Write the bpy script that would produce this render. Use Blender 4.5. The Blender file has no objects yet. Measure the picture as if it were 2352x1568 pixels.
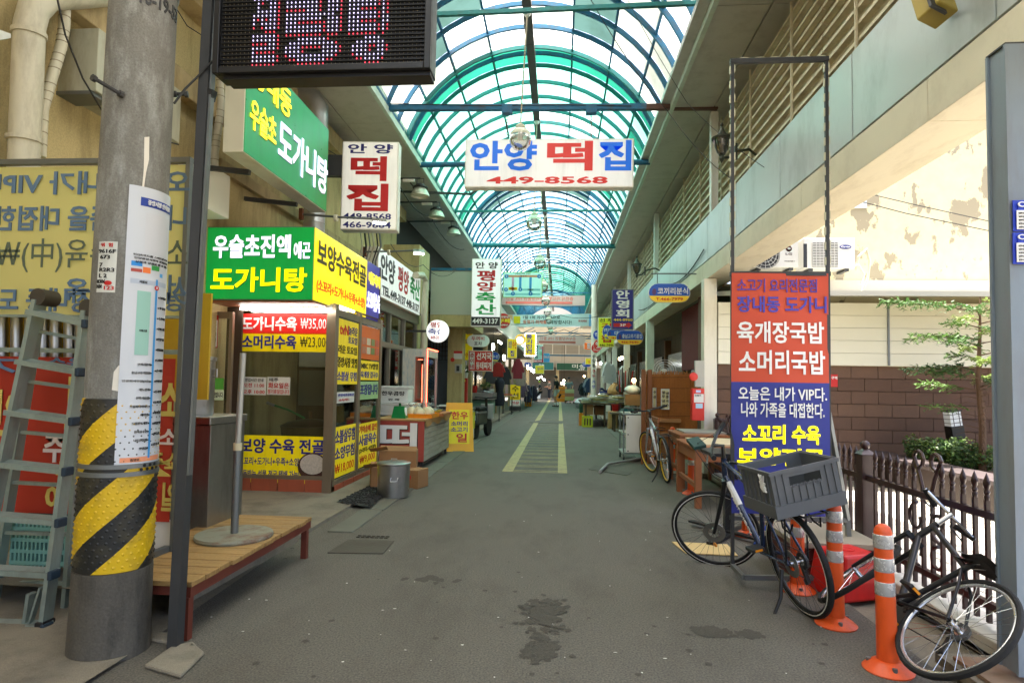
import bpy, bmesh, math, random
from mathutils import Matrix, Vector, Euler
random.seed(7)
R = math.radians
SC = bpy.context.scene
COL = SC.collection
# ---------------------------------------------------------------- camera, world, sun, exposure
FPX, CX, CY = 1400.0, 1176.0, 784.0 + 28.0        # focal length and principal point on a 2352 x 1568 grid
EYE = Vector((0, 0, 1.42))
YAW, PITCH, ROLL = R(4.50), R(2.70), R(0.95)
_F0 = Vector((-math.sin(YAW), math.cos(YAW), 0))
_R0 = Vector((math.cos(YAW), math.sin(YAW), 0))
CF = _F0 * math.cos(PITCH) + Vector((0, 0, 1)) * math.sin(PITCH)
_U0 = _R0.cross(CF)
CR = _R0 * math.cos(ROLL) + _U0 * math.sin(ROLL)
CU = _U0 * math.cos(ROLL) - _R0 * math.sin(ROLL)
cam = bpy.data.cameras.new('camera'); cam_o = bpy.data.objects.new('camera', cam); COL.objects.link(cam_o)
cam_o.matrix_world = Matrix(((CR.x, CU.x, -CF.x, EYE.x), (CR.y, CU.y, -CF.y, EYE.y), (CR.z, CU.z, -CF.z, EYE.z), (0, 0, 0, 1)))
cam.sensor_width = 36; cam.lens = FPX / 2352 * 36; cam.shift_y = 28 / 2352
cam.clip_start = .05; cam.clip_end = 500
SC.camera = cam_o
world = bpy.data.worlds.new('World'); SC.world = world; world.use_nodes = True
SUN_TO = Vector((-0.10, 0.03, 0.99)).normalized()
_wn = world.node_tree; _bg = _wn.nodes['Background']
_sky = _wn.nodes.new('ShaderNodeTexSky'); _sky.sky_type = 'NISHITA'; _sky.sun_disc = False
_sky.sun_elevation = math.asin(SUN_TO.z); _sky.sun_rotation = math.atan2(SUN_TO.x, SUN_TO.y)
_sky.air_density = 1.0; _sky.dust_density = 7.0; _sky.ozone_density = 1.0
_wn.links.new(_sky.outputs[0], _bg.inputs[0]); _bg.inputs[1].default_value = 0.13
sun = bpy.data.lights.new('sun', 'SUN'); sun.energy = 4.2; sun.angle = R(0.6); sun.color = (1, .955, .88)
sun_o = bpy.data.objects.new('sun', sun); COL.objects.link(sun_o)
sun_o.rotation_euler = SUN_TO.to_track_quat('Z', 'Y').to_euler()
SC.view_settings.view_transform = 'Standard'; SC.view_settings.look = 'None'
SC.view_settings.exposure = 2.65; SC.view_settings.gamma = 1; SC.view_settings.use_curve_mapping = False
cy = SC.cycles; cy.use_denoising = True; cy.max_bounces = 7; cy.diffuse_bounces = 4; cy.glossy_bounces = 4
cy.transmission_bounces = 6; cy.transparent_max_bounces = 16; cy.caustics_reflective = False; cy.caustics_refractive = False
cy.sample_clamp_indirect = 6

# ---------------------------------------------------------------- helpers
def ray(x, y): return (CF + CR * ((x - CX) / FPX) - CU * ((y - CY) / FPX))
def A(x, y, Y):                       # the point of the place seen at (x, y) that lies at street depth Y
    d = ray(x, y); return EYE + d * ((Y - EYE.y) / d.y)
def B(x, y, X):
    d = ray(x, y); return EYE + d * ((X - EYE.x) / d.x)
def G(x, y, z=0.0):
    d = ray(x, y); return EYE + d * ((z - EYE.z) / d.z)
def s(r, g, b):                       # sRGB 0-255 to linear
    return tuple((c / 12.92 if c <= .04045 else ((c + .055) / 1.055) ** 2.4) for c in (r / 255, g / 255, b / 255))
def tag(o, label=None, cat=None, group=None, kind=None):
    if label: o['label'] = label
    if cat: o['category'] = cat
    if group: o['group'] = group
    if kind: o['kind'] = kind
    return o
def thing(name, label, cat, loc=(0, 0, 0), rz=0, group=None, M=None, kind=None):
    o = bpy.data.objects.new(name, None); COL.objects.link(o); o.empty_display_size = .1
    m = M if M is not None else Matrix.Translation(Vector(loc)) @ Matrix.Rotation(rz, 4, 'Z')
    o.matrix_world = m; WM[o.name] = m.copy()
    if kind: tag(o, label, cat, group, kind)
    else: tag(o, label, cat, group)
    return o
WM = {}
def wmat(o): return WM.get(o.name, Matrix.Identity(4)) if o is not None else Matrix.Identity(4)
class MB:
    def __init__(self): self.v = []; self.f = []
    def add(self, vs, fs):
        n = len(self.v); self.v += [Vector(p) for p in vs]; self.f += [tuple(i + n for i in f) for f in fs]; return self
    def box(self, x0, x1, y0, y1, z0, z1):
        return self.add([(x0, y0, z0), (x1, y0, z0), (x1, y1, z0), (x0, y1, z0), (x0, y0, z1), (x1, y0, z1), (x1, y1, z1), (x0, y1, z1)],
                        [(0, 3, 2, 1), (4, 5, 6, 7), (0, 1, 5, 4), (1, 2, 6, 5), (2, 3, 7, 6), (3, 0, 4, 7)])
    def cbox(self, c, sz, rot=None):
        m = MB().box(-sz[0] / 2, sz[0] / 2, -sz[1] / 2, sz[1] / 2, -sz[2] / 2, sz[2] / 2)
        rm = (Euler(rot).to_matrix() if rot else Matrix.Identity(3))
        return self.add([rm @ p + Vector(c) for p in m.v], m.f)
    def bar(self, p, q, w, h, up=(0, 0, 1)):
        p, q, up = Vector(p), Vector(q), Vector(up); d = (q - p).normalized(); a = d.cross(up)
        if a.length < 1e-4: a = d.cross(Vector((1, 0, 0)))
        a.normalize(); b = a.cross(d); a *= w / 2; b *= h / 2
        return self.add([p - a - b, p + a - b, p + a + b, p - a + b, q - a - b, q + a - b, q + a + b, q - a + b],
                        [(0, 1, 2, 3), (7, 6, 5, 4), (0, 4, 5, 1), (1, 5, 6, 2), (2, 6, 7, 3), (3, 7, 4, 0)])
    def cyl(self, p, q, r, r2=None, n=12, cap=True):
        p, q = Vector(p), Vector(q); r2 = r if r2 is None else r2; d = (q - p).normalized()
        a = d.orthogonal().normalized(); b = d.cross(a); vs = []
        for c, rr in ((p, r), (q, r2)):
            for i in range(n):
                t = 2 * math.pi * i / n; vs.append(c + a * (rr * math.cos(t)) + b * (rr * math.sin(t)))
        fs = [(i, (i + 1) % n, n + (i + 1) % n, n + i) for i in range(n)]
        if cap: fs += [tuple(range(n - 1, -1, -1)), tuple(range(n, 2 * n))]
        return self.add(vs, fs)
    def tube(self, pts, r, n=6, closed=False):
        pts = [Vector(p) for p in pts]; k = len(pts); vs = []; fs = []; prev = None
        for i, p in enumerate(pts):
            d = (pts[(i + 1) % k] - pts[i - 1]) if closed else (pts[min(i + 1, k - 1)] - pts[max(i - 1, 0)])
            d.normalize()
            a = d.orthogonal().normalized() if prev is None else (prev - d * prev.dot(d)).normalized()
            prev = a; b = d.cross(a); rr = r[i] if isinstance(r, (list, tuple)) else r
            for j in range(n):
                t = 2 * math.pi * j / n; vs.append(p + a * (rr * math.cos(t)) + b * (rr * math.sin(t)))
        for i in range(k if closed else k - 1):
            for j in range(n):
                i2 = (i + 1) % k; fs.append((i * n + j, i * n + (j + 1) % n, i2 * n + (j + 1) % n, i2 * n + j))
        if not closed: fs += [tuple(range(n - 1, -1, -1)), tuple(range((k - 1) * n, k * n))]
        return self.add(vs, fs)
    def lathe(self, prof, n=16, at=(0, 0, 0), M=None, cap=True):
        at = Vector(at); vs = []; fs = []; k = len(prof)
        for r, z in prof:
            for j in range(n):
                t = 2 * math.pi * j / n; p = Vector((r * math.cos(t), r * math.sin(t), z)); vs.append((M @ p if M else p) + at)
        for i in range(k - 1):
            for j in range(n): fs.append((i * n + j, i * n + (j + 1) % n, (i + 1) * n + (j + 1) % n, (i + 1) * n + j))
        if cap and prof[0][0] > 1e-4: fs.append(tuple(range(n - 1, -1, -1)))
        if cap and prof[-1][0] > 1e-4: fs.append(tuple(range((k - 1) * n, k * n)))
        return self.add(vs, fs)
    def prism(self, poly, d, M=None):  # poly in local XZ, extruded along +Y by d
        n = len(poly); vs = [Vector((p[0], 0, p[1])) for p in poly] + [Vector((p[0], d, p[1])) for p in poly]
        if M: vs = [M @ p for p in vs]
        return self.add(vs, [tuple(range(n)), tuple(range(2 * n - 1, n - 1, -1))] + [(i, n + i, n + (i + 1) % n, (i + 1) % n) for i in range(n)])
    def poly(self, pts): return self.add(pts, [tuple(range(len(pts)))])
    def grid(self, fn, nu, nv):
        vs = [fn(i / nu, j / nv) for j in range(nv + 1) for i in range(nu + 1)]
        return self.add(vs, [(j * (nu + 1) + i, j * (nu + 1) + i + 1, (j + 1) * (nu + 1) + i + 1, (j + 1) * (nu + 1) + i) for j in range(nv) for i in range(nu)])
    def sphere(self, c, r, n=12, sz=(1, 1, 1)):
        c = Vector(c); k = max(4, n // 2)
        m = MB().lathe([(max(1e-5, math.sin(math.pi * i / k)) * r, -math.cos(math.pi * i / k) * r) for i in range(k + 1)], n)
        return self.add([Vector((p.x * sz[0], p.y * sz[1], p.z * sz[2])) + c for p in m.v], m.f)
    def xf(self, M): self.v = [M @ p for p in self.v]; return self
    def ob(self, name, mat, parent=None, w=False, smooth=None, bevel=0, label=None, kind=None):
        vs = self.v
        if w and parent is not None:
            inv = wmat(parent).inverted(); vs = [inv @ p for p in vs]
        me = bpy.data.meshes.new(name); me.from_pydata([tuple(p) for p in vs], [], self.f); me.update()
        if smooth: me.shade_smooth(); me.set_sharp_from_angle(angle=smooth if smooth is not True else .7)
        me.materials.append(mat)
        return put(name, me, parent, bevel, label, kind)
def put(name, me, parent=None, bevel=0, label=None, kind=None, loc=None):
    o = bpy.data.objects.new(name, me); COL.objects.link(o)
    if parent is not None:
        o.parent = parent; WM[o.name] = wmat(parent).copy()
    if loc is not None: o.location = loc
    if bevel:
        b = o.modifiers.new('bevel', 'BEVEL'); b.width = bevel; b.segments = 2; b.limit_method = 'ANGLE'
    if label: o['label'] = label
    if kind: o['kind'] = kind
    return o
def copy_tree(o, parent=None):
    c = o.copy(); COL.objects.link(c); c.parent = parent
    for ch in list(o.children): copy_tree(ch, c)
    return c

# ---------------------------------------------------------------- materials (all procedural)
MATS = {}
def mat(name, col, rough=.6, metal=0., var=.12, scale=5., bump=0., bscale=60., dirt=None, dscale=(1.5, 1.5, .4), damt=.5, emit=0., ecol=None, spec=.5, alpha=1., coat=0., tr=0., speck=0., sscale=260.):
    if name in MATS: return MATS[name]
    m = bpy.data.materials.new(name); m.use_nodes = True; nt = m.node_tree; N = nt.nodes; L = nt.links
    b = N['Principled BSDF']; out = N['Material Output']
    b.inputs['Roughness'].default_value = rough; b.inputs['Metallic'].default_value = metal
    b.inputs['Specular IOR Level'].default_value = spec
    if coat: b.inputs['Coat Weight'].default_value = coat
    tc = N.new('ShaderNodeTexCoord'); co = tc.outputs['Object']
    c1 = tuple(min(1, c * (1 + var)) for c in col) + (1,); c0 = tuple(c * (1 - var) for c in col) + (1,)
    no = N.new('ShaderNodeTexNoise'); no.inputs['Scale'].default_value = scale; no.inputs['Detail'].default_value = 6; no.inputs['Roughness'].default_value = .65
    L.new(co, no.inputs['Vector'])
    mx = N.new('ShaderNodeMix'); mx.data_type = 'RGBA'; L.new(no.outputs[0], mx.inputs[0]); mx.inputs[6].default_value = c0; mx.inputs[7].default_value = c1
    col_out = mx.outputs[2]
    if dirt:
        mp = N.new('ShaderNodeMapping'); mp.inputs['Scale'].default_value = dscale; L.new(co, mp.inputs[0])
        n2 = N.new('ShaderNodeTexNoise'); n2.inputs['Scale'].default_value = 2.2; n2.inputs['Detail'].default_value = 8; n2.inputs['Roughness'].default_value = .7; L.new(mp.outputs[0], n2.inputs['Vector'])
        rp = N.new('ShaderNodeMapRange'); rp.inputs[1].default_value = .48; rp.inputs[2].default_value = .72; rp.inputs[4].default_value = damt; L.new(n2.outputs[0], rp.inputs[0])
        m2 = N.new('ShaderNodeMix'); m2.data_type = 'RGBA'; L.new(rp.outputs[0], m2.inputs[0]); L.new(col_out, m2.inputs[6]); m2.inputs[7].default_value = tuple(dirt) + (1,); col_out = m2.outputs[2]
    if speck:
        n3 = N.new('ShaderNodeTexNoise'); n3.inputs['Scale'].default_value = sscale; n3.inputs['Detail'].default_value = 3; L.new(co, n3.inputs['Vector'])
        r3 = N.new('ShaderNodeMapRange'); r3.inputs[1].default_value = .3; r3.inputs[2].default_value = .7; r3.inputs[3].default_value = 1 - speck; r3.inputs[4].default_value = 1 + speck; L.new(n3.outputs[0], r3.inputs[0])
        m3 = N.new('ShaderNodeVectorMath'); m3.operation = 'SCALE'; L.new(col_out, m3.inputs[0]); L.new(r3.outputs[0], m3.inputs['Scale']); col_out = m3.outputs[0]
    L.new(col_out, b.inputs['Base Color'])
    rr = N.new('ShaderNodeMapRange'); rr.inputs[3].default_value = max(.03, rough - .1); rr.inputs[4].default_value = min(1, rough + .12); L.new(no.outputs[0], rr.inputs[0]); L.new(rr.outputs[0], b.inputs['Roughness'])
    if bump:
        nb = N.new('ShaderNodeTexNoise'); nb.inputs['Scale'].default_value = bscale; nb.inputs['Detail'].default_value = 4; L.new(co, nb.inputs['Vector'])
        bp = N.new('ShaderNodeBump'); bp.inputs['Strength'].default_value = bump; bp.inputs['Distance'].default_value = .01; L.new(nb.outputs[0], bp.inputs['Height']); L.new(bp.outputs[0], b.inputs['Normal'])
    if emit:
        b.inputs['Emission Strength'].default_value = emit
        if ecol: b.inputs['Emission Color'].default_value = tuple(ecol) + (1,)
        else: L.new(col_out, b.inputs['Emission Color'])
    last = b.outputs[0]
    if tr:
        t = N.new('ShaderNodeBsdfTranslucent'); L.new(col_out, t.inputs[0]); ms = N.new('ShaderNodeMixShader'); ms.inputs[0].default_value = tr
        L.new(last, ms.inputs[1]); L.new(t.outputs[0], ms.inputs[2]); last = ms.outputs[0]
    if alpha < 1:
        t = N.new('ShaderNodeBsdfTransparent'); ms = N.new('ShaderNodeMixShader'); ms.inputs[0].default_value = alpha
        L.new(t.outputs[0], ms.inputs[1]); L.new(last, ms.inputs[2]); last = ms.outputs[0]
    L.new(last, out.inputs[0]); m['nt'] = 1
    MATS[name] = m; return m
def glass(name, tint=(.9, .95, .93), refl=1.0, milk=0.0):
    if name in MATS: return MATS[name]
    m = bpy.data.materials.new(name); m.use_nodes = True; nt = m.node_tree; N = nt.nodes; L = nt.links; N.clear()
    out = N.new('ShaderNodeOutputMaterial'); t = N.new('ShaderNodeBsdfTransparent'); t.inputs[0].default_value = tuple(tint) + (1,)
    g = N.new('ShaderNodeBsdfGlossy'); g.inputs['Roughness'].default_value = .03; fr = N.new('ShaderNodeFresnel'); fr.inputs[0].default_value = 1.5
    mu = N.new('ShaderNodeMath'); mu.operation = 'MULTIPLY'; mu.inputs[1].default_value = refl * 1.6; mu.use_clamp = True; L.new(fr.outputs[0], mu.inputs[0])
    ms = N.new('ShaderNodeMixShader'); L.new(mu.outputs[0], ms.inputs[0]); L.new(t.outputs[0], ms.inputs[1]); L.new(g.outputs[0], ms.inputs[2]); last = ms.outputs[0]
    if milk:
        d = N.new('ShaderNodeBsdfDiffuse'); d.inputs[0].default_value = (.8, .8, .8, 1); m3 = N.new('ShaderNodeMixShader'); m3.inputs[0].default_value = milk
        L.new(last, m3.inputs[1]); L.new(d.outputs[0], m3.inputs[2]); last = m3.outputs[0]
    L.new(last, out.inputs[0]); MATS[name] = m; return m
def flat(name, rgb, rough=.5, emit=0., var=.05, **k):
    if any(w in name for w in ('face', 'acrylic', 'notice', 'price', 'board')) and 'dirt' not in k: k.update(dirt=tuple(c * .62 for c in s(*rgb)), dscale=(3, 3, .35), damt=.4)
    return mat(name, s(*rgb), rough, var=var, emit=emit, **k)

# ---------------------------------------------------------------- lettering
def text_mesh(t, wt=.02, ext=.5):
    key = (t, wt)
    if key not in TXT:
        c = bpy.data.curves.new('t', 'FONT'); c.body = t; c.offset = wt; c.resolution_u = 2; c.extrude = ext; c.align_x = 'LEFT'
        o = bpy.data.objects.new('t', c); m = o.to_mesh()
        TXT[key] = ([v.co.copy() for v in m.vertices], [tuple(p.vertices) for p in m.polygons])
        o.to_mesh_clear(); bpy.data.objects.remove(o); bpy.data.curves.remove(c)
    return TXT[key]
TXT = {}
def lettering(parent, t, m, x0, x1, z0, z1, y=-.004, wt=.02, mirror=False, name='lettering', th=.003, fn=None, slant=0.):
    if '₩' in t: wt = 0.
    vs, fs = text_mesh(t, min(wt, .018))
    if not vs: return None
    if wt > .018:                     # heavier strokes: the same outline laid again a hair aside
        k = len(vs); e = (wt - .018) * .35; base_v, base_f = vs, fs; vs, fs = [], []
        for j, (ox, oy) in enumerate(((0, 0), (e, e), (-e, e), (e, -e), (-e, -e))):
            vs = vs + [v + Vector((ox, oy, j * .12 if v.z > 0 else 0)) for v in base_v]; fs = fs + [tuple(i + j * k for i in f) for f in base_f]
    a0 = min(v.x for v in vs); a1 = max(v.x for v in vs); b0 = min(v.y for v in vs); b1 = max(v.y for v in vs)
    out = []
    for v in vs:
        u = (v.x - a0) / max(1e-6, a1 - a0); w = (v.y - b0) / max(1e-6, b1 - b0)
        if mirror: u = 1 - u
        p = Vector((x0 + u * (x1 - x0) + slant * w * (z1 - z0), y + (th / 2 if v.z < 0 else -th * v.z), z0 + w * (z1 - z0)))
        out.append(fn(p) if fn else p)
    mb = MB(); mb.v = out; mb.f = [f[::-1] for f in fs] if mirror else fs
    return mb.ob(name, m, parent)
def sign(name, label, cat, loc, rz, w, h, d, face, edge, texts=(), group=None, shape=None, rim=.02, M=None):
    """A board or light box: front in the local XZ plane at y = 0, bottom at z = 0, body behind it. texts: (string, material, u0, u1, v0, v1[, weight])."""
    T = thing(name, label, cat, loc, rz, group, M=M)
    if shape:
        MB().prism([(p[0] * w, p[1] * h) for p in shape], d, Matrix.Translation((0, .004, 0))).ob('body', edge, T)
        MB().prism([(p[0] * w * .97, (p[1] - .5) * h * .97 + h / 2) for p in shape], .006).ob('face', face, T)
    else:
        MB().box(-w / 2, w / 2, .006, d, 0, h).ob('body', edge, T, bevel=min(.008, d * .2))
        MB().box(-w / 2 + rim, w / 2 - rim, 0, .008, rim, h - rim).ob('face', face, T)
    for t in texts:
        st, mt, u0, u1, v0, v1 = t[:6]; wt = t[6] if len(t) > 6 else .03
        lettering(T, st, mt, (u0 - .5) * w, (u1 - .5) * w, v0 * h, v1 * h, wt=wt)
    return T
def patch(parent, m, w, h, u0, u1, v0, v1, y=-.003, name='panel'):
    return MB().box((u0 - .5) * w, (u1 - .5) * w, y, y + .004, v0 * h, v1 * h).ob(name, m, parent)
def rect(x0, y0, x1, y1, Y):          # bottom centre, width and height of an upright board seen between two corners at depth Y
    a, b = A(x0, y1, Y), A(x1, y0, Y); return Vector(((a.x + b.x) / 2, Y, a.z)), b.x - a.x, b.z - a.z
ELL = [(.5 * math.cos(t * math.pi / 12), .5 + .5 * math.sin(t * math.pi / 12)) for t in range(24)]
def pill(asp, n=8):                   # stadium outline, asp = width / height
    r = .5 / asp; p = []
    for i in range(n + 1): t = -math.pi / 2 + math.pi * i / n; p.append((.5 - r + r * math.cos(t), .5 + .5 * math.sin(t)))
    for i in range(n + 1): t = math.pi / 2 + math.pi * i / n; p.append((-.5 + r + r * math.cos(t), .5 + .5 * math.sin(t)))
    return p
# common materials
STEEL = mat('brushed steel', (.42, .42, .42), .32, 1., .2, 12, bump=.05)
ALU = mat('worn aluminium', s(146, 160, 152), .42, .35, .15, 9, dirt=s(96, 90, 78), damt=.6)
GALV = mat('galvanised steel', s(120, 124, 124), .45, .7, .2, 8)
DKSTEEL = mat('dark painted steel', s(62, 63, 64), .5, .3, .15, 6, dirt=s(40, 38, 35))
BLACKP = mat('black plastic', s(26, 27, 29), .45, 0, .2, 10)
RUBBER = mat('black rubber', s(24, 24, 24), .8, 0, .25, 20, bump=.2)
WHITEP = mat('white painted board', s(226, 226, 220), .45, 0, .06, 4, dirt=s(150, 145, 130), damt=.35)
CREAMP = mat('cream painted steel', s(214, 206, 180), .5, 0, .07, 2.5, dirt=s(150, 134, 100), dscale=(2, .7, .6), damt=.4)
WIRE = mat('black cable', s(30, 30, 30), .6)
RUST = mat('rusty steel', s(110, 62, 38), .85, .2, .4, 14, bump=.2)
WHITE = flat('white print', (240, 240, 238)); BLACK = flat('black print', (22, 22, 24)); RED = flat('red print', (200, 30, 30)); BLUE = flat('blue print', (30, 50, 165)); YEL = flat('yellow print', (245, 220, 20)); NAVY = flat('navy print', (30, 32, 110)); GREENT = flat('green print', (20, 165, 80))
CLEAR = glass('window glass')
# ================================================================ the setting: ground, courtyard, markings
ASPH = mat('asphalt', s(94, 89, 79), .8, 0, .22, .6, bump=.7, bscale=130, dirt=s(72, 66, 56), dscale=(.7, .3, .5), damt=.8, speck=.45, sscale=95)
CONC = mat('worn concrete', s(126, 118, 102), .85, 0, .22, 2.2, speck=.25, bump=.35, bscale=45, dirt=s(78, 73, 62), dscale=(1.2, 1.2, 1.2), damt=.7)
def strips(x0, x1, y0, y1, z, nx, ny):
    return MB().grid(lambda u, v: (x0 + (x1 - x0) * u, y0 + (y1 - y0) * v, z), nx, ny)
g = strips(-60, 60, -60, 150, -.03, 6, 8).ob('ground', CONC); tag(g, kind='structure')
g = MB().box(-2.62, 1.92, -14, 75, -.02, 0).ob('road', ASPH); tag(g, kind='structure'); ROAD = g
PAINT = mat('worn yellow paint', s(166, 152, 104), .75, 0, .14, 3, bump=.2, bscale=90, dirt=s(104, 98, 80), dscale=(3, 3, 3), damt=.85, speck=.2)
yl0 = G(1152, 1082).y
xl = (G(1166, 1081).x); xr = (G(1292, 1082).x)
for i in range(14):
    a, b = yl0 + i * 3.9, yl0 + i * 3.9 + 3.86
    MB().box(xl - .085, xl + .085, a, b, 0, .004).ob('lane_line', PAINT, ROAD)
    MB().box(xr - .075, xr + .075, a, b, 0, .004).ob('lane_line', PAINT, ROAD)
y = yl0
for i in range(30):
    MB().box(xl + .085, xr - .075, y, y + .03, 0, .0035).ob('cross_line', PAINT, ROAD)
    y += (.45 if i % 2 else .16) if i < 12 else .62
# tar patches and stains have their own outline
TAR = mat('oil stain', s(66, 61, 52), .8, 0, .3, 8, bump=.5, bscale=150, speck=.4, sscale=170)
def blob(cx, cy_, rx, ry, z, m, nm, n=26, parent=ROAD, jag=.22):
    pts = []
    for i in range(n):
        t = 2 * math.pi * i / n; k = 1 + random.uniform(-jag, jag); pts.append((cx + rx * k * math.cos(t), cy_ + ry * k * math.sin(t), z))
    return MB().poly(pts).ob(nm, m, parent)
for (px, py, rx, ry, n_) in ((1250, 1410, .17, .42, 130), (1240, 1490, .13, .25, 60), (1635, 1452, .16, .085, 46), (1722, 1455, .08, .05, 14), (1000, 1330, .3, .2, 10)):
    p = G(px, py)
    for k in range(n_):
        a_, q_ = random.random() * 6.283, abs(random.gauss(0, .5)); r_ = random.uniform(.018, .06) * max(.35, 1 - q_ * .6); blob(p.x + rx * q_ * math.cos(a_), p.y + ry * q_ * math.sin(a_), r_, r_ * 1.2, .0022 + k * .00002, TAR, 'oil_stain', 11, jag=.4)
for i in range(46):
    p = G(random.uniform(560, 1900), random.uniform(1150, 1560)); blob(p.x, p.y, *(2 * (random.uniform(.008, .02),)), .003, TAR, 'chewing_gum_spot', 8)
LIT = mat('paper litter', s(225, 222, 212), .8)
for i in range(60):
    p = G(random.uniform(460, 1900), random.uniform(1120, 1560)); blob(p.x, p.y, random.uniform(.004, .011), random.uniform(.003, .007), .0042, LIT, 'paper_scrap', 5, jag=.4)
# kerb strips and manhole covers
KERB = mat('kerb stone', s(100, 100, 88), .8, 0, .12, 5, bump=.25, dirt=s(80, 78, 68))
for sx, x0, y0, y1 in ((-1, -2.02, 5.6, 40), (1, 1.62, 10.4, 40)):
    y = y0
    while y < y1:
        xo = x0 + (.0 if sx < 0 else .0)
        MB().box(xo - .12, xo + .12, y, y + .97, -.01, .012 + random.uniform(-.003, .003)).ob('kerb_stone', KERB, ROAD, bevel=.008); y += 1.0
CAST = mat('cast iron', s(82, 76, 66), .7, .4, .25, 14, bump=.3, dirt=s(60, 52, 40))
p0, p1, p2, p3 = G(752, 1270), G(880, 1272), G(905, 1243), G(800, 1240)
def plate(pts, m, nm, z=.006, parent=ROAD):
    mb = MB(); n = len(pts); mb.add([(p.x, p.y, z - .012) for p in pts] + [(p.x, p.y, z) for p in pts], [tuple(range(n, 2 * n))] + [(i, (i + 1) % n, n + (i + 1) % n, n + i) for i in range(n)])
    return mb.ob(nm, m, parent)
plate([p0, p1, p2, p3], CAST, 'drain_cover', .008)
mb = MB(); q0 = G(818, 1234); q1 = G(898, 1232)
for i in range(7):
    for k in range(2): mb.box(q0.x + i * (q1.x - q0.x) / 7, q0.x + (i + .75) * (q1.x - q0.x) / 7, q0.y + k * .05, q0.y + k * .05 + .02, .002, .01)
mb.ob('drain_grate', CAST, ROAD)
plate([G(1352, 1078), G(1440, 1092), G(1450, 1086), G(1370, 1068)], CAST, 'drain_cover', .008)
plate([G(1215, 970), G(1290, 973), G(1300, 967), G(1240, 965)], CAST, 'drain_cover', .008)
# pavements along both sides
PAVL = MB().box(-4.3, -2.3, 5.2, 75, -.01, .03).ob('pavement_by_shops', CONC); tag(PAVL, kind='structure')
PAVR = MB().box(1.75, 4.2, 9.9, 75, -.01, .025).ob('pavement_by_stalls', CONC); tag(PAVR, kind='structure')
# cracked concrete apron around the pole, and slabs broken out of it
ap = MB().grid(lambda u, v: (-6 + 3.86 * u - (.5 * max(0, v - .8)), -3 + 7.5 * v, .02 + .012 * math.sin(u * 9) * math.sin(v * 11)), 14, 14).ob('concrete_apron', CONC); tag(ap, kind='structure')
for pts in ([(330, 1535), (415, 1560), (470, 1505), (440, 1480), (395, 1490)], [(345, 1475), (400, 1485), (405, 1462), (360, 1455)], [(425, 1500), (452, 1488), (440, 1478)]):
    P_ = [G(*q) for q in pts]; n = len(P_)
    m_ = MB().add([(p.x, p.y, .0) for p in P_] + [(p.x, p.y, .022) for p in P_], [tuple(range(n - 1, -1, -1)), tuple(range(n, 2 * n))] + [(i, (i + 1) % n, n + (i + 1) % n, n + i) for i in range(n)])
    m_.ob('broken_slab', CONC, ap, bevel=.01)
# courtyard behind the fence: light paving blocks, sun and shade fall on it
PAVER = mat('light paving block', s(196, 190, 178), .8, 0, .1, 6, bump=.2, dirt=s(140, 134, 120), damt=.4)
COURT = MB().box(2.3, 11, -2, 9.7, -.01, .02).ob('courtyard', mat('paver joints', s(120, 116, 104), .9)); tag(COURT, kind='structure')
pm = MB().box(-.097, .097, -.097, .097, 0, .03); me = bpy.data.meshes.new('paver'); me.from_pydata([tuple(v) for v in pm.v], [], pm.f); me.materials.append(PAVER)
n = 0; late = MB()
for j in range(36):
    for i in range(24):
        x, y = 2.62 + i * .2 + (.1 if j % 2 else 0), 8.9 - j * .2
        z = .004 + random.uniform(-.003, .003)
        if n < 300 and 3.2 < y and x < 5.0 and y < 8.0: put('paver', me, COURT, loc=(x, y, z)); n += 1
        else: late.add([v + Vector((x, y, z)) for v in pm.v], pm.f)
o = late.ob('paver', PAVER, COURT, kind='stuff')

# ================================================================ arcade roof
ZS, XC, RR, ZC, HC = 5.92, -.58, 2.44, 5.11, 2.30
ROOF = thing('arcade_roof', 'arched arcade roof of blue and teal steel hoops with translucent panels', 'roof', (XC, -3.92, ZS))
BLUEST = mat('weathered blue steel', s(30, 98, 134), .55, .1, .3, 5, dirt=s(84, 66, 52), dscale=(3, 3, 3), damt=.65)
TEALST = mat('weathered teal steel', s(20, 110, 110), .55, .1, .3, 5, dirt=s(70, 70, 50), dscale=(3, 3, 3), damt=.5)
PH = math.asin(HC / RR)
def arc(a, r=RR): return Vector((r * math.sin(a), 0, ZC - ZS + r * math.cos(a)))
def hoop_mesh(m):
    mb = MB(); k = 22
    for i in range(k + 1):
        a = -PH + 2 * PH * i / k
        for r, yy in ((RR - .07, -.021), (RR - .07, .021), (RR, .021), (RR, -.021)):
            p = arc(a, r); mb.v.append(Vector((p.x, yy, p.z)))
    for i in range(k):
        for j in range(4): mb.f.append((i * 4 + j, i * 4 + (j + 1) % 4, i * 4 + 4 + (j + 1) % 4, i * 4 + 4 + j))
    me = bpy.data.meshes.new('hoop'); me.from_pydata([tuple(v) for v in mb.v], [], mb.f); me.materials.append(m); return me
hb, ht = hoop_mesh(BLUEST), hoop_mesh(TEALST)
SP = .64; NR = 82; Y0 = -3.92  # run behind the camera is unseen, added to darken the foreground
def zone(y):                          # which run of the roof: clear/blue, green/teal, blue, green, blue
    return 0 if y < 10.4 else 1 if y < 17.3 else 2 if y < 31 else 3 if y < 39 else 4
for i in range(NR + 1):
    y = i * SP; put('hoop', ht if zone(Y0 + y) in (1, 3) else hb, ROOF, loc=(0, y, 0))
    if i and zone(Y0 + y) != zone(Y0 + y - SP): put('hoop', hb, ROOF, loc=(0, y + .2, 0))
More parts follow.
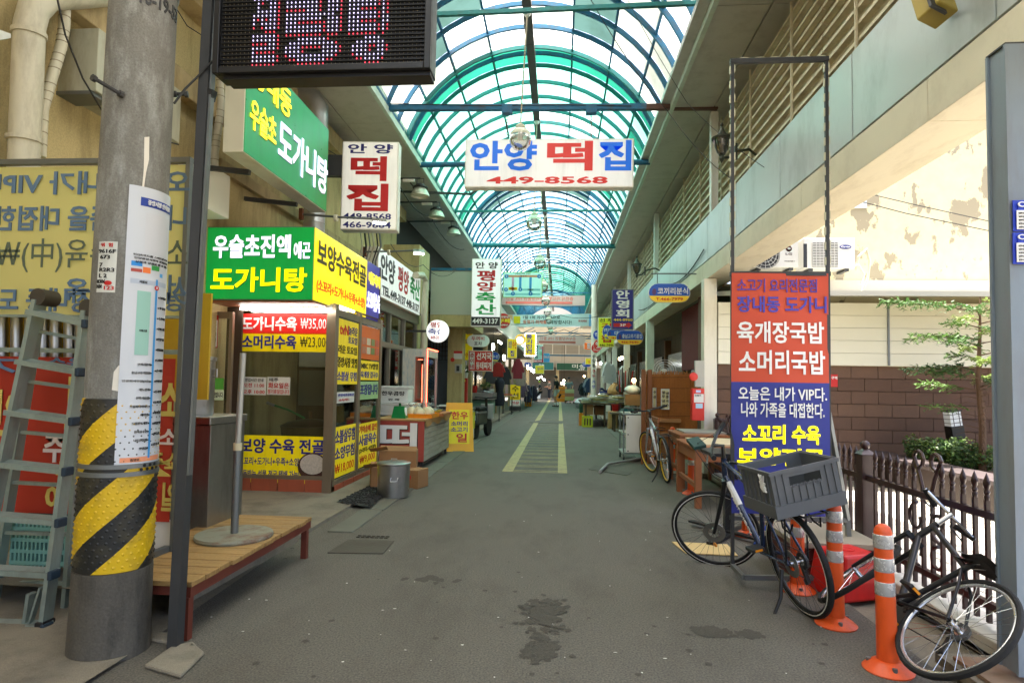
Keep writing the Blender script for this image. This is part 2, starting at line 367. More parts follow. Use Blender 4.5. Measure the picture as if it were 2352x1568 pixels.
def panel_mat(name, col, t, dirt):
    m = bpy.data.materials.new(name); m.use_nodes = True; nt = m.node_tree; N = nt.nodes; L = nt.links; N.clear()
    out = N.new('ShaderNodeOutputMaterial'); tc = N.new('ShaderNodeTexCoord')
    no = N.new('ShaderNodeTexNoise'); no.inputs['Scale'].default_value = 1.6; no.inputs['Detail'].default_value = 7; no.inputs['Roughness'].default_value = .65; L.new(tc.outputs['Object'], no.inputs['Vector'])
    rp = N.new('ShaderNodeMapRange'); rp.inputs[1].default_value = .42; rp.inputs[2].default_value = .75; rp.inputs[4].default_value = dirt; L.new(no.outputs[0], rp.inputs[0])
    mx = N.new('ShaderNodeMix'); mx.data_type = 'RGBA'; mx.inputs[6].default_value = tuple(col) + (1,); mx.inputs[7].default_value = tuple(c * .45 for c in (col[0], col[1], col[2] * .85)) + (1,); L.new(rp.outputs[0], mx.inputs[0])
    tl = N.new('ShaderNodeBsdfTranslucent'); df = N.new('ShaderNodeBsdfDiffuse'); L.new(mx.outputs[2], tl.inputs[0]); L.new(mx.outputs[2], df.inputs[0])
    ms = N.new('ShaderNodeMixShader'); ms.inputs[0].default_value = t; L.new(df.outputs[0], ms.inputs[1]); L.new(tl.outputs[0], ms.inputs[2]); L.new(ms.outputs[0], out.inputs[0]); return m
PW = panel_mat('white polycarbonate', (.56, .70, .67), .72, .4)
PM = panel_mat('mint polycarbonate', (.17, .46, .37), .7, .35)
PG = panel_mat('green polycarbonate', (.012, .15, .095), .6, .4)
PN = panel_mat('clear white polycarbonate', (.70, .70, .66), .72, .4)
PS_ = panel_mat('sage grimy polycarbonate', (.25, .27, .235), .6, .6)
PD = panel_mat('grimy polycarbonate', (.05, .10, .09), .5, .6)
PB = panel_mat('blue tinted polycarbonate', (.24, .46, .46), .66, .45)
NP = 8
def pan_geo(k, y0, y1, lift=0.):
    mb = MB(); a0 = -PH + 2 * PH * k / NP; a1 = -PH + 2 * PH * (k + 1) / NP
    return mb.grid(lambda u, v: (lambda p: Vector((p.x, y0 + (y1 - y0) * v, p.z)))(arc(a0 + (a1 - a0) * u, RR + .012 + lift)), 3, 1)
cache = {}; rest = {}
def pan_mat(i, k):
    y = Y0 + i * SP; zn = zone(y); r = random.random()
    first = zone(y - SP) != zn
    if zn == 0: return PD if (i in (18, 19, 20) and k in (1, 2, 5)) or r < .14 else (PS_ if k in (0, 1, 2, 5, 6, 7) and r < .62 else PN)
    if zn == 1: return PG if first or (r < .05) else (PM if (k <= 2 or r < .82) else PW)
    if zn == 2: return PD if (32 <= i <= 35 and k in (1, 2, 4, 5)) or r < .04 else (PB if r < .4 else PW)
    if zn == 3: return PG if first or r < .2 else PM
    return PD if first or r < .2 else PB
cnt = 0
for i in range(NR):
    for k in range(NP):
        m = pan_mat(i, k)
        if 13 <= i and cnt < 296:
            key = (k, m.name)
            if key not in cache:
                mb = pan_geo(k, .01, SP - .01); me = bpy.data.meshes.new('panel'); me.from_pydata([tuple(v) for v in mb.v], [], mb.f); me.materials.append(m); me.shade_smooth(); cache[key] = me
            put('panel', cache[key], ROOF, loc=(0, i * SP, 0)); cnt += 1
        else:
            mb = pan_geo(k, i * SP + .01, i * SP + SP - .01); rest.setdefault(m.name, (m, MB()))[1].add(mb.v, mb.f)
for m, mb in rest.values(): mb.ob('panel', m, ROOF, kind='stuff')
for k in range(NP + 1):
    a = -PH + 2 * PH * k / NP; p = arc(a, RR - .02)
    for y0, y1 in ((0, 14.5), (14.55, 21.2), (21.3, 34.9), (35, 42.9), (43, NR * SP)):
        MB().bar((p.x, y0, p.z), (p.x, y1, p.z), .035, .05).ob('purlin', TEALST if zone(Y0 + y0 + .3) in (1, 3) else BLUEST, ROOF)
# cable tray under the crown
TRAY = mat('dark grey steel tray', s(74, 72, 70), .5, .2, .12, 5)
yy = 0
t_ = thing('cable_tray', 'dark grey cable tray running along the crown of the arched roof', 'cable tray', (XC, 1.2, 7.3))
for i in range(16):
    MB().box(XC - .07, XC + .07, 1.2 + i * 3, 1.2 + i * 3 + 2.985, 7.22, 7.34).ob('tray_section', TRAY, t_, w=True)

# ================================================================ eaves, left building, right building
SOFM = mat('soffit sheet metal', s(192, 190, 182), .35, .25, .08, 2, dirt=s(120, 114, 100), damt=.35)
FASC = mat('pale mint fascia', s(196, 214, 200), .5, 0, .06, 2.5, dirt=s(140, 146, 124), dscale=(2, 2, .6), damt=.4)
def eave(name, label, x0, x1, xf):
    T = thing(name, label, 'eave', (x0, -5, 5.8))
    for i in range(18):
        y = -5.0 + i * 3.0  # bays behind the camera are unseen, extended to darken the foreground
        for a, b in ((min(x0, x1), (x0 + x1) / 2 - .008), ((x0 + x1) / 2 + .008, max(x0, x1))):
            MB().box(a, b, y + .006, y + 2.994, 5.80, 5.83).ob('soffit_panel', SOFM, T, w=True)
        MB().box(xf - .03, xf + .03, y + .005, y + 2.995, 5.77, 6.02).ob('fascia_panel', FASC, T, w=True)
    MB().box(min(x0, x1) - .2, max(x0, x1) + .02, -5, 49.1, 5.86, 5.94).ob('roof_deck', SOFM, T, w=True)
    return T
eave('arcade_eave', 'eave of grey sheet soffit over the beige shop wall', -4.5, -2.91, -2.88)
eave('arcade_eave', 'eave of grey sheet soffit above the cream louvres', 1.75, 3.0, 1.72)
STUC = mat('beige stucco', s(192, 174, 126), .9, 0, .08, 4, bump=.5, bscale=70, dirt=s(120, 102, 66), dscale=(1.8, 1.8, .35), damt=.7, speck=.12, sscale=80)
STUD = mat('dirty stucco moulding', s(178, 158, 116), .9, 0, .12, 5, bump=.5, bscale=60, dirt=s(104, 86, 56), dscale=(2.5, 2.5, .6), damt=.7)
BL = thing('beige_building', 'beige stucco building with stained cornice bands behind the signs and pole', 'building', (-4.6, 0, 0))
MB().box(-6, -4.16, -12, 15.0, 0, 5.81).ob('wall', STUC, BL, w=True)  # stretch behind the camera is unseen, lengthened to cut side light
MB().box(-4.16, -4.02, -3, 6.9, 4.42, 4.68).ob('cornice_band', STUD, BL, w=True, bevel=.01)
MB().box(-4.16, -3.92, -3, 15.0, 5.42, 5.70).ob('cornice', STUD, BL, w=True, bevel=.01)
MB().box(-4.16, -4.08, 6.9, 15.0, 3.9, 4.05).ob('cornice_band', STUD, BL, w=True, bevel=.01)
MB().box(-4.16, -3.3, 13.9, 15.0, 0, 4.6).ob('pier', STUC, BL, w=True)
# right building above the stalls
BR = thing('gallery_building', 'upper gallery of grey panels and cream louvres above a cream beam', 'building', (2.6, 5, 3.1))
GPAN = mat('grey composite panel', s(178, 186, 184), .35, .1, .05, 1.5, dirt=s(122, 126, 122), dscale=(1.2, 1.2, .5), damt=.5)
for i in range(28):
    y = .16 + i * 1.6 - 1.6
    MB().box(2.30, 2.345, y + .008, y + 1.592, 3.40, 4.10).ob('grey_panel', GPAN, BR, w=True, bevel=.003)
MB().box(2.33, 2.9, -1.5, 46, 3.40, 4.06).ob('panel_backing', DKSTEEL, BR, w=True)
for i in range(23):
    y = 3.88 - 6 + i * 2.03
    MB().box(2.30, 2.74, y + .003, y + 2.027, 3.11, 3.385).ob('cream_beam', CREAMP, BR, w=True, bevel=.004)
LOUV = mat('cream louvre', s(216, 206, 176), .5, 0, .06, 3, dirt=s(120, 84, 44), dscale=(1.2, 1.2, 2), damt=.65)
LOUB = mat('tan louvre backing', s(176, 158, 120), .7, 0, .1, 3, dirt=s(110, 84, 50), damt=.5)
MB().box(2.84, 2.94, -1.5, 46, 4.06, 5.79).ob('louvre_backing', LOUB, BR, w=True)
for i in range(15):
    y = .2 + i * 3.0
    for k in range(11):
        z = 4.18 + k * .15
        mb = MB().bar((2.62, y, z), (2.62, y + 2.98, z), .06, .012, up=(.45, 0, 1))
        mb.bar((2.593, y, z + .012), (2.593, y + 2.98, z + .012), .008, .035); mb.ob('louvre_slat', LOUV, BR, w=True)
    for yy in (y + .75, y + 2.25): MB().box(2.56, 2.582, yy, yy + .02, 4.08, 5.79).ob('louvre_mullion', LOUV, BR, w=True)
for yy in (9.75, 15.6, 21.6, 27.5): MB().box(2.36, 2.47, yy, yy + .12, 4.1, 5.79).ob('louvre_post', WHITEP, BR, w=True)
# ================================================================ foreground left: pole, ladder, banner, LED board
POLEC = mat('weathered concrete pole', s(118, 116, 109), .85, 0, .3, 7, bump=.3, bscale=80, dirt=s(170, 173, 168), dscale=(4, 4, 1.2), damt=.75, speck=.15, sscale=120)
pb = A(250, 1500, 3.06); pb.z = 0; pt = A(331, 0, 3.06)
ax = (pt - pb).normalized(); rzp = math.atan2(-pb.y, -pb.x) + math.pi / 2
MP = Matrix.Translation(pb) @ Vector((0, 0, 1)).rotation_difference(ax).to_matrix().to_4x4() @ Matrix.Rotation(rzp, 4, 'Z')
POLE = thing('utility_pole', 'thick grey concrete utility pole wrapped in yellow and black hazard stripes', 'pole', M=MP)
def prr(z): return .176 - .0045 * z
def onp(phi, z, dr=0.): r = prr(z) + dr; return Vector((r * math.sin(phi), -r * math.cos(phi), z))
MB().lathe([(prr(z), z) for z in (0, .4, 1.3, 2.5, 3.6, 5, 7)], 40).ob('shaft', POLEC, POLE, smooth=True)
MB().lathe([(prr(0) + .012, .0), (prr(.2) + .008, .2), (prr(.44) + .007, .434), (prr(.44) + .001, .437)], 40).ob('base_sleeve', mat('grimy base sleeve', s(84, 79, 70), .7, 0, .35, 4, bump=.3, dirt=s(44, 40, 34), dscale=(4, 4, .8), damt=.9, speck=.15, sscale=90), POLE, smooth=.6)
def hazard():
    m = bpy.data.materials.new('hazard wrap'); m.use_nodes = True; nt = m.node_tree; N = nt.nodes; L = nt.links; b = N['Principled BSDF']; b.inputs['Roughness'].default_value = .4
    tc = N.new('ShaderNodeTexCoord'); sp = N.new('ShaderNodeSeparateXYZ'); L.new(tc.outputs['Object'], sp.inputs[0])
    def mth(op, a, c, k=None):
        q = N.new('ShaderNodeMath'); q.operation = op
        for i, x in enumerate((a, c)):
            if x is None: continue
            if isinstance(x, (int, float)): q.inputs[i].default_value = x
            else: L.new(x, q.inputs[i])
        return q.outputs[0]
    neg = mth('MULTIPLY', sp.outputs[1], -1); an = mth('ARCTAN2', sp.outputs[0], neg)
    v = mth('SUBTRACT', mth('MULTIPLY', sp.outputs[2], 1 / .385), mth('MULTIPLY', an, .165 / .385)); fr = mth('FRACT', mth('ADD', v, 5.62), None); st = mth('GREATER_THAN', fr, .5)
    no = N.new('ShaderNodeTexNoise'); no.inputs['Scale'].default_value = 11; no.inputs['Detail'].default_value = 8; L.new(tc.outputs['Object'], no.inputs['Vector'])
    mx = N.new('ShaderNodeMix'); mx.data_type = 'RGBA'; L.new(st, mx.inputs[0]); mx.inputs[6].default_value = s(30, 32, 32) + (1,); mx.inputs[7].default_value = s(216, 176, 20) + (1,)
    m2 = N.new('ShaderNodeMix'); m2.data_type = 'RGBA'; rp = N.new('ShaderNodeMapRange'); rp.inputs[1].default_value = .5; rp.inputs[2].default_value = .8; rp.inputs[4].default_value = .5; L.new(no.outputs[0], rp.inputs[0]); L.new(rp.outputs[0], m2.inputs[0]); L.new(mx.outputs[2], m2.inputs[6]); m2.inputs[7].default_value = s(92, 82, 54) + (1,)
    L.new(m2.outputs[2], b.inputs['Base Color']); return m
HAZ = hazard()
MB().lathe([(prr(.44), .435), (prr(.44) + .006, .44), (prr(1.3) + .006, 1.3), (prr(1.3), 1.304)], 40).ob('hazard_wrap', HAZ, POLE, smooth=True)
mb = MB(); row = 0; z = .465
while z < 1.29:
    for k in range(30):
        a = (k + (row % 2) * .5) / 30 * 2 * math.pi - math.pi
        if abs(a) > 1.75: continue
        c = onp(a, z, .006); n_ = Vector((math.sin(a), -math.cos(a), 0)); t_ = Vector((math.cos(a), math.sin(a), 0)); u_ = Vector((0, 0, 1))
        vs = [c + (t_ * math.cos(q * math.pi / 3) + u_ * math.sin(q * math.pi / 3)) * .0085 for q in range(6)] + [c + n_ * .006]
        mb.add(vs, [(q, (q + 1) % 6, 6) for q in range(6)])
    z += .031; row += 1
mb.ob('rubber_bump', HAZ, POLE, smooth=1.2, kind='stuff')
for z in (.925, .965): MB().lathe([(prr(z) + .007, z - .012), (prr(z) + .013, z - .011), (prr(z) + .013, z + .011), (prr(z) + .007, z + .012)], 36).ob('steel_band', GALV, POLE, smooth=.5)
mb = MB()
for k in range(7): mb.lathe([(.0085, 0), (.0085, .002)], 10, onp(.55 + k * .09, .945 + (k % 2) * .02, .0135), Matrix.Rotation(.55 + k * .09, 4, 'Z').to_3x3() @ Matrix.Rotation(R(90), 3, 'X'))
mb.ob('band_slot', BLACKP, POLE)
MB().lathe([(prr(3.55) + .002, 3.5), (prr(3.55) + .008, 3.51), (prr(3.55) + .008, 3.6), (prr(3.55) + .002, 3.61)], 36).ob('steel_band', GALV, POLE, smooth=.5)
for (a, z, ln) in ((-.45, 2.86, .14), (1.75, 3.0, .06)):
    d = Vector((math.sin(a - .5), -math.cos(a - .5), .12)).normalized(); p = onp(a, z)
    MB().cyl(p, p + d * ln, .010, n=10).cyl(p + d * ln, p + d * (ln + .018), .018, n=6).cyl(p, p + d * .02, .018, n=8).ob('step_bolt', DKSTEEL, POLE, smooth=.5)
curve = lambda dr: (lambda p: onp(p.x / .16, p.z, dr - p.y))
lettering(POLE, '16-19-53', flat('stencil black', (52, 52, 52)), -.02, .21, 3.36, 3.44, y=-.001, wt=.03, fn=curve(.0))
def curved_sheet(parent, nm, m, p0, p1, z0, z1, dr, n=14):
    return MB().grid(lambda u, v: onp(p0 + (p1 - p0) * u, z0 + (z1 - z0) * v, dr), n, 1).ob(nm, m, parent, smooth=True)
ST = thing('danger_sticker', 'small white warning plate with black pole numbers on concrete pole', 'sticker', M=MP)
curved_sheet(ST, 'plate', flat('sticker white', (214, 216, 208), dirt=s(150, 150, 140)), -.93, -.34, 1.84, 2.10, .003)
for i, (t, m, x0, x1, z) in enumerate((('위  험', RED, -.135, -.075, 2.072), ('9616F', BLACK, -.145, -.06, 2.04), ('673', BLACK, -.135, -.085, 2.01), ('7', BLACK, -.135, -.12, 1.97), ('R2R3', BLACK, -.135, -.062, 1.945), ('L 2', BLACK, -.135, -.095, 1.915), ('0306', BLACK, -.145, -.10, 1.885), ('123', RED, -.105, -.06, 1.853), ('16M', BLACK, -.145, -.118, 1.86))):
    lettering(ST, t, m, x0, x1, z, z + .02, y=-.001, wt=.015, fn=curve(.004))
MB().grid(lambda u, v: onp(-.55 + .12 * math.cos(u * 6.283) * v, 1.888 + .012 * math.sin(u * 6.283) * v, .006), 12, 1).ob('emblem', RED, ST)
PO = thing('map_poster', 'tall white market map poster curling around the concrete pole', 'poster', M=MP)
PAPER = mat('poster vinyl', s(204, 208, 214), .35, 0, .03, 2)
curved_sheet(PO, 'sheet', PAPER, -.12, 1.42, .955, 2.40, .009, 20)
MAPB = flat('map blue', (60, 150, 215)); MAPN = flat('map navy', (34, 62, 150)); MAPG = flat('map sage', (150, 196, 182)); MAPS = flat('map grey', (180, 190, 205)); MAPO = flat('map orange', (232, 150, 110)); LG = flat('pale grey print', (205, 207, 212))
def psheet(m, x0, x1, z0, z1, nm='print'): return curved_sheet(PO, nm, m, x0 / .16, x1 / .16, z0, z1, .0105, 8)
psheet(MAPN, .03, .22, 2.30, 2.345); psheet(LG, .055, .19, 2.06, 2.27); psheet(MAPG, .035, .095, 1.53, 1.86, 'building_print'); psheet(MAPB, .118, .13, 1.00, 1.93, 'road_print'); psheet(MAPS, .005, .20, 1.895, 1.92, 'road_print'); psheet(MAPO, .0, .20, .985, 1.01, 'road_print')
psheet(flat('stall blue', (40, 140, 220)), .005, .05, 1.985, 2.01); psheet(flat('stall orange', (236, 120, 50)), .053, .088, 1.955, 1.985); psheet(flat('stall green', (50, 150, 70)), .092, .135, 1.975, 2.0); psheet(flat('stall red', (170, 70, 60)), .005, .05, 1.955, 1.972); psheet(flat('stall sky', (90, 170, 225)), .14, .16, 1.945, 1.965)
def pt_(t, m, x0, x1, z0, z1, wt=.004): lettering(PO, t, m, x0, x1, z0, z1, y=-.001, wt=wt, fn=curve(.0112))
pt_('중앙시장 안내QR', WHITE, .06, .195, 2.308, 2.337, .02)
for i, t in enumerate(('위QR코드를 스마트폰으로', '안양중앙시장의 상점(3층)', '상점과 상점을 알 수 있는')): pt_(t, BLACK, .01 + .005 * i, .195, 2.038 - i * .018, 2.05 - i * .018)
pt_('서울로', BLACK, .04, .075, 1.90, 1.914); pt_('오피스텔', BLACK, .05, .083, 1.65, 1.662); pt_('중앙로', BLACK, .04, .078, .99, 1.003)
MB().grid(lambda u, v: onp((.124 + .013 * math.cos(u * 6.283) * v) / .16, 1.885 + .013 * math.sin(u * 6.283) * v, .0118), 14, 1).ob('marker', RED, PO)
pt_('8', WHITE, .12, .128, 1.88, 1.892)
for i, t in enumerate(('코끼리분식', '충남고추기름집', '안영회사무실(3층)', '대도상회', '선주기름집', '드림파다이어트', '에띠임', '드림원뜨개방', '한복옷수선', '니트전문점', '보양집')):
    z = 1.475 - i * .043; w = .0115 * len(t); pt_(t, BLACK, .108 - w, .108, z, z + .014); pt_('o', BLACK, .110, .116, z + .002, z + .010)
for i, t in enumerate(('수선기름집', '가니인견', '수산이기', '장내도가니', '안양떡집', '안양평양집', '두꺼비포차', '춘이네', '안양수선', '풍기인견', '동지수선', '이화양집', '선양은회', '경북고추', '장중기')):
    z = 1.83 - i * .055; pt_(t, BLACK, .143, .20, z, z + .014); pt_('o', BLACK, .135, .141, z + .002, z + .010)
SCRAP = flat('torn paper', (226, 220, 206))
MB().poly([onp(.20, 2.66, .003), onp(.34, 2.67, .003), onp(.36, 2.55, .004), onp(.30, 2.48, .003), onp(.24, 2.35, .004), onp(.20, 2.36, .004), onp(.23, 2.5, .003)]).ob('torn_paper', SCRAP, POLE)
MB().poly([onp(-.28, 1.35, .003), onp(-.05, 1.34, .003), onp(-.04, 1.46, .003), onp(-.14, 1.475, .003), onp(-.26, 1.44, .003)]).ob('torn_paper', SCRAP, POLE)

# ladder, folded aluminium stepladder
LD = thing('stepladder', 'folded aluminium stepladder with dark end caps leaning beside the pole', 'ladder', A(30, 1450, 3.35))
def lat(x, y, Y): return A(x, y, Y)
RT, RB = lat(200, 715, 3.42), lat(102, 1446, 3.28); LT, LB = lat(88, 690, 3.42), lat(-72, 1440, 3.28)
for p, q in ((RT, RB), (LT, LB)):
    MB().bar(p, q, .028, .07, up=(0, 1, 0)).bar(p + Vector((.012, -.03, 0)), q + Vector((.012, -.03, 0)), .006, .016, up=(0, 1, 0)).ob('rail', ALU, LD, w=True)
RT2, RB2, LT2, LB2 = lat(206, 715, 3.5), lat(150, 1420, 3.55), lat(95, 690, 3.5), lat(-20, 1420, 3.6)
for p, q in ((RT2, RB2), (LT2, LB2)): MB().bar(p, q, .026, .06, up=(0, 1, 0)).ob('rear_rail', ALU, LD, w=True)
for i in range(7):
    t = (.035 + i * .158); a = LT.lerp(LB, t); b = RT.lerp(RB, t); d = (b - a).normalized() * .03
    MB().bar(a - d, b + d, .05, .016, up=(0, -.35, 1)).bar(a - d + Vector((0, -.035, -.012)), b + d + Vector((0, -.035, -.012)), .02, .03).ob('rung', ALU, LD, w=True)
    MB().cbox(b + d * .9 + Vector((0, -.02, -.01)), (.026, .07, .05), (0, 0, 0)).ob('end_cap', mat('dark blue plastic', s(34, 52, 66), .5), LD, w=True, bevel=.006)
    if i < 6:
        a = LT2.lerp(LB2, t + .06); b = RT2.lerp(RB2, t + .06); MB().bar(a, b, .03, .02).ob('rear_rung', ALU, LD, w=True)
HINGE = mat('hinge plate', s(80, 74, 64), .6, .5, .25, 10, dirt=s(100, 70, 40))
for p in (LT, RT): MB().cyl(p + Vector((.02, -.03, .02)), p + Vector((.02, .09, .02)), .05, n=18).ob('hinge', HINGE, LD, w=True, smooth=.5)
MB().bar(RB + Vector((-.02, -.01, .24)), RB + Vector((-.09, .0, .02)), .012, .03, up=(0, 1, 0)).bar(RB + Vector((-.09, 0, .2)), RB + Vector((-.13, .02, -.02)), .02, .05, up=(0, 1, 0)).ob('brace', ALU, LD, w=True)
for q in (RB, RB2): MB().cbox(q + Vector((0, 0, .02)), (.05, .09, .07)).ob('rubber_foot', BLACKP, LD, w=True, bevel=.006)

# reversed banners in a steel frame behind the pole
FR = thing('banner_rack', 'grey steel rack carrying the yellow and red banners seen from behind', 'frame', A(435, 1330, 3.75))
Yb = 3.75; TRb = A(440, 362, Yb); zt = TRb.z; xr_ = TRb.x; xl_ = A(-190, 362, Yb).x; zb = A(430, 1265, Yb).z
MB().box(xl_, xr_, Yb - .015, Yb + .025, zt - .035, zt).ob('top_rail', GALV, FR, w=True)
MB().box(xr_ - .03, xr_ - .001, Yb - .014, Yb + .024, .30, zt - .036).ob('upright', GALV, FR, w=True)
MB().box(xr_ - .33, xr_ - .031, Yb - .35, Yb - .31, .315, .35).box(xr_ - .07, xr_ - .03, Yb - .35, Yb, .315, .35).ob('foot', GALV, FR, w=True)
MB().box(xl_, xr_ - .03, Yb + .005, Yb + .03, A(0, 808, Yb).z, A(0, 808, Yb).z + .03).ob('mid_rail', ALU, FR, w=True)
def banner(name, label, m, x0, x1, z0, z1, Y, wob=.006, rail=None):
    T = thing(name, label, 'banner', ((x0 + x1) / 2, Y, z0))
    w, h = x1 - x0, z1 - z0
    MB().grid(lambda u, v: (-w / 2 + w * u, wob * math.sin(u * 9 + v * 3), h * v), 16, 16).ob('sheet', m, T, smooth=True); return T, w, h
YB = mat('yellow banner vinyl', s(238, 226, 146), .45, 0, .06, 1.5, tr=.5); RB_ = mat('red banner vinyl', s(196, 62, 46), .4, 0, .06, 2, tr=.4)
bl = flat('banner slate blue', (92, 120, 150)); bg_ = flat('banner grey green', (92, 104, 88)); by = flat('banner straw', (214, 190, 96)); bw = flat('banner pale pink', (232, 214, 206))
T1, w1, h1 = banner('reversed_banner', 'yellow banner seen from behind with mirrored blue lettering', YB, xl_ + .01, xr_ - .03, A(0, 722, Yb).z, zt - .05, Yb)
def brow(T, w, Yq, x_left, x_right, y0, y1, t, m, zbase, xc, wt=.03):
    a, b = A(x_left, y1, Yq), A(x_right, y0, Yq); lettering(T, t, m, a.x - xc, b.x - xc, a.z - zbase, b.z - zbase, y=-.012, wt=wt, mirror=True)
c1 = T1.matrix_world.translation
for xl0, xr0, y0, y1, t, m in ((-62, 440, 392, 450, '오늘은 내가 VIP다.', bl), (-72, 432, 472, 532, '나와 가족을 대접한다.', bl), (-170, 436, 548, 625, '소고기수육(中)₩35,000', bg_), (150, 208, 640, 690, '옥', bl), (388, 432, 632, 690, '서', bl), (-60, 208, 715 - 62, 717, '', bl), (385, 430, 690, 722, '', bl)):
    if t: brow(T1, w1, Yb, xl0, xr0, y0, y1, t, m, c1.z, c1.x)
# the lower lines of the yellow banner
for xl0, xr0, t in ((-95, 212, '장내동 도가니'), (384, 430, '경')): brow(T1, w1, Yb, xl0, xr0, 662 if t != '경' else 672, 716, t, bl, c1.z, c1.x)
MB().box(xl_, xr_ - .03, Yb - .012, Yb + .012, A(0, 728, Yb).z, A(0, 722, Yb).z).ob('hem_strip', ALU, FR, w=True)
T2, w2, h2 = banner('reversed_banner', 'red banner seen from behind with mirrored yellow lettering', RB_, xl_ + .01, xr_ - .05, A(0, 1185, Yb).z, A(0, 818, Yb).z, Yb + .004)
c2 = T2.matrix_world.translation
for xl0, xr0, y0, y1, t, m in ((360, 424, 880, 955, '소', by), (366, 412, 985, 1020, '소', bw), (340, 418, 1040, 1080, '소주', by), (372, 412, 1108, 1172, '일', by), (345, 395, 1028 + 30, 1092, '2', by), (150, 196, 865, 985, '코', by), (-10, 60, 895, 1000, '인', by), (100, 215, 1000, 1060, '소주', bw), (130, 250, 1062, 1110, '그릇', by), (105, 240, 1112, 1165, '일 10', by), (-40, 40, 820, 862, '기', bl), (110, 200, 822, 846, '육수', bl)):
    brow(T2, w2, Yb, xl0, xr0, y0, y1, t, m, c2.z, c2.x, .04)
MB().box(xr_ - .6, xr_ - .05, Yb + .03, Yb + .05, A(0, 1265, Yb).z, A(0, 1183, Yb).z).ob('kick_board', WHITEP, FR, w=True)
MB().box(xl_ - .1, xr_ - .02, Yb + .32, Yb + .34, A(0, 808, Yb).z - .3, A(0, 724, Yb).z + .2).ob('backing_board', mat('mustard board', s(200, 165, 40), .6), FR, w=True)
# shiny ducts and tubes seen in the gap
DU = thing('duct_bundle', 'row of shiny metal ducts behind the gap between two banners', 'ducts', A(120, 800, 4.0))
for i, px in enumerate((5, 38, 70, 100, 128, 160, 185)): MB().cyl(A(px, 880, 3.98), A(px, 700, 3.98), .035, n=14).ob('duct', STEEL, DU, w=True, smooth=.6)
# plastic crate behind the ladder foot
CRT = thing('plastic_crate', 'mint plastic crate with slotted sides on the ground behind the ladder', 'crate', G(80, 1290))
MINT = flat('mint plastic', (120, 170, 156)); c0 = A(20, 1298, 3.62); wv = .40
for i in range(5):
    z = c0.z + .01 + i * .07; MB().box(c0.x, c0.x + wv, 3.62, 3.64, z, z + .022).ob('side_rail', MINT, CRT, w=True)
mb = MB()
for i in range(15): mb.box(c0.x + i * wv / 14.5, c0.x + i * wv / 14.5 + .012, 3.622, 3.638, c0.z, c0.z + .3)
mb.ob('side_bar', MINT, CRT, w=True, kind='stuff'); MB().box(c0.x, c0.x + wv, 3.64, 3.95, c0.z, c0.z + .3).ob('inner_shadow_box', mat('dark crate shade', s(34, 44, 42), .8), CRT, w=True)  # dark box puts the shade inside the crate into its colour

# tall steel post and LED board
PST = thing('sign_post', 'tall dark grey slotted steel post standing in front of the wooden deck', 'post', G(402, 1488))
a, b = G(402, 1488), A(486, -40, 3.26); b2 = a + (b - a) * 1.05
MB().bar(a, b2, .055, .06, up=(0, 1, 0)).ob('channel', DKSTEEL, PST, w=True)
MB().bar(a + Vector((.034, .01, .9)), b2 + Vector((.034, .01, 0)), .012, .035, up=(0, 1, 0)).ob('slotted_rail', GALV, PST, w=True)
LEDT = thing('led_board', 'black LED message board glowing with white and red Korean characters', 'led sign', A(740, 176, 3.18))
bx0, bx1 = A(492, 100, 3.18).x, A(990, 100, 3.18).x; bz0 = A(740, 165, 3.18).z; bz1 = bz0 + .75
CASE = mat('black sign case', s(24, 24, 26), .4, .1, .15, 8)
MB().box(bx0, bx1, 3.19, 3.32, bz0, bz1).ob('case', CASE, LEDT, w=True, bevel=.006)
MB().box(bx0 + .05, bx1 - .005, 3.2, 3.31, bz0 - .022, bz0 - .001).ob('base_channel', CASE, LEDT, w=True)
for (p0, p1, q0, q1) in ((bx0, bx0 + .035, bz0, bz1), (bx1 - .035, bx1, bz0, bz1), (bx0 + .036, bx1 - .036, bz0, bz0 + .036)): MB().box(p0, p1, 3.165, 3.192, q0, q1).ob('bezel', CASE, LEDT, w=True, bevel=.004)
pit = (bx1 - bx0 - .09) / 48; gx = bx0 + .045 + pit / 2; gz = bz0 + .036 + pit * .55
W_, R_ = [], []
def rng(l, *rs):
    for r_ in rs: l.append(list(range(r_[0], r_[1] + 1)) if isinstance(r_, tuple) else [r_])
rows = [
 ([], [(7,12),(18,24),(34,37)]), ([(7,12),(18,24),(34,37)], [13,16,17,25,26,32,33,38]), ([(7,12),(16,26),(32,38)], [13,15,27,31]),
 ([7,(15,18),(24,27),(31,34),37,38], [(8,12),19,28,35,39]), ([(7,12),(15,18),(24,27),(31,34),37,38], [13,(19,23),28,35,36,39]), ([11,12,(16,26),(32,38)], [(7,10),13,27]),
 ([(7,12),(18,24),(34,37)], [13,25]), ([(7,12)], [13,(15,23),(25,27),(30,36),38]), ([(15,23),25,26,27,(30,36),38], [(10,12),24,28,37,39]),
 ([(10,12),(15,23),(25,27),(30,36),38], [7,9,13,24,28,37,39]), ([7,(9,12),(15,17),(25,27),(30,32),38,39], [13,(18,24),28,(33,36)]),
 ([7,9,11,12,(15,23),(25,27),(30,36),38,39], [8,10,13,28,37]), ([(7,12),(15,26),(30,36),38], [13,28,37,39]), ([(8,12),(20,22),(25,27),(30,32),38], [13,(15,19),23,28,(33,36),39]),
 ([8,11,12,(15,22),(25,27),(30,36),38], [13,23,28,37,39]), ([8,11,12,(15,22),(25,27),(30,36),38], [9,13,23,28,37,39])]
mw, mr, mo, hood = MB(), MB(), MB(), MB()
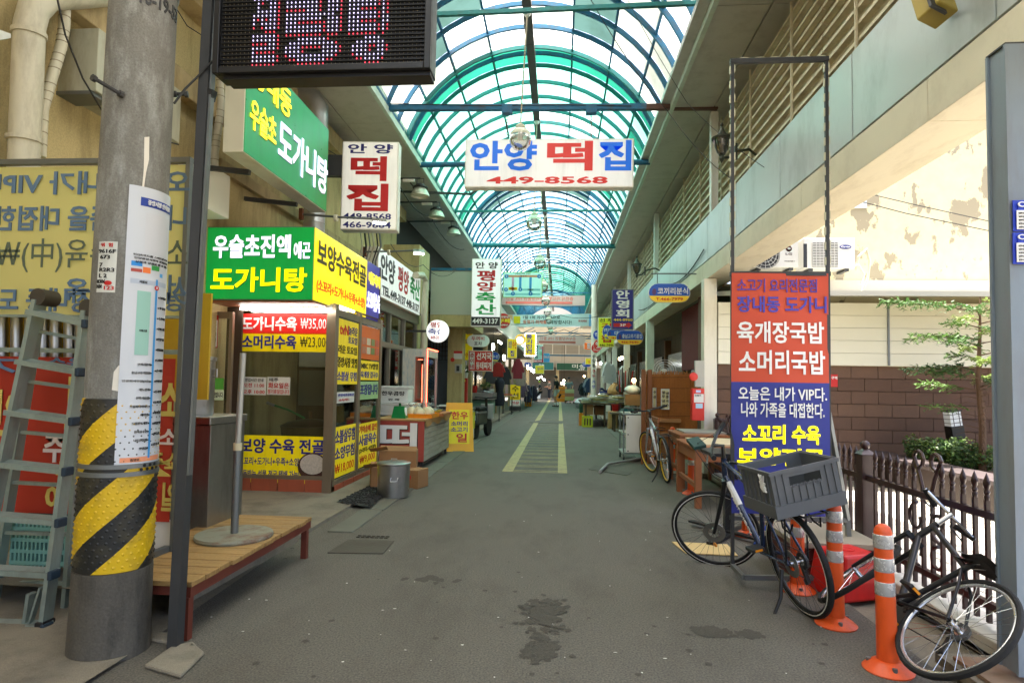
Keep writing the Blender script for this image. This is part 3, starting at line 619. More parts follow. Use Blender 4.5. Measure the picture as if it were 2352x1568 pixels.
for r_ in range(26):
    w_, d_ = rows[r_] if r_ < len(rows) else (rows[12] if r_ % 3 else rows[5])
    ex = lambda q: {k for t in q for k in (range(t[0], t[1] + 1) if isinstance(t, tuple) else (t,))}
    w_, d_ = ex(w_), ex(d_); z = gz + r_ * pit * .985
    if z > bz1 - .02: break
    hood.box(bx0 + .04, bx1 - .04, 3.178, 3.192, z + pit * .33, z + pit * .45)
    for c in range(48):
        x = gx + c * pit; t = mw if c in w_ else mr if c in d_ else mo; k = .0042 if t is not mo else .0028
        t.add([(x - k, 3.186, z), (x, 3.186, z - k * 1.5), (x + k, 3.186, z), (x, 3.186, z + k * 1.5), (x, 3.180, z)], [(0, 1, 4), (1, 2, 4), (2, 3, 4), (3, 0, 4)])
mw.ob('white_diode', mat('white led', (.75, .8, 1), .4, emit=.42, ecol=(.66, .52, 1.)), LEDT, w=True, kind='stuff'); mr.ob('red_diode', mat('red led', (1, .1, .08), .4, emit=.4, ecol=(1, .05, .10)), LEDT, w=True, kind='stuff')
mo.ob('unlit_diode', mat('unlit led', s(120, 112, 88), .5), LEDT, w=True, kind='stuff'); hood.ob('shade_strip', mat('led shade', s(16, 16, 17), .7), LEDT, w=True, kind='stuff')
CAB = thing('hanging_cable', 'loose black cable looping from the LED board to the pole', 'cable', A(430, 210, 3.2))
MB().tube([A(489, 140, 3.2), A(455, 175, 3.2), A(425, 205, 3.15), A(400, 238, 3.1)], .006).ob('cable', WIRE, CAB, w=True, smooth=True)
MB().tube([A(405, 20, 3.15), A(430, 60, 3.2), A(480, 92, 3.3)], .003).ob('thin_cable', WIRE, CAB, w=True)
MB().tube([A(478, 165, 3.24), A(485, 178, 3.24), A(478, 186, 3.24), A(484, 170, 3.24)], .003).ob('cable_loop', BLACKP, CAB, w=True)
MB().cbox(A(482, 218, 3.24), (.05, .05, .06), (.2, .3, .1)).ob('adapter', BLACKP, CAB, w=True)

# ================================================================ fixtures on the beige wall
PVC = mat('grimy pvc pipe', s(204, 198, 176), .5, 0, .1, 6, dirt=s(120, 108, 80), dscale=(3, 3, .8), damt=.55)
def wl(x, y, off=0.): return B(x, y, -4.16 + .06 + off)
DP = thing('drainpipe', 'wide cream drainpipe with elbow on the beige wall behind the pole', 'pipe', wl(50, 700, .12))
MB().tube([wl(48, 760, .12), wl(55, 370, .12), wl(68, 60, .12), wl(78, 22, .12), wl(110, -8, .12), wl(180, -10, .12), wl(240, -14, .12)], .10, 14).ob('pipe', PVC, DP, w=True, smooth=True)
for (x, y) in ((55, 320), (67, 78)): MB().cyl(wl(x, y + 5, .12), wl(x, y - 5, .12), .112, n=16).ob('collar', PVC, DP, w=True, smooth=.5)
for nm, lab, pts, r in (('conduit', 'thin wrapped conduit curving down beside the wide drainpipe', [(150, -20), (148, 60), (140, 110), (120, 175), (98, 250), (92, 360)], .04),
                        ('conduit', 'wrapped cream conduit running down the wall behind the green sign', [(505, 170), (507, 240), (500, 300), (493, 350), (492, 420)], .045)):
    T = thing(nm, lab, 'pipe', wl(*pts[-1], .1)); MB().tube([wl(x, y, .1) for x, y in pts], r, 10).ob('pipe', PVC, T, w=True, smooth=True)
    for k in range(1, len(pts)):
        for q in (.25, .5, .75):
            x = pts[k-1][0] + (pts[k][0] - pts[k-1][0]) * q; y = pts[k-1][1] + (pts[k][1] - pts[k-1][1]) * q; c = wl(x, y, .1); MB().cyl(c - Vector((0, 0, .004)), c + Vector((0, 0, .004)), r * 1.06, n=10).ob('tape_edge', mat('old tape', s(150, 140, 116), .6), T, w=True)
VB = thing('vent_box', 'grey sheet metal vent hood projecting from the beige wall', 'vent', wl(250, 330))
v0, v1 = B(215, 235, -4.16), B(415, 345, -4.16); y0_ = B(208, 300, -3.85).y
MB().box(-4.16, -3.82, y0_, y0_ + 1.1, 3.75, 4.28).ob('hood', mat('vent sheet metal', s(180, 180, 160), .5, .2, .08, 4, dirt=s(110, 84, 50), damt=.5), VB, w=True, bevel=.006)
MB().box(-4.16, -3.85, y0_ - .01, y0_ + .2, 3.72, 3.75).ob('flange', GALV, VB, w=True)
WB = thing('white_box', 'white metal box fixed to the wall above the green lit sign', 'box', B(495, 500, -3.9))
a, b = B(464, 400, -3.88), B(528, 440, -3.88); MB().box(-4.16, -3.88, a.y, b.y, B(528, 505, -3.88).z, B(528, 425, -3.88).z + .1).ob('casing', mat('box white', s(226, 224, 210), .5, 0, .05), WB, w=True, bevel=.006)
MB().bar((-4.1, a.y + .3, B(528, 505, -3.88).z), (-4.1, a.y + .3, 3.3), .04, .04).ob('bracket', DKSTEEL, WB, w=True)
AW = thing('awning_corner', 'corner of a teal awning with white edge reaching in beside the drainpipe', 'awning', A(5, 95, 2.6))
MB().add([A(-80, 40, 2.6), A(25, 78, 3.0), A(25, 88, 3.0), A(-80, 52, 2.6), A(-80, 95, 2.6), A(-80, 105, 2.6)], [(0, 1, 2, 3), (3, 2, 4), (2, 5, 4)]).ob('edge', WHITEP, AW, w=True)
MB().add([A(-80, 56, 2.62), A(18, 90, 3.02), A(-80, 104, 2.62)], [(0, 1, 2)]).ob('canvas', mat('teal canvas', s(50, 140, 128), .7, tr=.3), AW, w=True)
CB2 = thing('wall_cable', 'thin slack cable hanging across the drainpipe and vent hood', 'cable', wl(160, 300))
MB().tube([B(130, -10, -3.6), B(150, 80, -3.6), B(190, 180, -3.6), B(235, 255, -3.6), B(290, 305, -3.6), B(410, 332, -3.6)], .007, 5).ob('cable', WIRE, CB2, w=True)
# ================================================================ wooden deck, stand, cabinet and pot
WOOD = mat('deck board', s(158, 124, 72), .7, 0, .25, 3, bump=.2, bscale=30, dirt=s(98, 72, 40), dscale=(.7, 7, 2), damt=.75, speck=.12, sscale=60)
BRN = mat('brown painted steel', s(108, 50, 36), .55, .1, .15, 6)
DK = thing('wooden_deck', 'low wooden deck of yellow boards on brown steel legs beside the kerb', 'deck', (-2.5, 4.2, 0))
dx1 = G(440, 1470).x; dy0, dy1 = G(440, 1470).y - .02, G(712, 1280).y + .03; DZ = .315; dx0 = dx1 - .70
nb = 12
for i in range(nb):
    y = dy0 + i * (dy1 - dy0) / nb
    MB().box(dx0, dx1 + random.uniform(-.008, .008), y + .003, y + (dy1 - dy0) / nb - .003, DZ - .028, DZ).ob('board', WOOD, DK, w=True, bevel=.003)
for x in (dx1 - .03, dx0 + .05): MB().box(x - .025, x + .02, dy0 + .01, dy1 - .01, DZ - .085, DZ - .029).ob('side_rail', BRN, DK, w=True)
for y in (dy0 + .02, dy1 - .06): MB().box(dx0 + .07, dx1 - .06, y, y + .04, DZ - .08, DZ - .03).ob('cross_rail', BRN, DK, w=True)
for x in (dx1 - .04, dx0 + .05):
    for y in (dy0 + .03, dy1 - .05): MB().box(x - .022, x + .022, y - .022, y + .022, 0, DZ - .086).ob('leg', BRN, DK, w=True)
MB().grid(lambda u, v: (-2.28 - 1.6 * u + .02 * math.sin(v * 20), 3.5 + 1.75 * v, .13 + .03 * u), 4, 12).add([(-2.28, 3.5, 0), (-2.26, 5.25, 0), (-2.26, 5.25, .13), (-2.28, 3.5, .13)], [(0, 1, 2, 3)]).ob('stone_step', CONC)
tag(bpy.data.objects['stone_step'], kind='structure')
for (px, py, r_) in ((545, 1252, .05), (520, 1270, .06), (500, 1268, .05), (560, 1247, .03), (480, 1276, .02)):
    p = G(px, py, DZ); blob(p.x, p.y, r_, r_ * .6, DZ + .002, mat('peeled brown paint', s(82, 52, 32), .8), 'paint_patch', 12, parent=None, jag=.5).parent = DK
c = G(538, 1233, DZ)
UB = thing('round_base_pole', 'rusty round plate base with grey pipe pole standing on the wooden deck', 'stand', c)
MB().lathe([(.0, 0), (.25, 0), (.255, .012), (.25, .028), (0, .03)], 40).ob('base_plate', mat('rusted plate', s(140, 140, 122), .7, .2, .15, 7, dirt=s(112, 62, 36), dscale=(3, 3, 3), damt=.9), UB, smooth=.5)
MB().cyl((0, 0, .03), (.0, 0, .62), .026, n=14).ob('lower_pipe', GALV, UB, smooth=.5)
MB().cyl((0, 0, .62), (.015, 0, 1.28), .021, n=14).ob('upper_pipe', mat('pale pipe', s(170, 170, 164), .4, .5), UB, smooth=.5)
MB().cyl((0, 0, .6), (0, 0, .65), .03, n=14).ob('tape_wrap', flat('masking tape', (208, 196, 160)), UB, smooth=.5)
# steel cabinet and stock pot behind the post
cb_ = A(455, 1215, 4.35)
SCB = thing('steel_cabinet', 'brushed steel kitchen cabinet on casters beside the deck', 'cabinet', (cb_.x - .1, 4.4, DZ))
xa, xb = A(418, 1000, 4.35).x - .35, A(485, 1000, 4.35).x; zt_ = A(485, 958, 4.35).z
MB().box(xa, xb - .01, 4.36, 4.85, .20, zt_ - .06).ob('body', mat('stained steel', (.33, .32, .30), .3, .9, .25, 4, dirt=s(70, 60, 48), damt=.5), SCB, w=True, bevel=.004)
MB().box(xa, xb, 4.33, 4.87, zt_ - .055, zt_).ob('worktop', STEEL, SCB, w=True, bevel=.006)
for x in (xb - .06, xa + .06):
    for y in (4.42, 4.78): MB().cyl((x - .015, y, .175), (x + .015, y, .175), .03, n=12).ob('caster', BLACKP, SCB, w=True)
pc = Vector((A(440, 950, 4.55).x, 4.58, zt_))
PT = thing('stock_pot', 'tall steel stock pot with lid standing on the steel cabinet', 'pot', pc)
MB().lathe([(.0, 0), (.135, 0), (.14, .01), (.14, .42), (.15, .43), (.15, .455), (.06, .47), (0, .475)], 26).ob('vessel', STEEL, PT, smooth=.5)
MB().tube([(.14, 0, .3), (.175, 0, .3), (.175, 0, .36), (.14, 0, .36)], .006).ob('handle', STEEL, PT)

# ================================================================ restaurant kiosk with lit corner sign
BRZ = mat('bronze aluminium', s(140, 126, 108), .4, .5, .08, 5, dirt=s(90, 78, 62), damt=.3)
TILE = mat('terracotta tile', s(168, 84, 58), .6, 0, .12, 4, dirt=s(110, 70, 50), damt=.5)
KX, KY0, KY1 = -2.78, 7.36, 9.38
KI = thing('restaurant_kiosk', 'glass fronted restaurant booth in bronze aluminium frames under the green sign', 'kiosk', (KX, KY0, 0))
def kb(nm, m, *b, **k): return MB().box(*b).ob(nm, m, KI, w=True, **k)
zb_, zt2 = .21, 2.27; xL = A(538, 900, KY0).x; SH = 2.36
for i in range(4):
    x = -4.15 + i * .345; kb('base_tile', TILE, x, x + .335, KY0, KY0 + .03, .0, zb_ - .03, bevel=.003)
for i in range(5):
    y = KY0 + .03 + i * .4; kb('base_tile', TILE, KX - .03, KX, y, y + .39, 0, .1, bevel=.003)
kb('corner_post', BRZ, KX - .115, KX, KY0 - .012, KY0 + .1, 0, SH)
kb('post', BRZ, xL - .05, xL + .04, KY0 - .01, KY0 + .08, .1, SH); kb('bottom_rail', BRZ, xL + .041, KX - .116, KY0, KY0 + .06, zb_ - .03, zb_ + .02); kb('top_rail', BRZ, xL + .041, KX - .116, KY0, KY0 + .06, zt2, SH - .01)
for y in (8.28, 9.28): kb('side_post', BRZ, KX - .06, KX - .004, y, y + .09, .02, SH)
for (a, b) in ((KY0 + .101, 8.279), (8.371, 9.279)):
    kb('side_rail', BRZ, KX - .055, KX - .008, a, b, .10, .16); kb('side_rail', BRZ, KX - .055, KX - .008, a, b, 2.22, 2.3)
    kb('side_glass', CLEAR, KX - .034, KX - .026, a, b, .161, 2.219)
kb('front_glass', CLEAR, xL + .042, KX - .117, KY0 + .024, KY0 + .032, zb_ + .021, zt2 - .001)
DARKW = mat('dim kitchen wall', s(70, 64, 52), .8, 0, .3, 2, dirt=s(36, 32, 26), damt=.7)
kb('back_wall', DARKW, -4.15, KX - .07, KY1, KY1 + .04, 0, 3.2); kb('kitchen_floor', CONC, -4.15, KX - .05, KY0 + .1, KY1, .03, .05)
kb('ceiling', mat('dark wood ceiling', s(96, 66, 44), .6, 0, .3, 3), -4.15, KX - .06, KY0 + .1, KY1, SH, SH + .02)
# recessed door at the entrance
ENT = thing('entrance_door', 'bronze framed glass entrance door with paper notices next to the booth', 'door', (-4.05, 7.12, .1))
ex0, ex1 = A(468, 900, 7.1).x, A(530, 900, 7.1).x
for x in (ex0, ex1 - .04): MB().box(x, x + .04, 7.08, 7.13, .12, 2.22).ob('stile', BRZ, ENT, w=True)
for z in (.12, 2.14): MB().box(ex0 + .041, ex1 - .041, 7.08, 7.13, z, z + .08).ob('rail', BRZ, ENT, w=True)
MB().box(ex0 + .041, ex1 - .041, 7.10, 7.106, .201, 2.139).ob('glass', CLEAR, ENT, w=True)
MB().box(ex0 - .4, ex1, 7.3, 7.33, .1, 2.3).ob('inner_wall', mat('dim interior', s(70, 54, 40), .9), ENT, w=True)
PAP = flat('paper notice', (226, 226, 220), .7)
def note(T, x0, y0, x1, y1, Y, m, texts, nm='notice'):
    p, w, h = rect(x0, y0, x1, y1, Y); l = wmat(T).inverted() @ p
    MB().box(l.x - w / 2, l.x + w / 2, l.y, l.y + .002, l.z, l.z + h).ob(nm, m, T)
    for t in texts: lettering(T, t[0], t[1], l.x + (t[2] - .5) * w, l.x + (t[3] - .5) * w, l.z + t[4] * h, l.z + t[5] * h, y=l.y - .002, wt=t[6] if len(t) > 6 else .015, th=.002)
note(ENT, 455, 724, 502, 798, 7.07, flat('red notice', (190, 36, 30)), [])
note(ENT, 458, 735, 500, 796, 7.066, PAP, [('재난소득카드', BLACK, .06, .94, .78, .94), ('청년기본소득', BLACK, .06, .94, .58, .74), ('안양사랑상품권', BLACK, .06, .94, .38, .54), ('온누리상품권', BLACK, .06, .94, .18, .34)])
note(ENT, 452, 822, 494, 866, 7.066, PAP, [('매주', BLACK, .1, .6, .72, .95), ('화요일은', RED, .05, .92, .4, .68, .03), ('정기휴일입니다', RED, .05, .92, .1, .32)])
GRN = flat('green notice', (90, 176, 70))
note(ENT, 452, 868, 514, 918, 7.064, flat('pale green notice', (196, 224, 180)), []); note(ENT, 452, 868, 514, 893, 7.060, GRN, [('오세요', BLACK, .1, .62, .2, .85, .03)]); note(ENT, 452, 896, 514, 916, 7.060, flat('pale notice', (220, 232, 206)), [('은 일이 있을 것입니다', BLACK, .02, .98, .2, .8)])
note(ENT, 480, 1008, 508, 1108, 7.064, flat('mint notice', (206, 228, 206)), [('육수는', BLACK, .1, .9, .72, .88), ('동시에', BLACK, .2, .9, .42, .56), ('입니다', BLACK, .1, .9, .12, .26)])
# signs on the booth front
PR_ = flat('price red', (205, 34, 28), .35, emit=.05); PY = flat('price yellow', (238, 214, 10), .35, emit=.03); PB2 = flat('deep blue print', (30, 34, 140))
note(KI, 547, 722, 766, 766, KY0 + .012, PR_, [('도가니수육', WHITE, .04, .62, .16, .86, .05), ('₩35,000', WHITE, .66, .97, .2, .8, .02)], 'price_board')
note(KI, 547, 766, 764, 806, KY0 + .012, PY, [('소머리수육', PB2, .04, .62, .14, .88, .05), ('₩23,000', BLACK, .66, .97, .18, .82, .02)], 'price_board')
note(KI, 555, 866, 612, 906, KY0 + .012, PAP, [('영업시간 안내', BLACK, .12, .88, .74, .93), ('오전 11:00', RED, .08, .92, .42, .66), ('오후 10:00', RED, .05, .95, .06, .3)])
note(KI, 613, 866, 667, 906, KY0 + .012, PAP, [('매주', BLACK, .08, .48, .74, .95), ('화요일은', RED, .05, .95, .36, .68, .03), ('정기휴일입니다', RED, .03, .97, .06, .3)])
note(KI, 547, 1003, 754, 1106, KY0 + .012, PY, [('보양 수육 전골', PB2, .01, .96, .62, .94, .05), ('소꼬리+도가니+우족+소양)', PB2, .0, .70, .34, .54, .02), ('감동받는 선물-전국 택배 가능)', PB2, .0, .69, .08, .27, .02)], 'menu_board')
pp, pw_, ph_ = rect(682, 1040, 753, 1103, KY0); lc = wmat(KI).inverted() @ pp
MB().prism([(.5 * pw_ * math.cos(t / 20 * 6.283), ph_ / 2 + .5 * ph_ * math.sin(t / 20 * 6.283)) for t in range(20)], .002, Matrix.Translation((lc.x, .006, lc.z))).ob('dish_print', flat('dish brown', (70, 40, 34)), KI)
FOOD = mat('printed meat dish', s(196, 184, 172), .4, 0, .5, 40)
MB().prism([(.42 * pw_ * math.cos(t / 20 * 6.283), ph_ / 2 + .03 + .36 * ph_ * math.sin(t / 20 * 6.283)) for t in range(20)], .002, Matrix.Translation((lc.x, .002, lc.z))).ob('dish_print', FOOD, KI)
# side boards
def side_note(T, X, y0, y1, z0, z1, m, texts, nm='side_board'):
    l0 = wmat(T).inverted() @ Vector((X, y0, z0)); w, h = y1 - y0, z1 - z0
    M_ = Matrix.Translation(l0) @ Matrix.Rotation(R(90), 4, 'Z')
    MB().box(0, w, 0, .003, 0, h).xf(M_).ob(nm, m, T)
    for t in texts:
        lettering(T, t[0], t[1], t[2] * w, t[3] * w, t[4] * h, t[5] * h, y=-.002, wt=t[6] if len(t) > 6 else .02, fn=lambda p: M_ @ p)
ya, yb2, yc, yd = KY0 + .11, 8.27, 8.38, 9.27; XS = KX - .02
side_note(KI, XS, ya, yb2, 1.36, 2.2, PY, [('tvN', RED, .1, .5, .76, .92, .05), ('놀라운', PB2, .5, .95, .78, .92), ('토요일', PB2, .5, .95, .64, .76), ('라운 토요일', BLACK, .06, .94, .47, .6), ('중앙시장 맛집', BLACK, .04, .96, .26, .42, .03), ('소볼살 무침', BLUE, .04, .96, .05, .2, .03)])
side_note(KI, XS, ya + .05, yb2 - .1, 1.12, 1.26, PAP, [('안양사랑상품권', BLUE, .05, .95, .6, .85), ('소득카드', RED, .1, .7, .15, .4)])
side_note(KI, XS, ya, yb2, .18, .82, PY, [('소볼살무침', PB2, .04, .96, .66, .94, .04), ('소양무침', PB2, .04, .96, .34, .6, .04), ('₩18,000', RED, .06, .94, .06, .26, .03)])
side_note(KI, XS, yc, yd, 1.72, 2.2, flat('menu orange', (226, 110, 40)), [])
for k in range(8):
    yq = yc + .06 + (k % 4) * .21; zq = 1.80 + (k // 4) * .13; side_note(KI, XS + .003, yq, yq + .17, zq, zq + .1, mat('dish photo %d' % (k % 4), s(*[(190, 120, 90), (214, 200, 180), (120, 140, 80), (200, 90, 70)][k % 4]), .4, 0, .5, 30), [], 'dish_photo')
side_note(KI, XS, yc, yd, 1.42, 1.70, PY, [('MBC TV방영', BLACK, .06, .94, .56, .9, .03), ('육개장 칼국수', BLUE, .04, .96, .1, .45, .03)])
side_note(KI, XS, yc, yd, 1.14, 1.40, flat('leaf green notice', (170, 210, 150)), [('포장됩니다', PB2, .04, .96, .25, .85, .04)])
side_note(KI, XS, yc, yd, .18, .80, PY, [('가마솥에 끓인', RED, .04, .96, .78, .95, .02), ('사골육수', PB2, .04, .96, .48, .74, .04), ('(2리터-4인분)', BLACK, .06, .94, .31, .44), ('₩9,000', RED, .1, .9, .06, .26, .03)])
# inside: cauldron, ducts, hose
CD = thing('black_cauldron', 'black iron cauldron with knobbed lid behind the booth glass', 'cauldron', (-3.42, 8.2, .45))
IRON = mat('black iron', s(26, 26, 26), .45, .3, .2, 8)
MB().lathe([(.30, 0), (.36, .1), (.38, .3), (.39, .33)], 28).ob('vessel', IRON, CD, smooth=.6); MB().lathe([(.39, .335), (.30, .38), (.12, .42), (0, .43)], 28).ob('lid', IRON, CD, smooth=.6); MB().lathe([(.02, .43), (.025, .5), (.03, .52), (0, .53)], 10).ob('knob', mat('wood knob', s(110, 80, 50)), CD, smooth=.6)
CS = thing('cauldron_stove', 'steel stove ring base under the black cauldron', 'stove', (-3.42, 8.2, .05)); MB().box(-.4, .4, -.4, .4, 0, .4).ob('stove_body', mat('stove dark', s(54, 48, 42), .7, .3), CS, bevel=.01)
KD = thing('booth_duct', 'round metal duct rising inside the glass booth', 'duct', (-3.30, 9.1, .5)); 
for i in range(9): MB().cyl((-3.30, 9.15, .5 + i * .21), (-3.30, 9.15, .7 + i * .21), .09, n=16).ob('duct_section', STEEL, KD, w=True, smooth=.5)
HO = thing('green_hose', 'green hose with spray head hanging over the cauldron', 'hose', A(640, 930, 8.2)); MB().tube([A(700, 960, 8.2), A(660, 940, 8.1), A(628, 930, 8.0)], .014, 8).ob('hose', flat('hose green', (30, 140, 70)), HO, w=True); MB().cyl(A(630, 931, 8.), A(612, 924, 7.95), .02, n=8).ob('spray_head', STEEL, HO, w=True)
for i, (px, r_) in enumerate(((563, .02), (592, .025), (625, .015))):
    T = thing('kitchen_pipe', ['slim steel pipe farthest from the duct in the booth', 'thicker steel pipe in the middle of the booth wall', 'thin white pipe in the booth beside the duct'][i], 'pipe', A(px, 1000, 9.2)); MB().cyl(A(px, 1000, 9.25), A(px, 740, 9.25), r_, n=8).ob('pipe', STEEL if i < 2 else PVC, T, w=True)
KS = thing('kitchen_shelf', 'white wall shelf unit inside the booth above the cauldron', 'shelf', A(730, 880, 9.2))
MB().box(A(692, 850, 9.2).x, A(752, 850, 9.2).x, 9.1, 9.37, A(700, 842, 9.2).z, A(700, 800, 9.2).z).ob('unit', mat('enamel white', s(196, 196, 186), .4), KS, w=True, bevel=.01); MB().box(A(692, 850, 9.2).x, A(752, 850, 9.2).x, 9.12, 9.37, A(700, 930, 9.2).z, A(700, 850, 9.2).z).ob('cupboard', mat('grey enamel', s(110, 112, 108), .4, .3), KS, w=True)
# corner light box
LB_ = thing('corner_light_box', 'lit corner sign green in front and yellow along the street above booth', 'sign', (-2.75, 6.81, SH))
fx0, fx1, fz0, fz1 = A(473, 600, 6.81).x, A(721, 600, 6.81).x, A(720, 690, 6.81).z, A(722, 520, 6.81).z
SX = fx1; SY1 = B(874, 660, SX).y; YSP = B(842, 660, SX).y
GRL = flat('lit green acrylic', (0, 120, 46), .3, emit=.20, var=.1); YLL = flat('lit yellow acrylic', (240, 214, 0), .3, emit=.17); PUL = flat('lit violet acrylic', (46, 36, 130), .3, emit=.13)
WLI = flat('lit white letter', (232, 232, 250), .3, emit=.22); YLI = flat('lit yellow letter', (250, 240, 0), .3, emit=.22)
MB().box(fx0, SX - .006, 6.816, SY1, fz0, fz1).ob('body', GALV, LB_, w=True)
MB().box(fx0 + .01, SX - .01, 6.808, 6.816, fz0 + .012, fz1 - .012).ob('front_face', GRL, LB_, w=True)
w_, h_ = SX - fx0 - .02, fz1 - fz0 - .024; M0 = wmat(LB_).inverted() @ Matrix.Translation((fx0 + .01, 6.806, fz0 + .012))
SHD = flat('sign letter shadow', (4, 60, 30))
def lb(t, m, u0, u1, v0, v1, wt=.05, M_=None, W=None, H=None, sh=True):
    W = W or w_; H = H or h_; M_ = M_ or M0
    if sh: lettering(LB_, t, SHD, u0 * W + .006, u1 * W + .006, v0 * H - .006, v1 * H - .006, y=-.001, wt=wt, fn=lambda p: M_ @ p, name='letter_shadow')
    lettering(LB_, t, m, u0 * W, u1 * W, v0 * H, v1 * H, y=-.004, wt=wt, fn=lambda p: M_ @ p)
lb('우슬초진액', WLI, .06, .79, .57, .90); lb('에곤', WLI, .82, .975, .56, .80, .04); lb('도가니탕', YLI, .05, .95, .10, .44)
MB().box(SX - .006, SX, 6.822, YSP, fz0 + .01, fz1 - .01).ob('side_face', YLL, LB_, w=True); MB().box(SX - .006, SX, YSP + .004, SY1 - .01, fz0 + .01, fz1 - .01).ob('side_face', PUL, LB_, w=True)
MS = wmat(LB_).inverted() @ Matrix.Translation((SX + .002, 6.82, fz0 + .01)) @ Matrix.Rotation(R(90), 4, 'Z'); W2 = YSP - 6.82; H2 = fz1 - fz0 - .02
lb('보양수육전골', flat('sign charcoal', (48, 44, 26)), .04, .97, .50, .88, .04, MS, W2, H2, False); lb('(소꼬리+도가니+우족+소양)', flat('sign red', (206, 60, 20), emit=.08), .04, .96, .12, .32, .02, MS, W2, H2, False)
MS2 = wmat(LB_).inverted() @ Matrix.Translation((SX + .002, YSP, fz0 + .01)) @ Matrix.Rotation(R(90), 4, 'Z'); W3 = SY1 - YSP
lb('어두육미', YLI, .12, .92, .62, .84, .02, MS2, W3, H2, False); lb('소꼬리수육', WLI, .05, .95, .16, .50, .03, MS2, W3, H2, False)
MB().box(fx0, SX, 6.83, KY0 + .02, fz0 - .02, fz0 - .004).ob('wood_soffit', mat('printed wood soffit', s(150, 92, 58), .45, 0, .35, 4), LB_, w=True)
TB = thing('tube_lamp', 'long white fluorescent tube glowing above the price boards', 'lamp', (-3.35, 7.2, 2.3))
TUBE = mat('glowing tube', (1, 1, 1), .4, emit=5., ecol=(1, .97, .9))
MB().cyl((A(552, 716, 7.25).x, 7.25, 2.275), (A(760, 716, 7.25).x, 7.25, 2.275), .014, n=10).ob('tube', TUBE, TB, w=True); MB().box(A(550, 716, 7.25).x, A(762, 716, 7.25).x, 7.235, 7.265, 2.295, 2.33).ob('batten', WHITEP, TB, w=True)
TB2 = thing('tube_lamp', 'short bright lamp under the yellow side of the corner sign', 'lamp', (-2.8, 7.6, 2.3)); MB().cyl((-2.80, 7.5, 2.345), (-2.80, 8.05, 2.345), .014, n=10).ob('tube', TUBE, TB2, w=True)
# ================================================================ green wall sign, duct, vertical rice cake sign
GS = thing('green_wall_sign', 'large green wall sign with yellow and white letters in a cream box', 'sign', (-3.2, 6.2, 3.76))
g0, g1 = B(560, 357, -3.2).y, B(750, 487, -3.2).y; gz0, gz1 = B(748, 487, -3.2).z, B(755, 298, -3.2).z
MB().box(-3.42, -3.206, g0 - .01, g1, gz0, gz1).ob('box', mat('sign box cream', s(214, 210, 190), .5, 0, .05, 3, dirt=s(150, 140, 110), damt=.4), GS, w=True, bevel=.006)
MB().box(-3.206, -3.2, g0, g1 - .01, gz0 + .01, gz1 - .01).ob('face', flat('green acrylic', (0, 130, 62), .3, emit=.06, var=.2), GS, w=True)
MG = wmat(GS).inverted() @ Matrix.Translation((-3.197, g0, gz0)) @ Matrix.Rotation(R(90), 4, 'Z'); WG, HG = g1 - g0, gz1 - gz0
for t, m, u0, u1, v0, v1, wt in (('장내동', YLI, .04, .46, .66, .96, .03), ('우슬초', YLI, .04, .30, .26, .54, .03), ('도가니탕', WLI, .33, .99, .18, .60, .03)):
    lettering(GS, t, BLACK, u0 * WG + .008, u1 * WG + .008, v0 * HG - .008, v1 * HG - .008, y=.0, wt=wt + .012, fn=lambda p: MG @ p, name='letter_outline'); lettering(GS, t, m, u0 * WG, u1 * WG, v0 * HG, v1 * HG, wt=wt, fn=lambda p: MG @ p)
for y in (g0 + .5, g0 + 1.7): MB().bar((-4.1, y, gz0 + .05), (-3.4, y, gz0 - .03), .05, .05).ob('bracket', DKSTEEL, GS, w=True)
SD = thing('spiral_duct', 'fat galvanised spiral duct with elbow between green sign and white sign', 'duct', (-3.55, 9.0, 2.6))
DX, DYq = B(742, 400, -3.5).x, 8.72
for i in range(12): MB().lathe([(.155, 0), (.16, .01), (.155, .02), (.155, .235)], 22, (A(738, 0, DYq).x, DYq, 2.55 + i * .235)).ob('duct_section', mat('galvanised duct', (.45, .46, .46), .35, .85, .15, 6), SD, w=True, smooth=.6)
p = Vector((A(738, 0, DYq).x, DYq, 5.37)); MB().tube([p, p + Vector((0, 0, .12)), p + Vector((-.08, .0, .25)), p + Vector((-.25, 0, .3)), p + Vector((-.6, 0, .3))], .157, 20).ob('elbow', MATS['galvanised duct'], SD, w=True, smooth=True)
MB().cyl((p.x, DYq, 4.6), (p.x, DYq, 4.64), .175, n=22).ob('strap', GALV, SD, w=True)
WBX = mat('sign box white', s(228, 226, 214), .45, 0, .04, 3, dirt=s(150, 140, 110), dscale=(2, 2, .5), damt=.35); WFA = flat('lit white acrylic', (226, 224, 214), .35, emit=.08)
p, w, h = rect(782, 324, 915, 528, 9.0)
T = sign('rice_cake_sign', 'white vertical rice cake sign with large red letters on the beige wall', 'sign', p, R(4), w, h, .22, WFA, WBX, [('안 양', NAVY, .1, .9, .86, .97, .04), ('떡', RED, .16, .80, .55, .83, .06), ('집', RED, .10, .84, .21, .52, .06), ('449-8568', NAVY, .05, .90, .115, .185, .03), ('466-9884', NAVY, .05, .90, .02, .09, .03)])
MB().box(-w / 2 - .35, -w / 2, .06, .16, h * .62, h * .86).ob('bracket', DKSTEEL, T)
FLH = mat('floodlight casing', s(150, 150, 146), .4, .5); FLW = mat('floodlight glow', (1, 1, 1), .4, emit=14., ecol=(1, 1, .97))
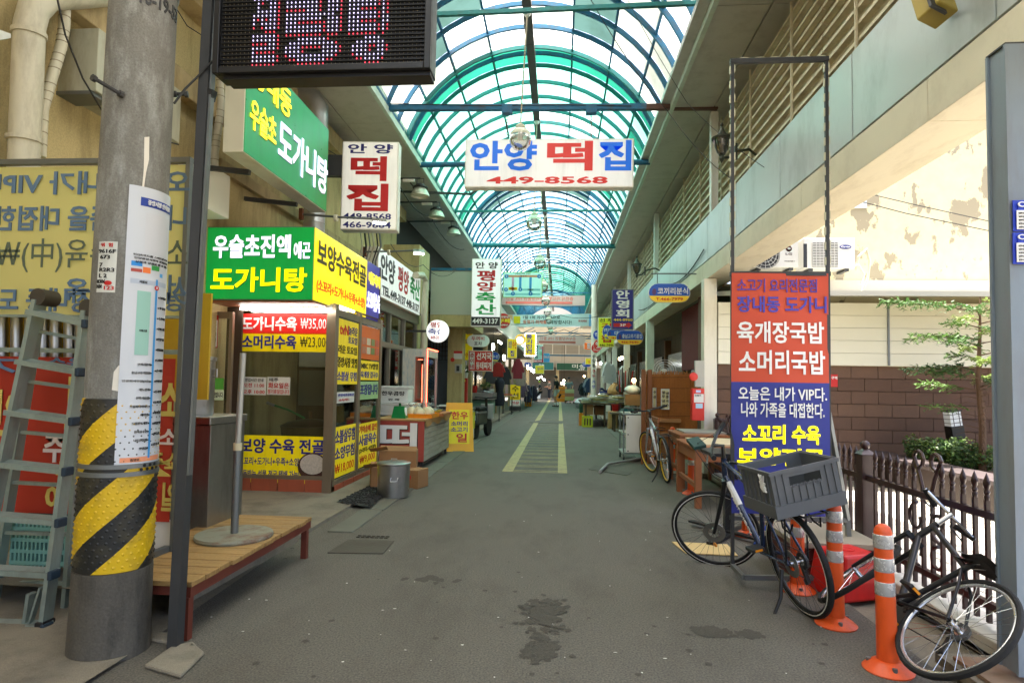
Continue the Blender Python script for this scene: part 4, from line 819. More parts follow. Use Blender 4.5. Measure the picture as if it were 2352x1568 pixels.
def flood(label, pw, pl, g_):
    T = thing('flood_lamp', label, 'lamp', pl, group=g_)
    MB().tube([pw, pw.lerp(pl, .5) + Vector((0, 0, .02)), pl + Vector((0, .02, .06))], .016, 8).ob('arm', GALV, T, w=True); MB().cbox(pw, (.05, .06, .16)).ob('wall_plate', RUST, T, w=True)
    MB().cbox(pl + Vector((.0, .02, .03)), (.20, .05, .13), (R(-55), 0, R(20))).ob('housing', FLH, T, w=True, bevel=.008); MB().cbox(pl + Vector((.006, -.008, .006)), (.16, .015, .10), (R(-55), 0, R(20))).ob('lens', FLW, T, w=True)
    mid = pw.lerp(pl, .45); MB().lathe([(.0, -.03), (.05, -.02), (.05, .02), (0, .03)], 14, mid, Matrix.Rotation(R(90), 3, 'Y')).ob('cable_clip', PVC, T, w=True)
flood('bright flood lamp on a long arm in front of the rice cake sign', A(692, 492, 8.3), A(870, 512, 8.3), 'flood lamps on arms'); flood('bright flood lamp on a long arm above the butcher sign', A(838, 578, 10.3), A(961, 582, 10.3), 'flood lamps on arms')
# cables bunch between signs
CBN = thing('cable_bunch', 'bundle of grey cables dropping the wall under the rice cake sign', 'cables', A(850, 600, 9.6))
for i, dx in enumerate((0, 9, 18, 27, 36, 43)): MB().tube([A(828 + dx, 530, 9.7), A(832 + dx, 565, 9.7), A(824 + dx * .9, 600, 9.7), A(832 + dx * .7, 640, 9.7)], .012 + .006 * (i % 2), 6).ob('cable', [PVC, WIRE, GALV][i % 3], CBN, w=True)
# ================================================================ butcher
p_y0, p_y1 = B(868, 640, -3.2).y, B(966, 640, -3.2).y; z0_, z1_ = B(966, 726, -3.2).z, B(966, 638, -3.2).z
BU = thing('butcher_sign', 'long white lit butcher sign with black red and green brush letters', 'sign', (-3.2, p_y0, z0_))
MB().box(-3.5, -3.206, p_y0, p_y1, z0_, z1_).ob('box', WBX, BU, w=True); MB().box(-3.206, -3.2, p_y0 + .01, p_y1 - .01, z0_ + .01, z1_ - .01).ob('face', flat('lit white butcher face', (220, 224, 222), .35, emit=.10), BU, w=True)
MBu = wmat(BU).inverted() @ Matrix.Translation((-3.197, p_y0, z0_)) @ Matrix.Rotation(R(90), 4, 'Z'); Wb, Hb = p_y1 - p_y0, z1_ - z0_
for t, m, u0, u1, v0, v1 in (('안양', BLACK, .04, .33, .38, .92), ('평양', RED, .40, .66, .34, .92), ('축산', GREENT, .70, .97, .34, .90), ('TEL.449-3137 448-3137', BLACK, .08, .96, .07, .26)): lettering(BU, t, m, u0 * Wb, u1 * Wb, v0 * Hb, v1 * Hb, wt=.04, fn=lambda p: MBu @ p)
BS = thing('butcher_shop', 'butcher shop front of steel framed windows under the white sign', 'shop front', (-3.3, p_y0, 0))
STF = mat('grey shop frame', s(132, 128, 118), .45, .4, .1, 5)
def sb(nm, m, *b, **k): return MB().box(*b).ob(nm, m, BS, w=True, **k)
sb('head_rail', STF, -3.42, -3.3, 9.45, 14, 2.72, 2.95); sb('transom', STF, -3.42, -3.31, 9.45, 14, 2.05, 2.15); sb('sill', STF, -3.42, -3.28, 9.45, 14, 0.03, .35)
for y in (9.5, 10.6, 11.7, 12.8, 13.9): sb('mullion', STF, -3.41, -3.315, y - .04, y + .04, .351, 2.719)
for y in (9.54, 10.64, 11.74, 12.84):
    sb('window_pane', CLEAR, -3.37, -3.36, y, y + 1.02, 2.151, 2.719); sb('window_pane', CLEAR, -3.37, -3.36, y, y + 1.02, .351, 2.049)
sb('interior_wall', mat('pale shop interior', s(126, 132, 124), .8), -4.12, -4.1, 9.45, 14, 0, 3.2); sb('shop_ceiling', WHITEP, -4.12, -3.42, 9.45, 14, 2.96, 3.0)
sb('canopy', mat('canopy grey', s(110, 106, 96), .6), -4.16, -3.2, 9.4, 14.0, 2.952, 2.965)
RS = thing('round_butcher_sign', 'round white lit butcher sign with red and blue letters on a drainpipe', 'sign', A(1003, 786, 11.0))
c = A(1003, 760, 11.0); r_ = .205
MB().cyl(c + Vector((.02, .1, 0)), c + Vector((.0, .0, 0)), r_, n=32).ob('drum', mat('lit drum', s(235, 238, 235), .4, emit=.16), RS, w=True, smooth=.5)
MR = wmat(RS).inverted() @ Matrix.Translation(c + Vector((0, -.004, 0)))
for t, m, x0, x1, z0, z1 in (('평양', RED, -.12, .12, .06, .16), ('축산', BLUE, -.16, .16, -.06, .045), ('449-3137', RED, -.11, .11, -.15, -.09)): lettering(RS, t, m, x0, x1, z0, z1, wt=.03, fn=lambda p: MR @ p)
MB().bar(c + Vector((-.2, .05, 0)), c + Vector((-.6, .1, 0)), .04, .04).ob('bracket', DKSTEEL, RS, w=True)
DR2 = thing('drainpipe', 'grey and cream drainpipe standing behind the round butcher sign', 'pipe', B(975, 950, -3.1)); MB().tube([B(972, 960, -3.1), B(974, 720, -3.1), B(978, 645, -3.1), B(970, 632, -3.1), B(955, 632, -3.1)], .075, 12).ob('pipe', PVC, DR2, w=True, smooth=True)
# ================================================================ rice cake stall and what stands on it
SLAT = mat('grey weathered plank', s(170, 164, 146), .8, 0, .14, 3, bump=.2, dirt=s(110, 100, 82), dscale=(1, 1, 6), damt=.5)
KRAFT = mat('brown paper cover', s(186, 142, 88), .75, 0, .12, 3, bump=.2, bscale=12)
sx0, sx1 = -2.98, -2.17; sy0, sy1 = 9.75, 12.0; sz = .80
STL = thing('rice_cake_stall', 'plank sided rice cake stall with a red front board and brown top', 'stall', (-2.55, 10.8, 0))
for i in range(7):
    z = .12 + i * .088; MB().box(sx1 - .03, sx1, sy0 + .02, sy1, z, z + .082).ob('plank', SLAT, STL, w=True, bevel=.004)
MB().box(sx0, sx1 - .032, sy0 + .03, sy1, .10, sz - .03).ob('carcass', mat('stall dark', s(70, 62, 50), .9), STL, w=True)
for x in (sx0 + .04, sx1 - .05):
    for y in (sy0 + .08, sy1 - .08): MB().box(x - .02, x + .02, y - .02, y + .02, .0, .11).ob('leg', DKSTEEL, STL, w=True)
MB().box(sx0 - .04, sx1 + .02, sy0 - .02, sy1 + .03, sz - .03, sz).ob('worktop', KRAFT, STL, w=True, bevel=.004)
MB().grid(lambda u, v: (sx1 + .022 + .006 * math.sin(u * 40), sy0 - .01 + (sy1 - sy0) * u, sz - .005 - v * (.10 + .03 * math.sin(u * 17))), 30, 3).ob('paper_skirt', KRAFT, STL, w=True, smooth=True)
MB().box(sx0 - .02, sx1 + .004, sy0 - .012, sy0 + .004, .12, sz - .035).ob('red_board', flat('stall red', (204, 44, 32), .35), STL, w=True)
lsx = wmat(STL).inverted()
for t, z0, z1, x0, x1 in (('떠', .30, .74, -2.90, -2.28),):
    MQ = lsx @ Matrix.Translation((0, sy0 - .016, 0))
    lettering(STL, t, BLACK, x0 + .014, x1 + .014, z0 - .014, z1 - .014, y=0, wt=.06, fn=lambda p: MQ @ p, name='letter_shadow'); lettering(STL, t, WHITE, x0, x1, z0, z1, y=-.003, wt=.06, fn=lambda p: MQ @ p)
MB().box(-2.84, -2.30, sy0 - .02, sy0 - .013, .20, .25).ob('letter_stroke', WHITE, STL, w=True); MB().box(-2.36, -2.301, sy0 - .02, sy0 - .013, .13, .199).ob('letter_stroke', WHITE, STL, w=True)
SG = thing('kitchen_scale', 'green spring kitchen scale on the stall top', 'scale', (-2.63, 9.95, sz))
GRNP = flat('scale green', (0, 130, 60), .35); MB().add([(-.12, -.09, 0), (.12, -.09, 0), (.12, .09, 0), (-.12, .09, 0), (-.085, -.06, .2), (.085, -.06, .2), (.085, .06, .2), (-.085, .06, .2)], [(0, 3, 2, 1), (4, 5, 6, 7), (0, 1, 5, 4), (1, 2, 6, 5), (2, 3, 7, 6), (3, 0, 4, 7)]).ob('body', GRNP, SG, bevel=.006)
MB().cyl((0, 0, .2), (0, 0, .25), .02, n=10).ob('stem', GRNP, SG); MB().box(-.1, .1, -.08, .08, .25, .258).ob('pan', STEEL, SG); MB().cyl((.09, -.0, .11), (.107, 0, .112), .07, n=20).ob('dial', WHITE, SG)
ORG = flat('orange plastic', (236, 140, 20), .4)
OCR = thing('shallow_crate', 'shallow orange plastic crate on the stall holding filled bags', 'crate', (-2.35, 10.35, sz))
for b in ((-.30, .24, -.30, -.288, 0, .07), (-.30, .24, .32, .332, 0, .07), (-.30, -.288, -.287, .319, 0, .07), (.228, .24, -.287, .319, 0, .07)): MB().box(*b).ob('side', ORG, OCR)
MB().box(-.287, .227, -.287, .319, .004, .012).ob('bottom', ORG, OCR)
BAGM = mat('clear bag of rice cakes', s(214, 198, 160), .3, 0, .25, 18, bump=.6, bscale=30); FILM = glass('crinkled film', (.94, .95, .96), 1.6, .28)
labs = ['nearest the scale', 'second from the scale', 'third from the scale', 'fourth from the scale', 'last before the wooden tray']
for i, (x, y) in enumerate(((-2.50, 10.20), (-2.36, 10.17), (-2.44, 10.45), (-2.26, 10.30), (-2.28, 10.56))):
    T = thing('rice_cake_bag', 'knotted clear bag of pale rice cakes ' + labs[i], 'bag', (x, y, sz + .013), random.random() * 3, 'knotted bags in the orange crate')
    MB().lathe([(0, 0), (.095, .0), (.11, .04), (.095, .10), (.05, .15), (.018, .17)], 14).xf(Matrix.Scale(1.12, 4, (1, 0, 0))).ob('contents', BAGM, T, smooth=True)
    mb = MB()
    for k in range(9):
        a = k * .7; mb.add([(0, 0, .165), (.02 * math.cos(a), .02 * math.sin(a), .17), (.06 * math.cos(a + .2), .06 * math.sin(a + .2), .21 + .02 * (k % 3)), (.05 * math.cos(a + .5), .05 * math.sin(a + .5), .23)], [(0, 1, 2, 3)])
    mb.ob('knot', FILM, T)
TR_ = thing('wooden_tray', 'wooden tray holding foil packs at the far end of the stall', 'tray', (-2.36, 11.1, sz)); TW = mat('tray wood', s(168, 104, 54), .6, 0, .15, 4)
MB().box(-.3, .32, -.4, .45, 0, .05).ob('board', TW, TR_, bevel=.005)
for i, y in enumerate((-.22, .1)):
    T = thing('foil_pack', ['foil food pack in yellow tray nearer the crate', 'foil food pack in yellow tray farther from the crate'][i], 'food pack', (-2.33, 11.1 + y, sz + .05), 0, 'food packs on the wooden tray'); MB().add([(-.12, -.1, 0), (.12, -.1, 0), (.12, .1, 0), (-.12, .1, 0), (-.15, -.13, .04), (.15, -.13, .04), (.15, .13, .04), (-.15, .13, .04)], [(0, 3, 2, 1), (4, 5, 6, 7), (0, 1, 5, 4), (1, 2, 6, 5), (2, 3, 7, 6), (3, 0, 4, 7)]).ob('dish', flat('tray yellow', (232, 210, 60)), T)
    MB().grid(lambda u, v: (-.14 + .28 * u, -.12 + .24 * v, .043 + .012 * random.random()), 7, 6).ob('food', mat('silver foil', (.6, .62, .6), .25, .8, .4, 40), T)
FOAM = mat('white foam', s(222, 224, 220), .6, 0, .04, 4); FX = thing('foam_box', 'white foam box with black lettering behind the green scale', 'box', (-2.95, 10.9, 1.02))
MB().box(-.26, .26, -.18, .18, 0, .25).ob('body', FOAM, FX, bevel=.012); MB().box(-.27, .27, -.19, .19, .252, .30).ob('lid', FOAM, FX, bevel=.012); lettering(FX, '한우곰탕', BLACK, -.22, .2, .13, .21, y=-.184); lettering(FX, '판 매', BLACK, -.1, .1, .04, .08, y=-.184)
FX2 = thing('foam_box', 'wide white foam box under the lettered one behind scale', 'box', (-2.9, 10.85, .80)); MB().box(-.30, .36, -.22, .22, 0, .19).ob('body', FOAM, FX2, bevel=.012); MB().box(-.31, .37, -.23, .23, .19, .217).ob('lid', FOAM, FX2, bevel=.01)
# carton boxes and steel pot on the ground
CART = mat('corrugated carton', s(150, 110, 70), .8, 0, .08, 3, dirt=s(130, 92, 58), damt=.3)
def carton(label, loc, rz, sx, sy, sz_, flap=True, g_=None):
    T = thing('carton_box', label, 'box', loc, rz, g_); MB().box(-sx / 2, sx / 2, -sy / 2, sy / 2, 0, sz_).ob('body', CART, T, bevel=.004)
    if flap:
        MB().bar((-sx / 2, -sy / 2, sz_), (-sx / 2 - .02, -sy / 2 - .06, sz_ + .05), .004, sx * .5, up=(1, 0, 0)).ob('flap', CART, T); MB().add([(-sx / 2, -sy / 2 + .01, sz_ + .002), (sx / 2, -sy / 2 + .01, sz_ + .002), (sx / 2, -.03, sz_ + .05), (-sx / 2, -.03, sz_ + .06)], [(0, 1, 2, 3)]).ob('flap', CART, T)
    return T
carton('brown carton leaning open behind the steel pot, nearest the booth', (A(878, 1100, 7.95).x, 8.0, .03), .35, .34, .28, .26, True, 'cartons behind the steel pot')
T = carton('brown carton on the street side of the steel pot', (A(945, 1100, 8.05).x, 8.15, .0), -.25, .30, .30, .24, False, 'cartons behind the steel pot'); lettering(T, 'o', RED, -.05, .05, .10, .19, y=-.152)
carton('upper carton stacked behind the steel pot against red board', (A(912, 1060, 8.3).x, 8.4, .22), .15, .5, .3, .24, True, 'cartons behind the steel pot')
carton('flattened low carton under the stacked carton behind pot', (A(912, 1060, 8.3).x, 8.4, .0), .05, .48, .3, .2, False, 'cartons behind the steel pot')
pc = G(903, 1140); SP_ = thing('steel_pot', 'big round brushed steel pot with lid standing on the road edge', 'pot', M=Matrix.Translation(pc) @ Matrix.Scale(1.15, 4))
MB().lathe([(.0, 0), (.155, .0), (.165, .012), (.172, .34), (.18, .35), (.18, .362), (.172, .366), (.10, .375), (0, .38)], 36).ob('vessel', STEEL, SP_, smooth=.5); MB().tube([(.02, -.17, .22), (.02, -.20, .22), (.02, -.205, .19), (.09, -.195, .19), (.09, -.185, .22), (.09, -.155, .22)], .007).ob('handle', STEEL, SP_)
MB().tube([(-.03, 0, .38), (-.03, 0, .4), (.03, 0, .4), (.03, 0, .38)], .006).ob('lid_handle', STEEL, SP_)
MT = thing('black_mat', 'black rubber pebble mat in front of the booth side', 'mat', G(830, 1150)); P_ = [G(772, 1160), G(850, 1172), G(905, 1120), G(865, 1112)]; mb = MB()
for i in range(420):
    u, v = random.random(), random.random(); a = P_[0].lerp(P_[1], u); b = P_[3].lerp(P_[2], u); c = a.lerp(b, v); mb.lathe([(.014, 0), (.009, .008), (0, .01)], 5, (c.x, c.y, .036))
mb.ob('rubber_pebble', mat('mat rubber', s(30, 30, 30), .9), MT, w=True, kind='stuff'); MB().poly([(p.x, p.y, .036) for p in P_]).ob('backing', RUBBER, MT, w=True)
# ================================================================ glowing display cabinet, freezer, boards, cone
GC = thing('display_cabinet', 'tall film wrapped display cabinet edged with glowing red light strips', 'cabinet', (-2.9, 12.5, 0))
cx0, cx1, cy0, cy1, cz = -3.14, -2.64, 12.0, 13.05, 2.06
FILMW = mat('blue striped film', s(206, 206, 196), .35, .1, .05, 3, dirt=s(110, 160, 190), dscale=(9, 9, 3), damt=.7)
REDL = mat('red neon strip', (1, .1, .05), .4, emit=2.2, ecol=(1, .10, .05))
MB().box(cx0, cx0 + .26, cy0, cy1, .03, cz).ob('side_panel', FILMW, GC, w=True); MB().box(cx0 + .261, cx1, cy0, cy1, cz - .16, cz).ob('head_panel', FILMW, GC, w=True); MB().box(cx0 + .261, cx1, cy0, cy1, .03, .85).ob('base_panel', mat('cabinet base', s(150, 120, 104), .5), GC, w=True)
MB().box(cx1 - .07, cx1, cy0, cy0 + .06, .851, cz - .161).ob('corner_post', FILMW, GC, w=True); MB().box(cx1 - .05, cx1, cy1 - .06, cy1, .851, cz - .161).ob('corner_post', STEEL, GC, w=True)
MB().box(cx0 + .262, cx1 - .071, cy0 + .02, cy0 + .026, .851, cz - .161).ob('front_glass', CLEAR, GC, w=True); MB().box(cx1 - .03, cx1 - .024, cy0 + .061, cy1 - .061, .851, cz - .161).ob('side_glass', CLEAR, GC, w=True)
MB().box(cx0 + .262, cx1 - .08, cy0 + .5, cy0 + .52, .851, cz - .161).ob('slatted_back', mat('dark red slats', s(70, 24, 22), .6), GC, w=True)
for b in ((cx1 + .002, cx1 + .012, cy0 - .012, cy0 - .002, .2, cz), (cx1 + .002, cx1 + .012, cy0, cy1, cz + .002, cz + .014), (cx1 - .11, cx1 - .10, cy0 + .04, cy0 + .05, 1.0, 1.75), (cx1 - .06, cx1 - .05, cy1 - .1, cy1 - .085, 1.0, 1.8), (cx0 + .3, cx1 - .1, cy0 + .04, cy0 + .05, 1.84, 1.85), (cx0 + .32, cx1 - .09, cy0 + .045, cy0 + .05, .70, .86)): MB().box(*b).ob('light_strip', REDL, GC, w=True)
for y in (.4, .6): MB().box(cx0 + .27, cx1 - .08, cy0 + .1, cy0 + .45, .86 + y * .3, .88 + y * .3).ob('meat_shelf', mat('meat', s(190, 110, 96), .5, 0, .3, 10), GC, w=True)
FZ = thing('chest_freezer', 'chest freezer with sliding glass lid and yellow banner wrapped around', 'freezer', (-2.5, 13.9, 0)); fz = (-2.95, -2.05, 13.3, 14.75)
MB().box(*fz, .06, .74).ob('body', WHITEP, FZ, w=True, bevel=.01); MB().box(fz[0] - .02, fz[1] + .02, fz[2] - .02, fz[3] + .02, .741, .80).ob('lid_frame', mat('grey lid frame', s(116, 118, 116), .4), FZ, w=True, bevel=.01); MB().box(fz[0] + .05, fz[1] - .05, fz[2] + .05, fz[3] - .05, .801, .812).ob('lid_glass', glass('lid glass', (.55, .6, .6), 2), FZ, w=True)
YBN = flat('lime yellow banner', (212, 208, 20), .5); MB().box(fz[0] - .01, fz[1] + .012, fz[2] - .014, fz[2] - .004, .30, .70).ob('banner', YBN, FZ, w=True); MB().box(fz[1] + .004, fz[1] + .014, fz[2], fz[3], .30, .70).ob('banner', YBN, FZ, w=True)
for y in (13.6, 14.2): MB().tube([(fz[0] + .1, y, .815), (fz[0] + .15, y, .86), (fz[1] - .2, y, .87), (fz[1] - .12, y, .815)], .014).ob('handle', FOAM, FZ, w=True, smooth=True)
lettering(FZ, '한', RED, -.1, .1, .50, .66, y=-.62, wt=.04)
AB = thing('a_frame_board', 'yellow folding floor sign with red and blue letters beside stall', 'floor sign', (-2.02, 12.35, 0), R(12)); YP = flat('floor sign yellow', (236, 178, 20), .4)
MB().add([(-.3, .0, 0), (.3, .0, 0), (.27, .22, .98), (-.27, .22, .98), (-.3, .025, 0), (.3, .025, 0), (.27, .245, .98), (-.27, .245, .98)], [(0, 1, 2, 3), (7, 6, 5, 4), (0, 4, 5, 1), (1, 5, 6, 2), (2, 6, 7, 3), (3, 7, 4, 0)]).ob('front_leaf', YP, AB)
MB().add([(-.3, .5, 0), (.3, .5, 0), (.27, .26, .98), (-.27, .26, .98), (-.3, .525, 0), (.3, .525, 0), (.27, .285, .98), (-.27, .285, .98)], [(0, 1, 2, 3), (7, 6, 5, 4), (0, 4, 5, 1), (1, 5, 6, 2), (2, 6, 7, 3), (3, 7, 4, 0)]).ob('rear_leaf', YP, AB)
MAb = Matrix.Translation((0, -.004, 0)) @ Matrix.Rotation(-math.atan2(.22, .98), 4, 'X')
MB().box(-.21, .21, -.004, .002, .16, .86).xf(MAb).ob('poster', flat('floor sign lemon', (240, 226, 20)), AB)
for t, m, x0, x1, z0, z1 in (('한우', RED, -.16, .18, .66, .82), ('소머리', PB2, -.17, .17, .52, .62), ('소고기', PB2, -.17, .17, .40, .50), ('일', RED, -.06, .16, .19, .37)): lettering(AB, t, m, x0, x1, z0, z1, y=-.007, wt=.03, fn=lambda p: MAb @ p)
CONE = flat('cone orange', (206, 66, 30), .5); CN = thing('traffic_cone', 'orange traffic cone with white band standing by the motor scooter', 'cone', G(1101, 974)); MB().box(-.17, .17, -.17, .17, 0, .03).ob('base', CONE, CN, bevel=.01); MB().lathe([(.13, .031), (.02, .66), (0, .665)], 18).ob('body', CONE, CN, smooth=.6); MB().lathe([(.062, .46), (.044, .56)], 18).ob('band', WHITE, CN)
SCO = thing('parked_scooter', 'parked delivery scooter half hidden behind the chest freezer', 'scooter', (-1.98, 15.6, 0), R(80))
for x in (-.55, .55):
    MB().lathe([(.13, -.05), (.24, -.045), (.25, 0), (.24, .045), (.13, .05)], 18, (x, 0, .25), Matrix.Rotation(R(90), 3, 'X')).ob('wheel', RUBBER, SCO, smooth=.6)
MB().box(-.75, .1, -.14, .14, .35, .7).ob('body', mat('scooter grey', s(60, 62, 62), .35), SCO, bevel=.06); MB().box(-.6, .05, -.14, .14, .71, .80).ob('seat', RUBBER, SCO, bevel=.03); MB().bar((.5, 0, .3), (.35, 0, 1.0), .06, .06).ob('steering_column', BLACKP, SCO); MB().tube([(.33, -.3, 1.02), (.36, 0, 1.0), (.33, .3, 1.02)], .018).ob('handlebar', BLACKP, SCO); MB().box(.42, .5, -.18, .18, .45, .85).ob('front_shield', mat('scooter silver', s(170, 170, 168), .3), SCO, bevel=.03); MB().box(-.80, -.79, -.09, .09, .48, .6).ob('number_plate', flat('plate', (190, 215, 220)), SCO)

# ================================================================ hanging things over the street
BARM = BLUEST
XB = thing('cross_bar', 'long blue and brown square steel bar carrying the rice cake sign', 'bar', (-.5, 9.65, 5.7)); pL, pR = A(772, 249, 9.65), A(1648, 246, 9.65); MB().bar(pL, pL.lerp(pR, .12), .075, .075).ob('rusty_end', RUST, XB, w=True); MB().bar(pL.lerp(pR, .12), pL.lerp(pR, .82), .09, .09).ob('bar', BARM, XB, w=True); MB().bar(pL.lerp(pR, .82), pR, .085, .085).ob('brown_end', mat('brown bar', s(96, 66, 56), .6, .2), XB, w=True)
for px in (1165, 1358): c = A(px, 253, 9.65); MB().cbox(c, (.17, .12, .13)).ob('clamp', BLUEST, XB, w=True)
MB().tube([A(770, 247, 9.6), A(900, 238, 9.6), A(1100, 243, 9.6), A(1300, 241, 9.6), A(1450, 244, 9.6)], .008, 5).ob('cable', WIRE, XB, w=True)
p, w, h = rect(1066, 316, 1456, 432, 9.75)
HB = flat('rice sign blue', (20, 110, 230), .4, emit=.04); HR = flat('rice sign red', (206, 44, 34), .4, emit=.04)
M_ = Matrix.Translation(p) @ Matrix.Rotation(R(.5), 4, 'Y')
HS = sign('hanging_sign', 'wide white hanging sign with blue and red letters on chains', 'sign', None, 0, w, h, .2, flat('lit white rice face', (230, 230, 228), .35, emit=.06), WBX, [('안양', HB, .03, .43, .34, .96, .05), ('떡', HR, .49, .76, .34, .95, .05), ('집', HB, .795, .985, .34, .96, .05), ('449-8568', HR, .135, .85, .07, .22, .04)], M=M_)
for px in (1165, 1358):
    a = A(px, 258, 9.75); b = A(px, 320, 9.75); n_ = 9
    CH = [a.lerp(b, i / n_) for i in range(n_)]
    for i, q in enumerate(CH): MB().tube([q + Vector((math.cos(t) * .012 * (i % 2), math.cos(t) * .012 * (1 - i % 2), math.sin(t) * .032)) for t in [k * .785 for k in range(8)]], .005, 4, True).ob('chain_link', RUST, HS, w=True)
XB2 = thing('tie_pipe', 'round blue tie pipe between the eaves behind the rice cake sign', 'pipe', (-.6, 12, 5.75)); MB().cyl((-2.88, 12.0, 5.80), (1.72, 12.0, 5.80), .055, n=12).ob('pipe', BLUEST, XB2, w=True, smooth=.5)
for i, (yy, zz, m, lab) in enumerate(((7.35, 6.0, TEALST, 'thin teal tie rod across the arch closest overhead'), (15.9, 5.95, TEALST, 'thin teal tie rod across the arch above the high bay lamps'), (22.8, 5.95, BLUEST, 'thin blue tie rod across the arch past the map board'), (30.5, 5.95, BLUEST, 'thin blue tie rod under the second green run of roof'), (36, 5.95, BLUEST, 'thin blue tie rod near the far arch end'))):
    T = thing('tie_rod', lab, 'rod', (-.6, yy, zz)); MB().bar((-2.85, yy, zz), (1.70, yy, zz + (.06 if i == 0 else 0)), .05, .05).ob('rod', m, T, w=True)
XB3 = thing('tie_pipe', 'teal blue tie pipe between the eaves carrying the map board', 'pipe', (-.6, 19.4, 5.8)); MB().cyl((-2.88, 19.4, 5.84), (1.72, 19.4, 5.80), .075, n=12).ob('pipe', mat('aqua pipe', s(40, 130, 140), .5, .1, .15), XB3, w=True, smooth=.5)
AR = thing('lamp_arm_rail', 'grey steel rail reaching from the eave toward the crown', 'rail', A(1000, 440, 13)); MB().tube([A(920, 440, 12.8), A(1080, 446, 12.8), A(1108, 428, 12.8)], .03, 4).ob('rail', DKSTEEL, AR, w=True); MB().bar(A(960, 440, 12.8), A(942, 420, 12.8), .03, .03).ob('strut', DKSTEEL, AR, w=True)
GLB = glass('globe glass', (.93, .92, .88), 1.6, .16); GLT = mat('globe frosted cap', s(226, 220, 196), .35, 0, .06, alpha=.8)
BULB = mat('unlit spiral bulb', s(226, 222, 210), .4)
ords = ['first', 'second', 'third', 'fourth', 'fifth', 'sixth', 'seventh', 'eighth', 'ninth']
gl_y = (9.3, 13.3, 17.2, 21.0, 24.6, 28.3, 32, 35.6, 39.2); gl0 = None
for i, yy in enumerate(gl_y):
    x = [A(1195, 320, 9.3).x, A(1227, 512, 13.3).x, A(1240, 605, 17.2).x][min(i, 2)]; zc_ = [A(1195, 320, 9.3).z, A(1226, 512, 13.3).z, A(1240, 604, 17.2).z, 4.75, 4.72, 4.7, 4.7, 4.7, 4.7][i]
    T = thing('globe_lamp', ords[i] + ' clear glass globe lamp from the near end, hanging on a rod', 'lamp', (x, yy, zc_), 0, 'globe lamps down the arcade')
    MB().lathe([(.05, .165), (.10, .15), (.155, .09), (.178, 0), (.155, -.09), (.1, -.15), (.03, -.178)], 24, (0, 0, 0), None, False).ob('globe', GLB, T, smooth=True); MB().lathe([(.06, .168), (.105, .152), (.158, .094), (.17, .05)], 24, (0, 0, 0), None, False).ob('frosted_top', GLT, T, smooth=True)
    MB().lathe([(.02, .25), (.075, .21), (.085, .17), (.06, .165)], 18).ob('cap', mat('lamp cap', s(190, 184, 160), .5), T, smooth=.6)
    for k in range(4): MB().cyl((.025 * math.cos(k * 1.57), .025 * math.sin(k * 1.57), .13), (.025 * math.cos(k * 1.57), .025 * math.sin(k * 1.57), -.02), .011, n=7).ob('bulb_tube', BULB, T)
    MB().cyl((0, 0, .25), (XC - x, 0, 7.22 - zc_), .012, n=7).ob('rod', mat('lamp rod', s(150, 140, 116), .5, .4), T); MB().lathe([(.03, 0), (.06, .03), (.06, .06)], 12, (XC - x, 0, 7.16 - zc_)).ob('ceiling_rose', WHITEP, T)
# high bay lamps
HBR = mat('ribbed reflector', s(206, 204, 186), .35, .3, .08, 20)
for i, (px, py, yy, lab) in enumerate(((965, 440, 12.0, 'nearest'), (1003, 490, 14.0, 'middle'), (1042, 531, 16.2, 'farthest'))):
    c = A(px, py, yy); T = thing('high_bay_lamp', 'grey reflector lamp on an arm under the eave, the %s of three' % lab, 'lamp', c, 0, 'reflector lamps under the eave')
    MB().lathe([(.19, -.10), (.185, -.06), (.12, .06), (.10, .07)], 24, (0, 0, 0), None, False).ob('reflector', HBR, T, smooth=.7); MB().lathe([(.0, -.055), (.175, -.06)], 24).ob('inner', HBR, T)
    MB().lathe([(.155, .07), (.155, .09), (.10, .10), (.09, .14), (0, .14)], 24).ob('collar', DKSTEEL, T, smooth=.6); MB().tube([(-.07, 0, .1), (-.07, 0, .26), (.07, 0, .26), (.07, 0, .1)], .014, 4).ob('yoke', DKSTEEL, T); MB().bar((0, 0, .27), (-1.3 + c.x * 0, 0, .27), .03, .03).ob('arm', DKSTEEL, T); MB().box(-.36, -.12, -.03, .03, .20, .25).ob('driver', WHITEP, T)
# bridge box and vertical white sign
OB = thing('overhead_passage', 'pale grey boxed passage spanning the side opening above the shops', 'passage', A(1035, 738, 15.2)); p, w, h = rect(988, 622, 1086, 722, 15.2)
MB().box(p.x - w / 2, p.x + w / 2, 15.2, 17.5, p.z, p.z + h).ob('grey_panel', mat('grey box panel', s(178, 180, 168), .5, 0, .05, 2), OB, w=True); MB().box(p.x - w / 2, p.x + w / 2 + .02, 15.18, 17.5, p.z + h + .002, p.z + h + .07).ob('blue_cap', BLUEST, OB, w=True); MB().box(p.x - w / 2, p.x + w / 2, 15.21, 17.5, p.z - .3, p.z - .004).ob('cream_soffit_beam', STUC, OB, w=True)
p, w, h = rect(1081, 594, 1152, 750, 14.8); BLW = flat('black sign band', (26, 28, 30), .35)
T = sign('vertical_butcher_sign', 'tall white butcher sign with black phone band under the arch', 'sign', p, R(2), w, h, .2, flat('lit white tall face', (224, 226, 226), .35, emit=.10), WBX, [('안 양', BLACK, .12, .88, .85, .95, .04), ('평', RED, .18, .8, .67, .83, .05), ('양', RED, .18, .82, .52, .66, .05), ('축', GREENT, .15, .82, .35, .51, .05), ('산', GREENT, .15, .84, .18, .33, .05)])
patch(T, BLW, w, h, .02, .98, .015, .145); lettering(T, '449-3137', WHITE, -.44 * w, .42 * w, .045 * h, .12 * h, y=-.007, wt=.03)
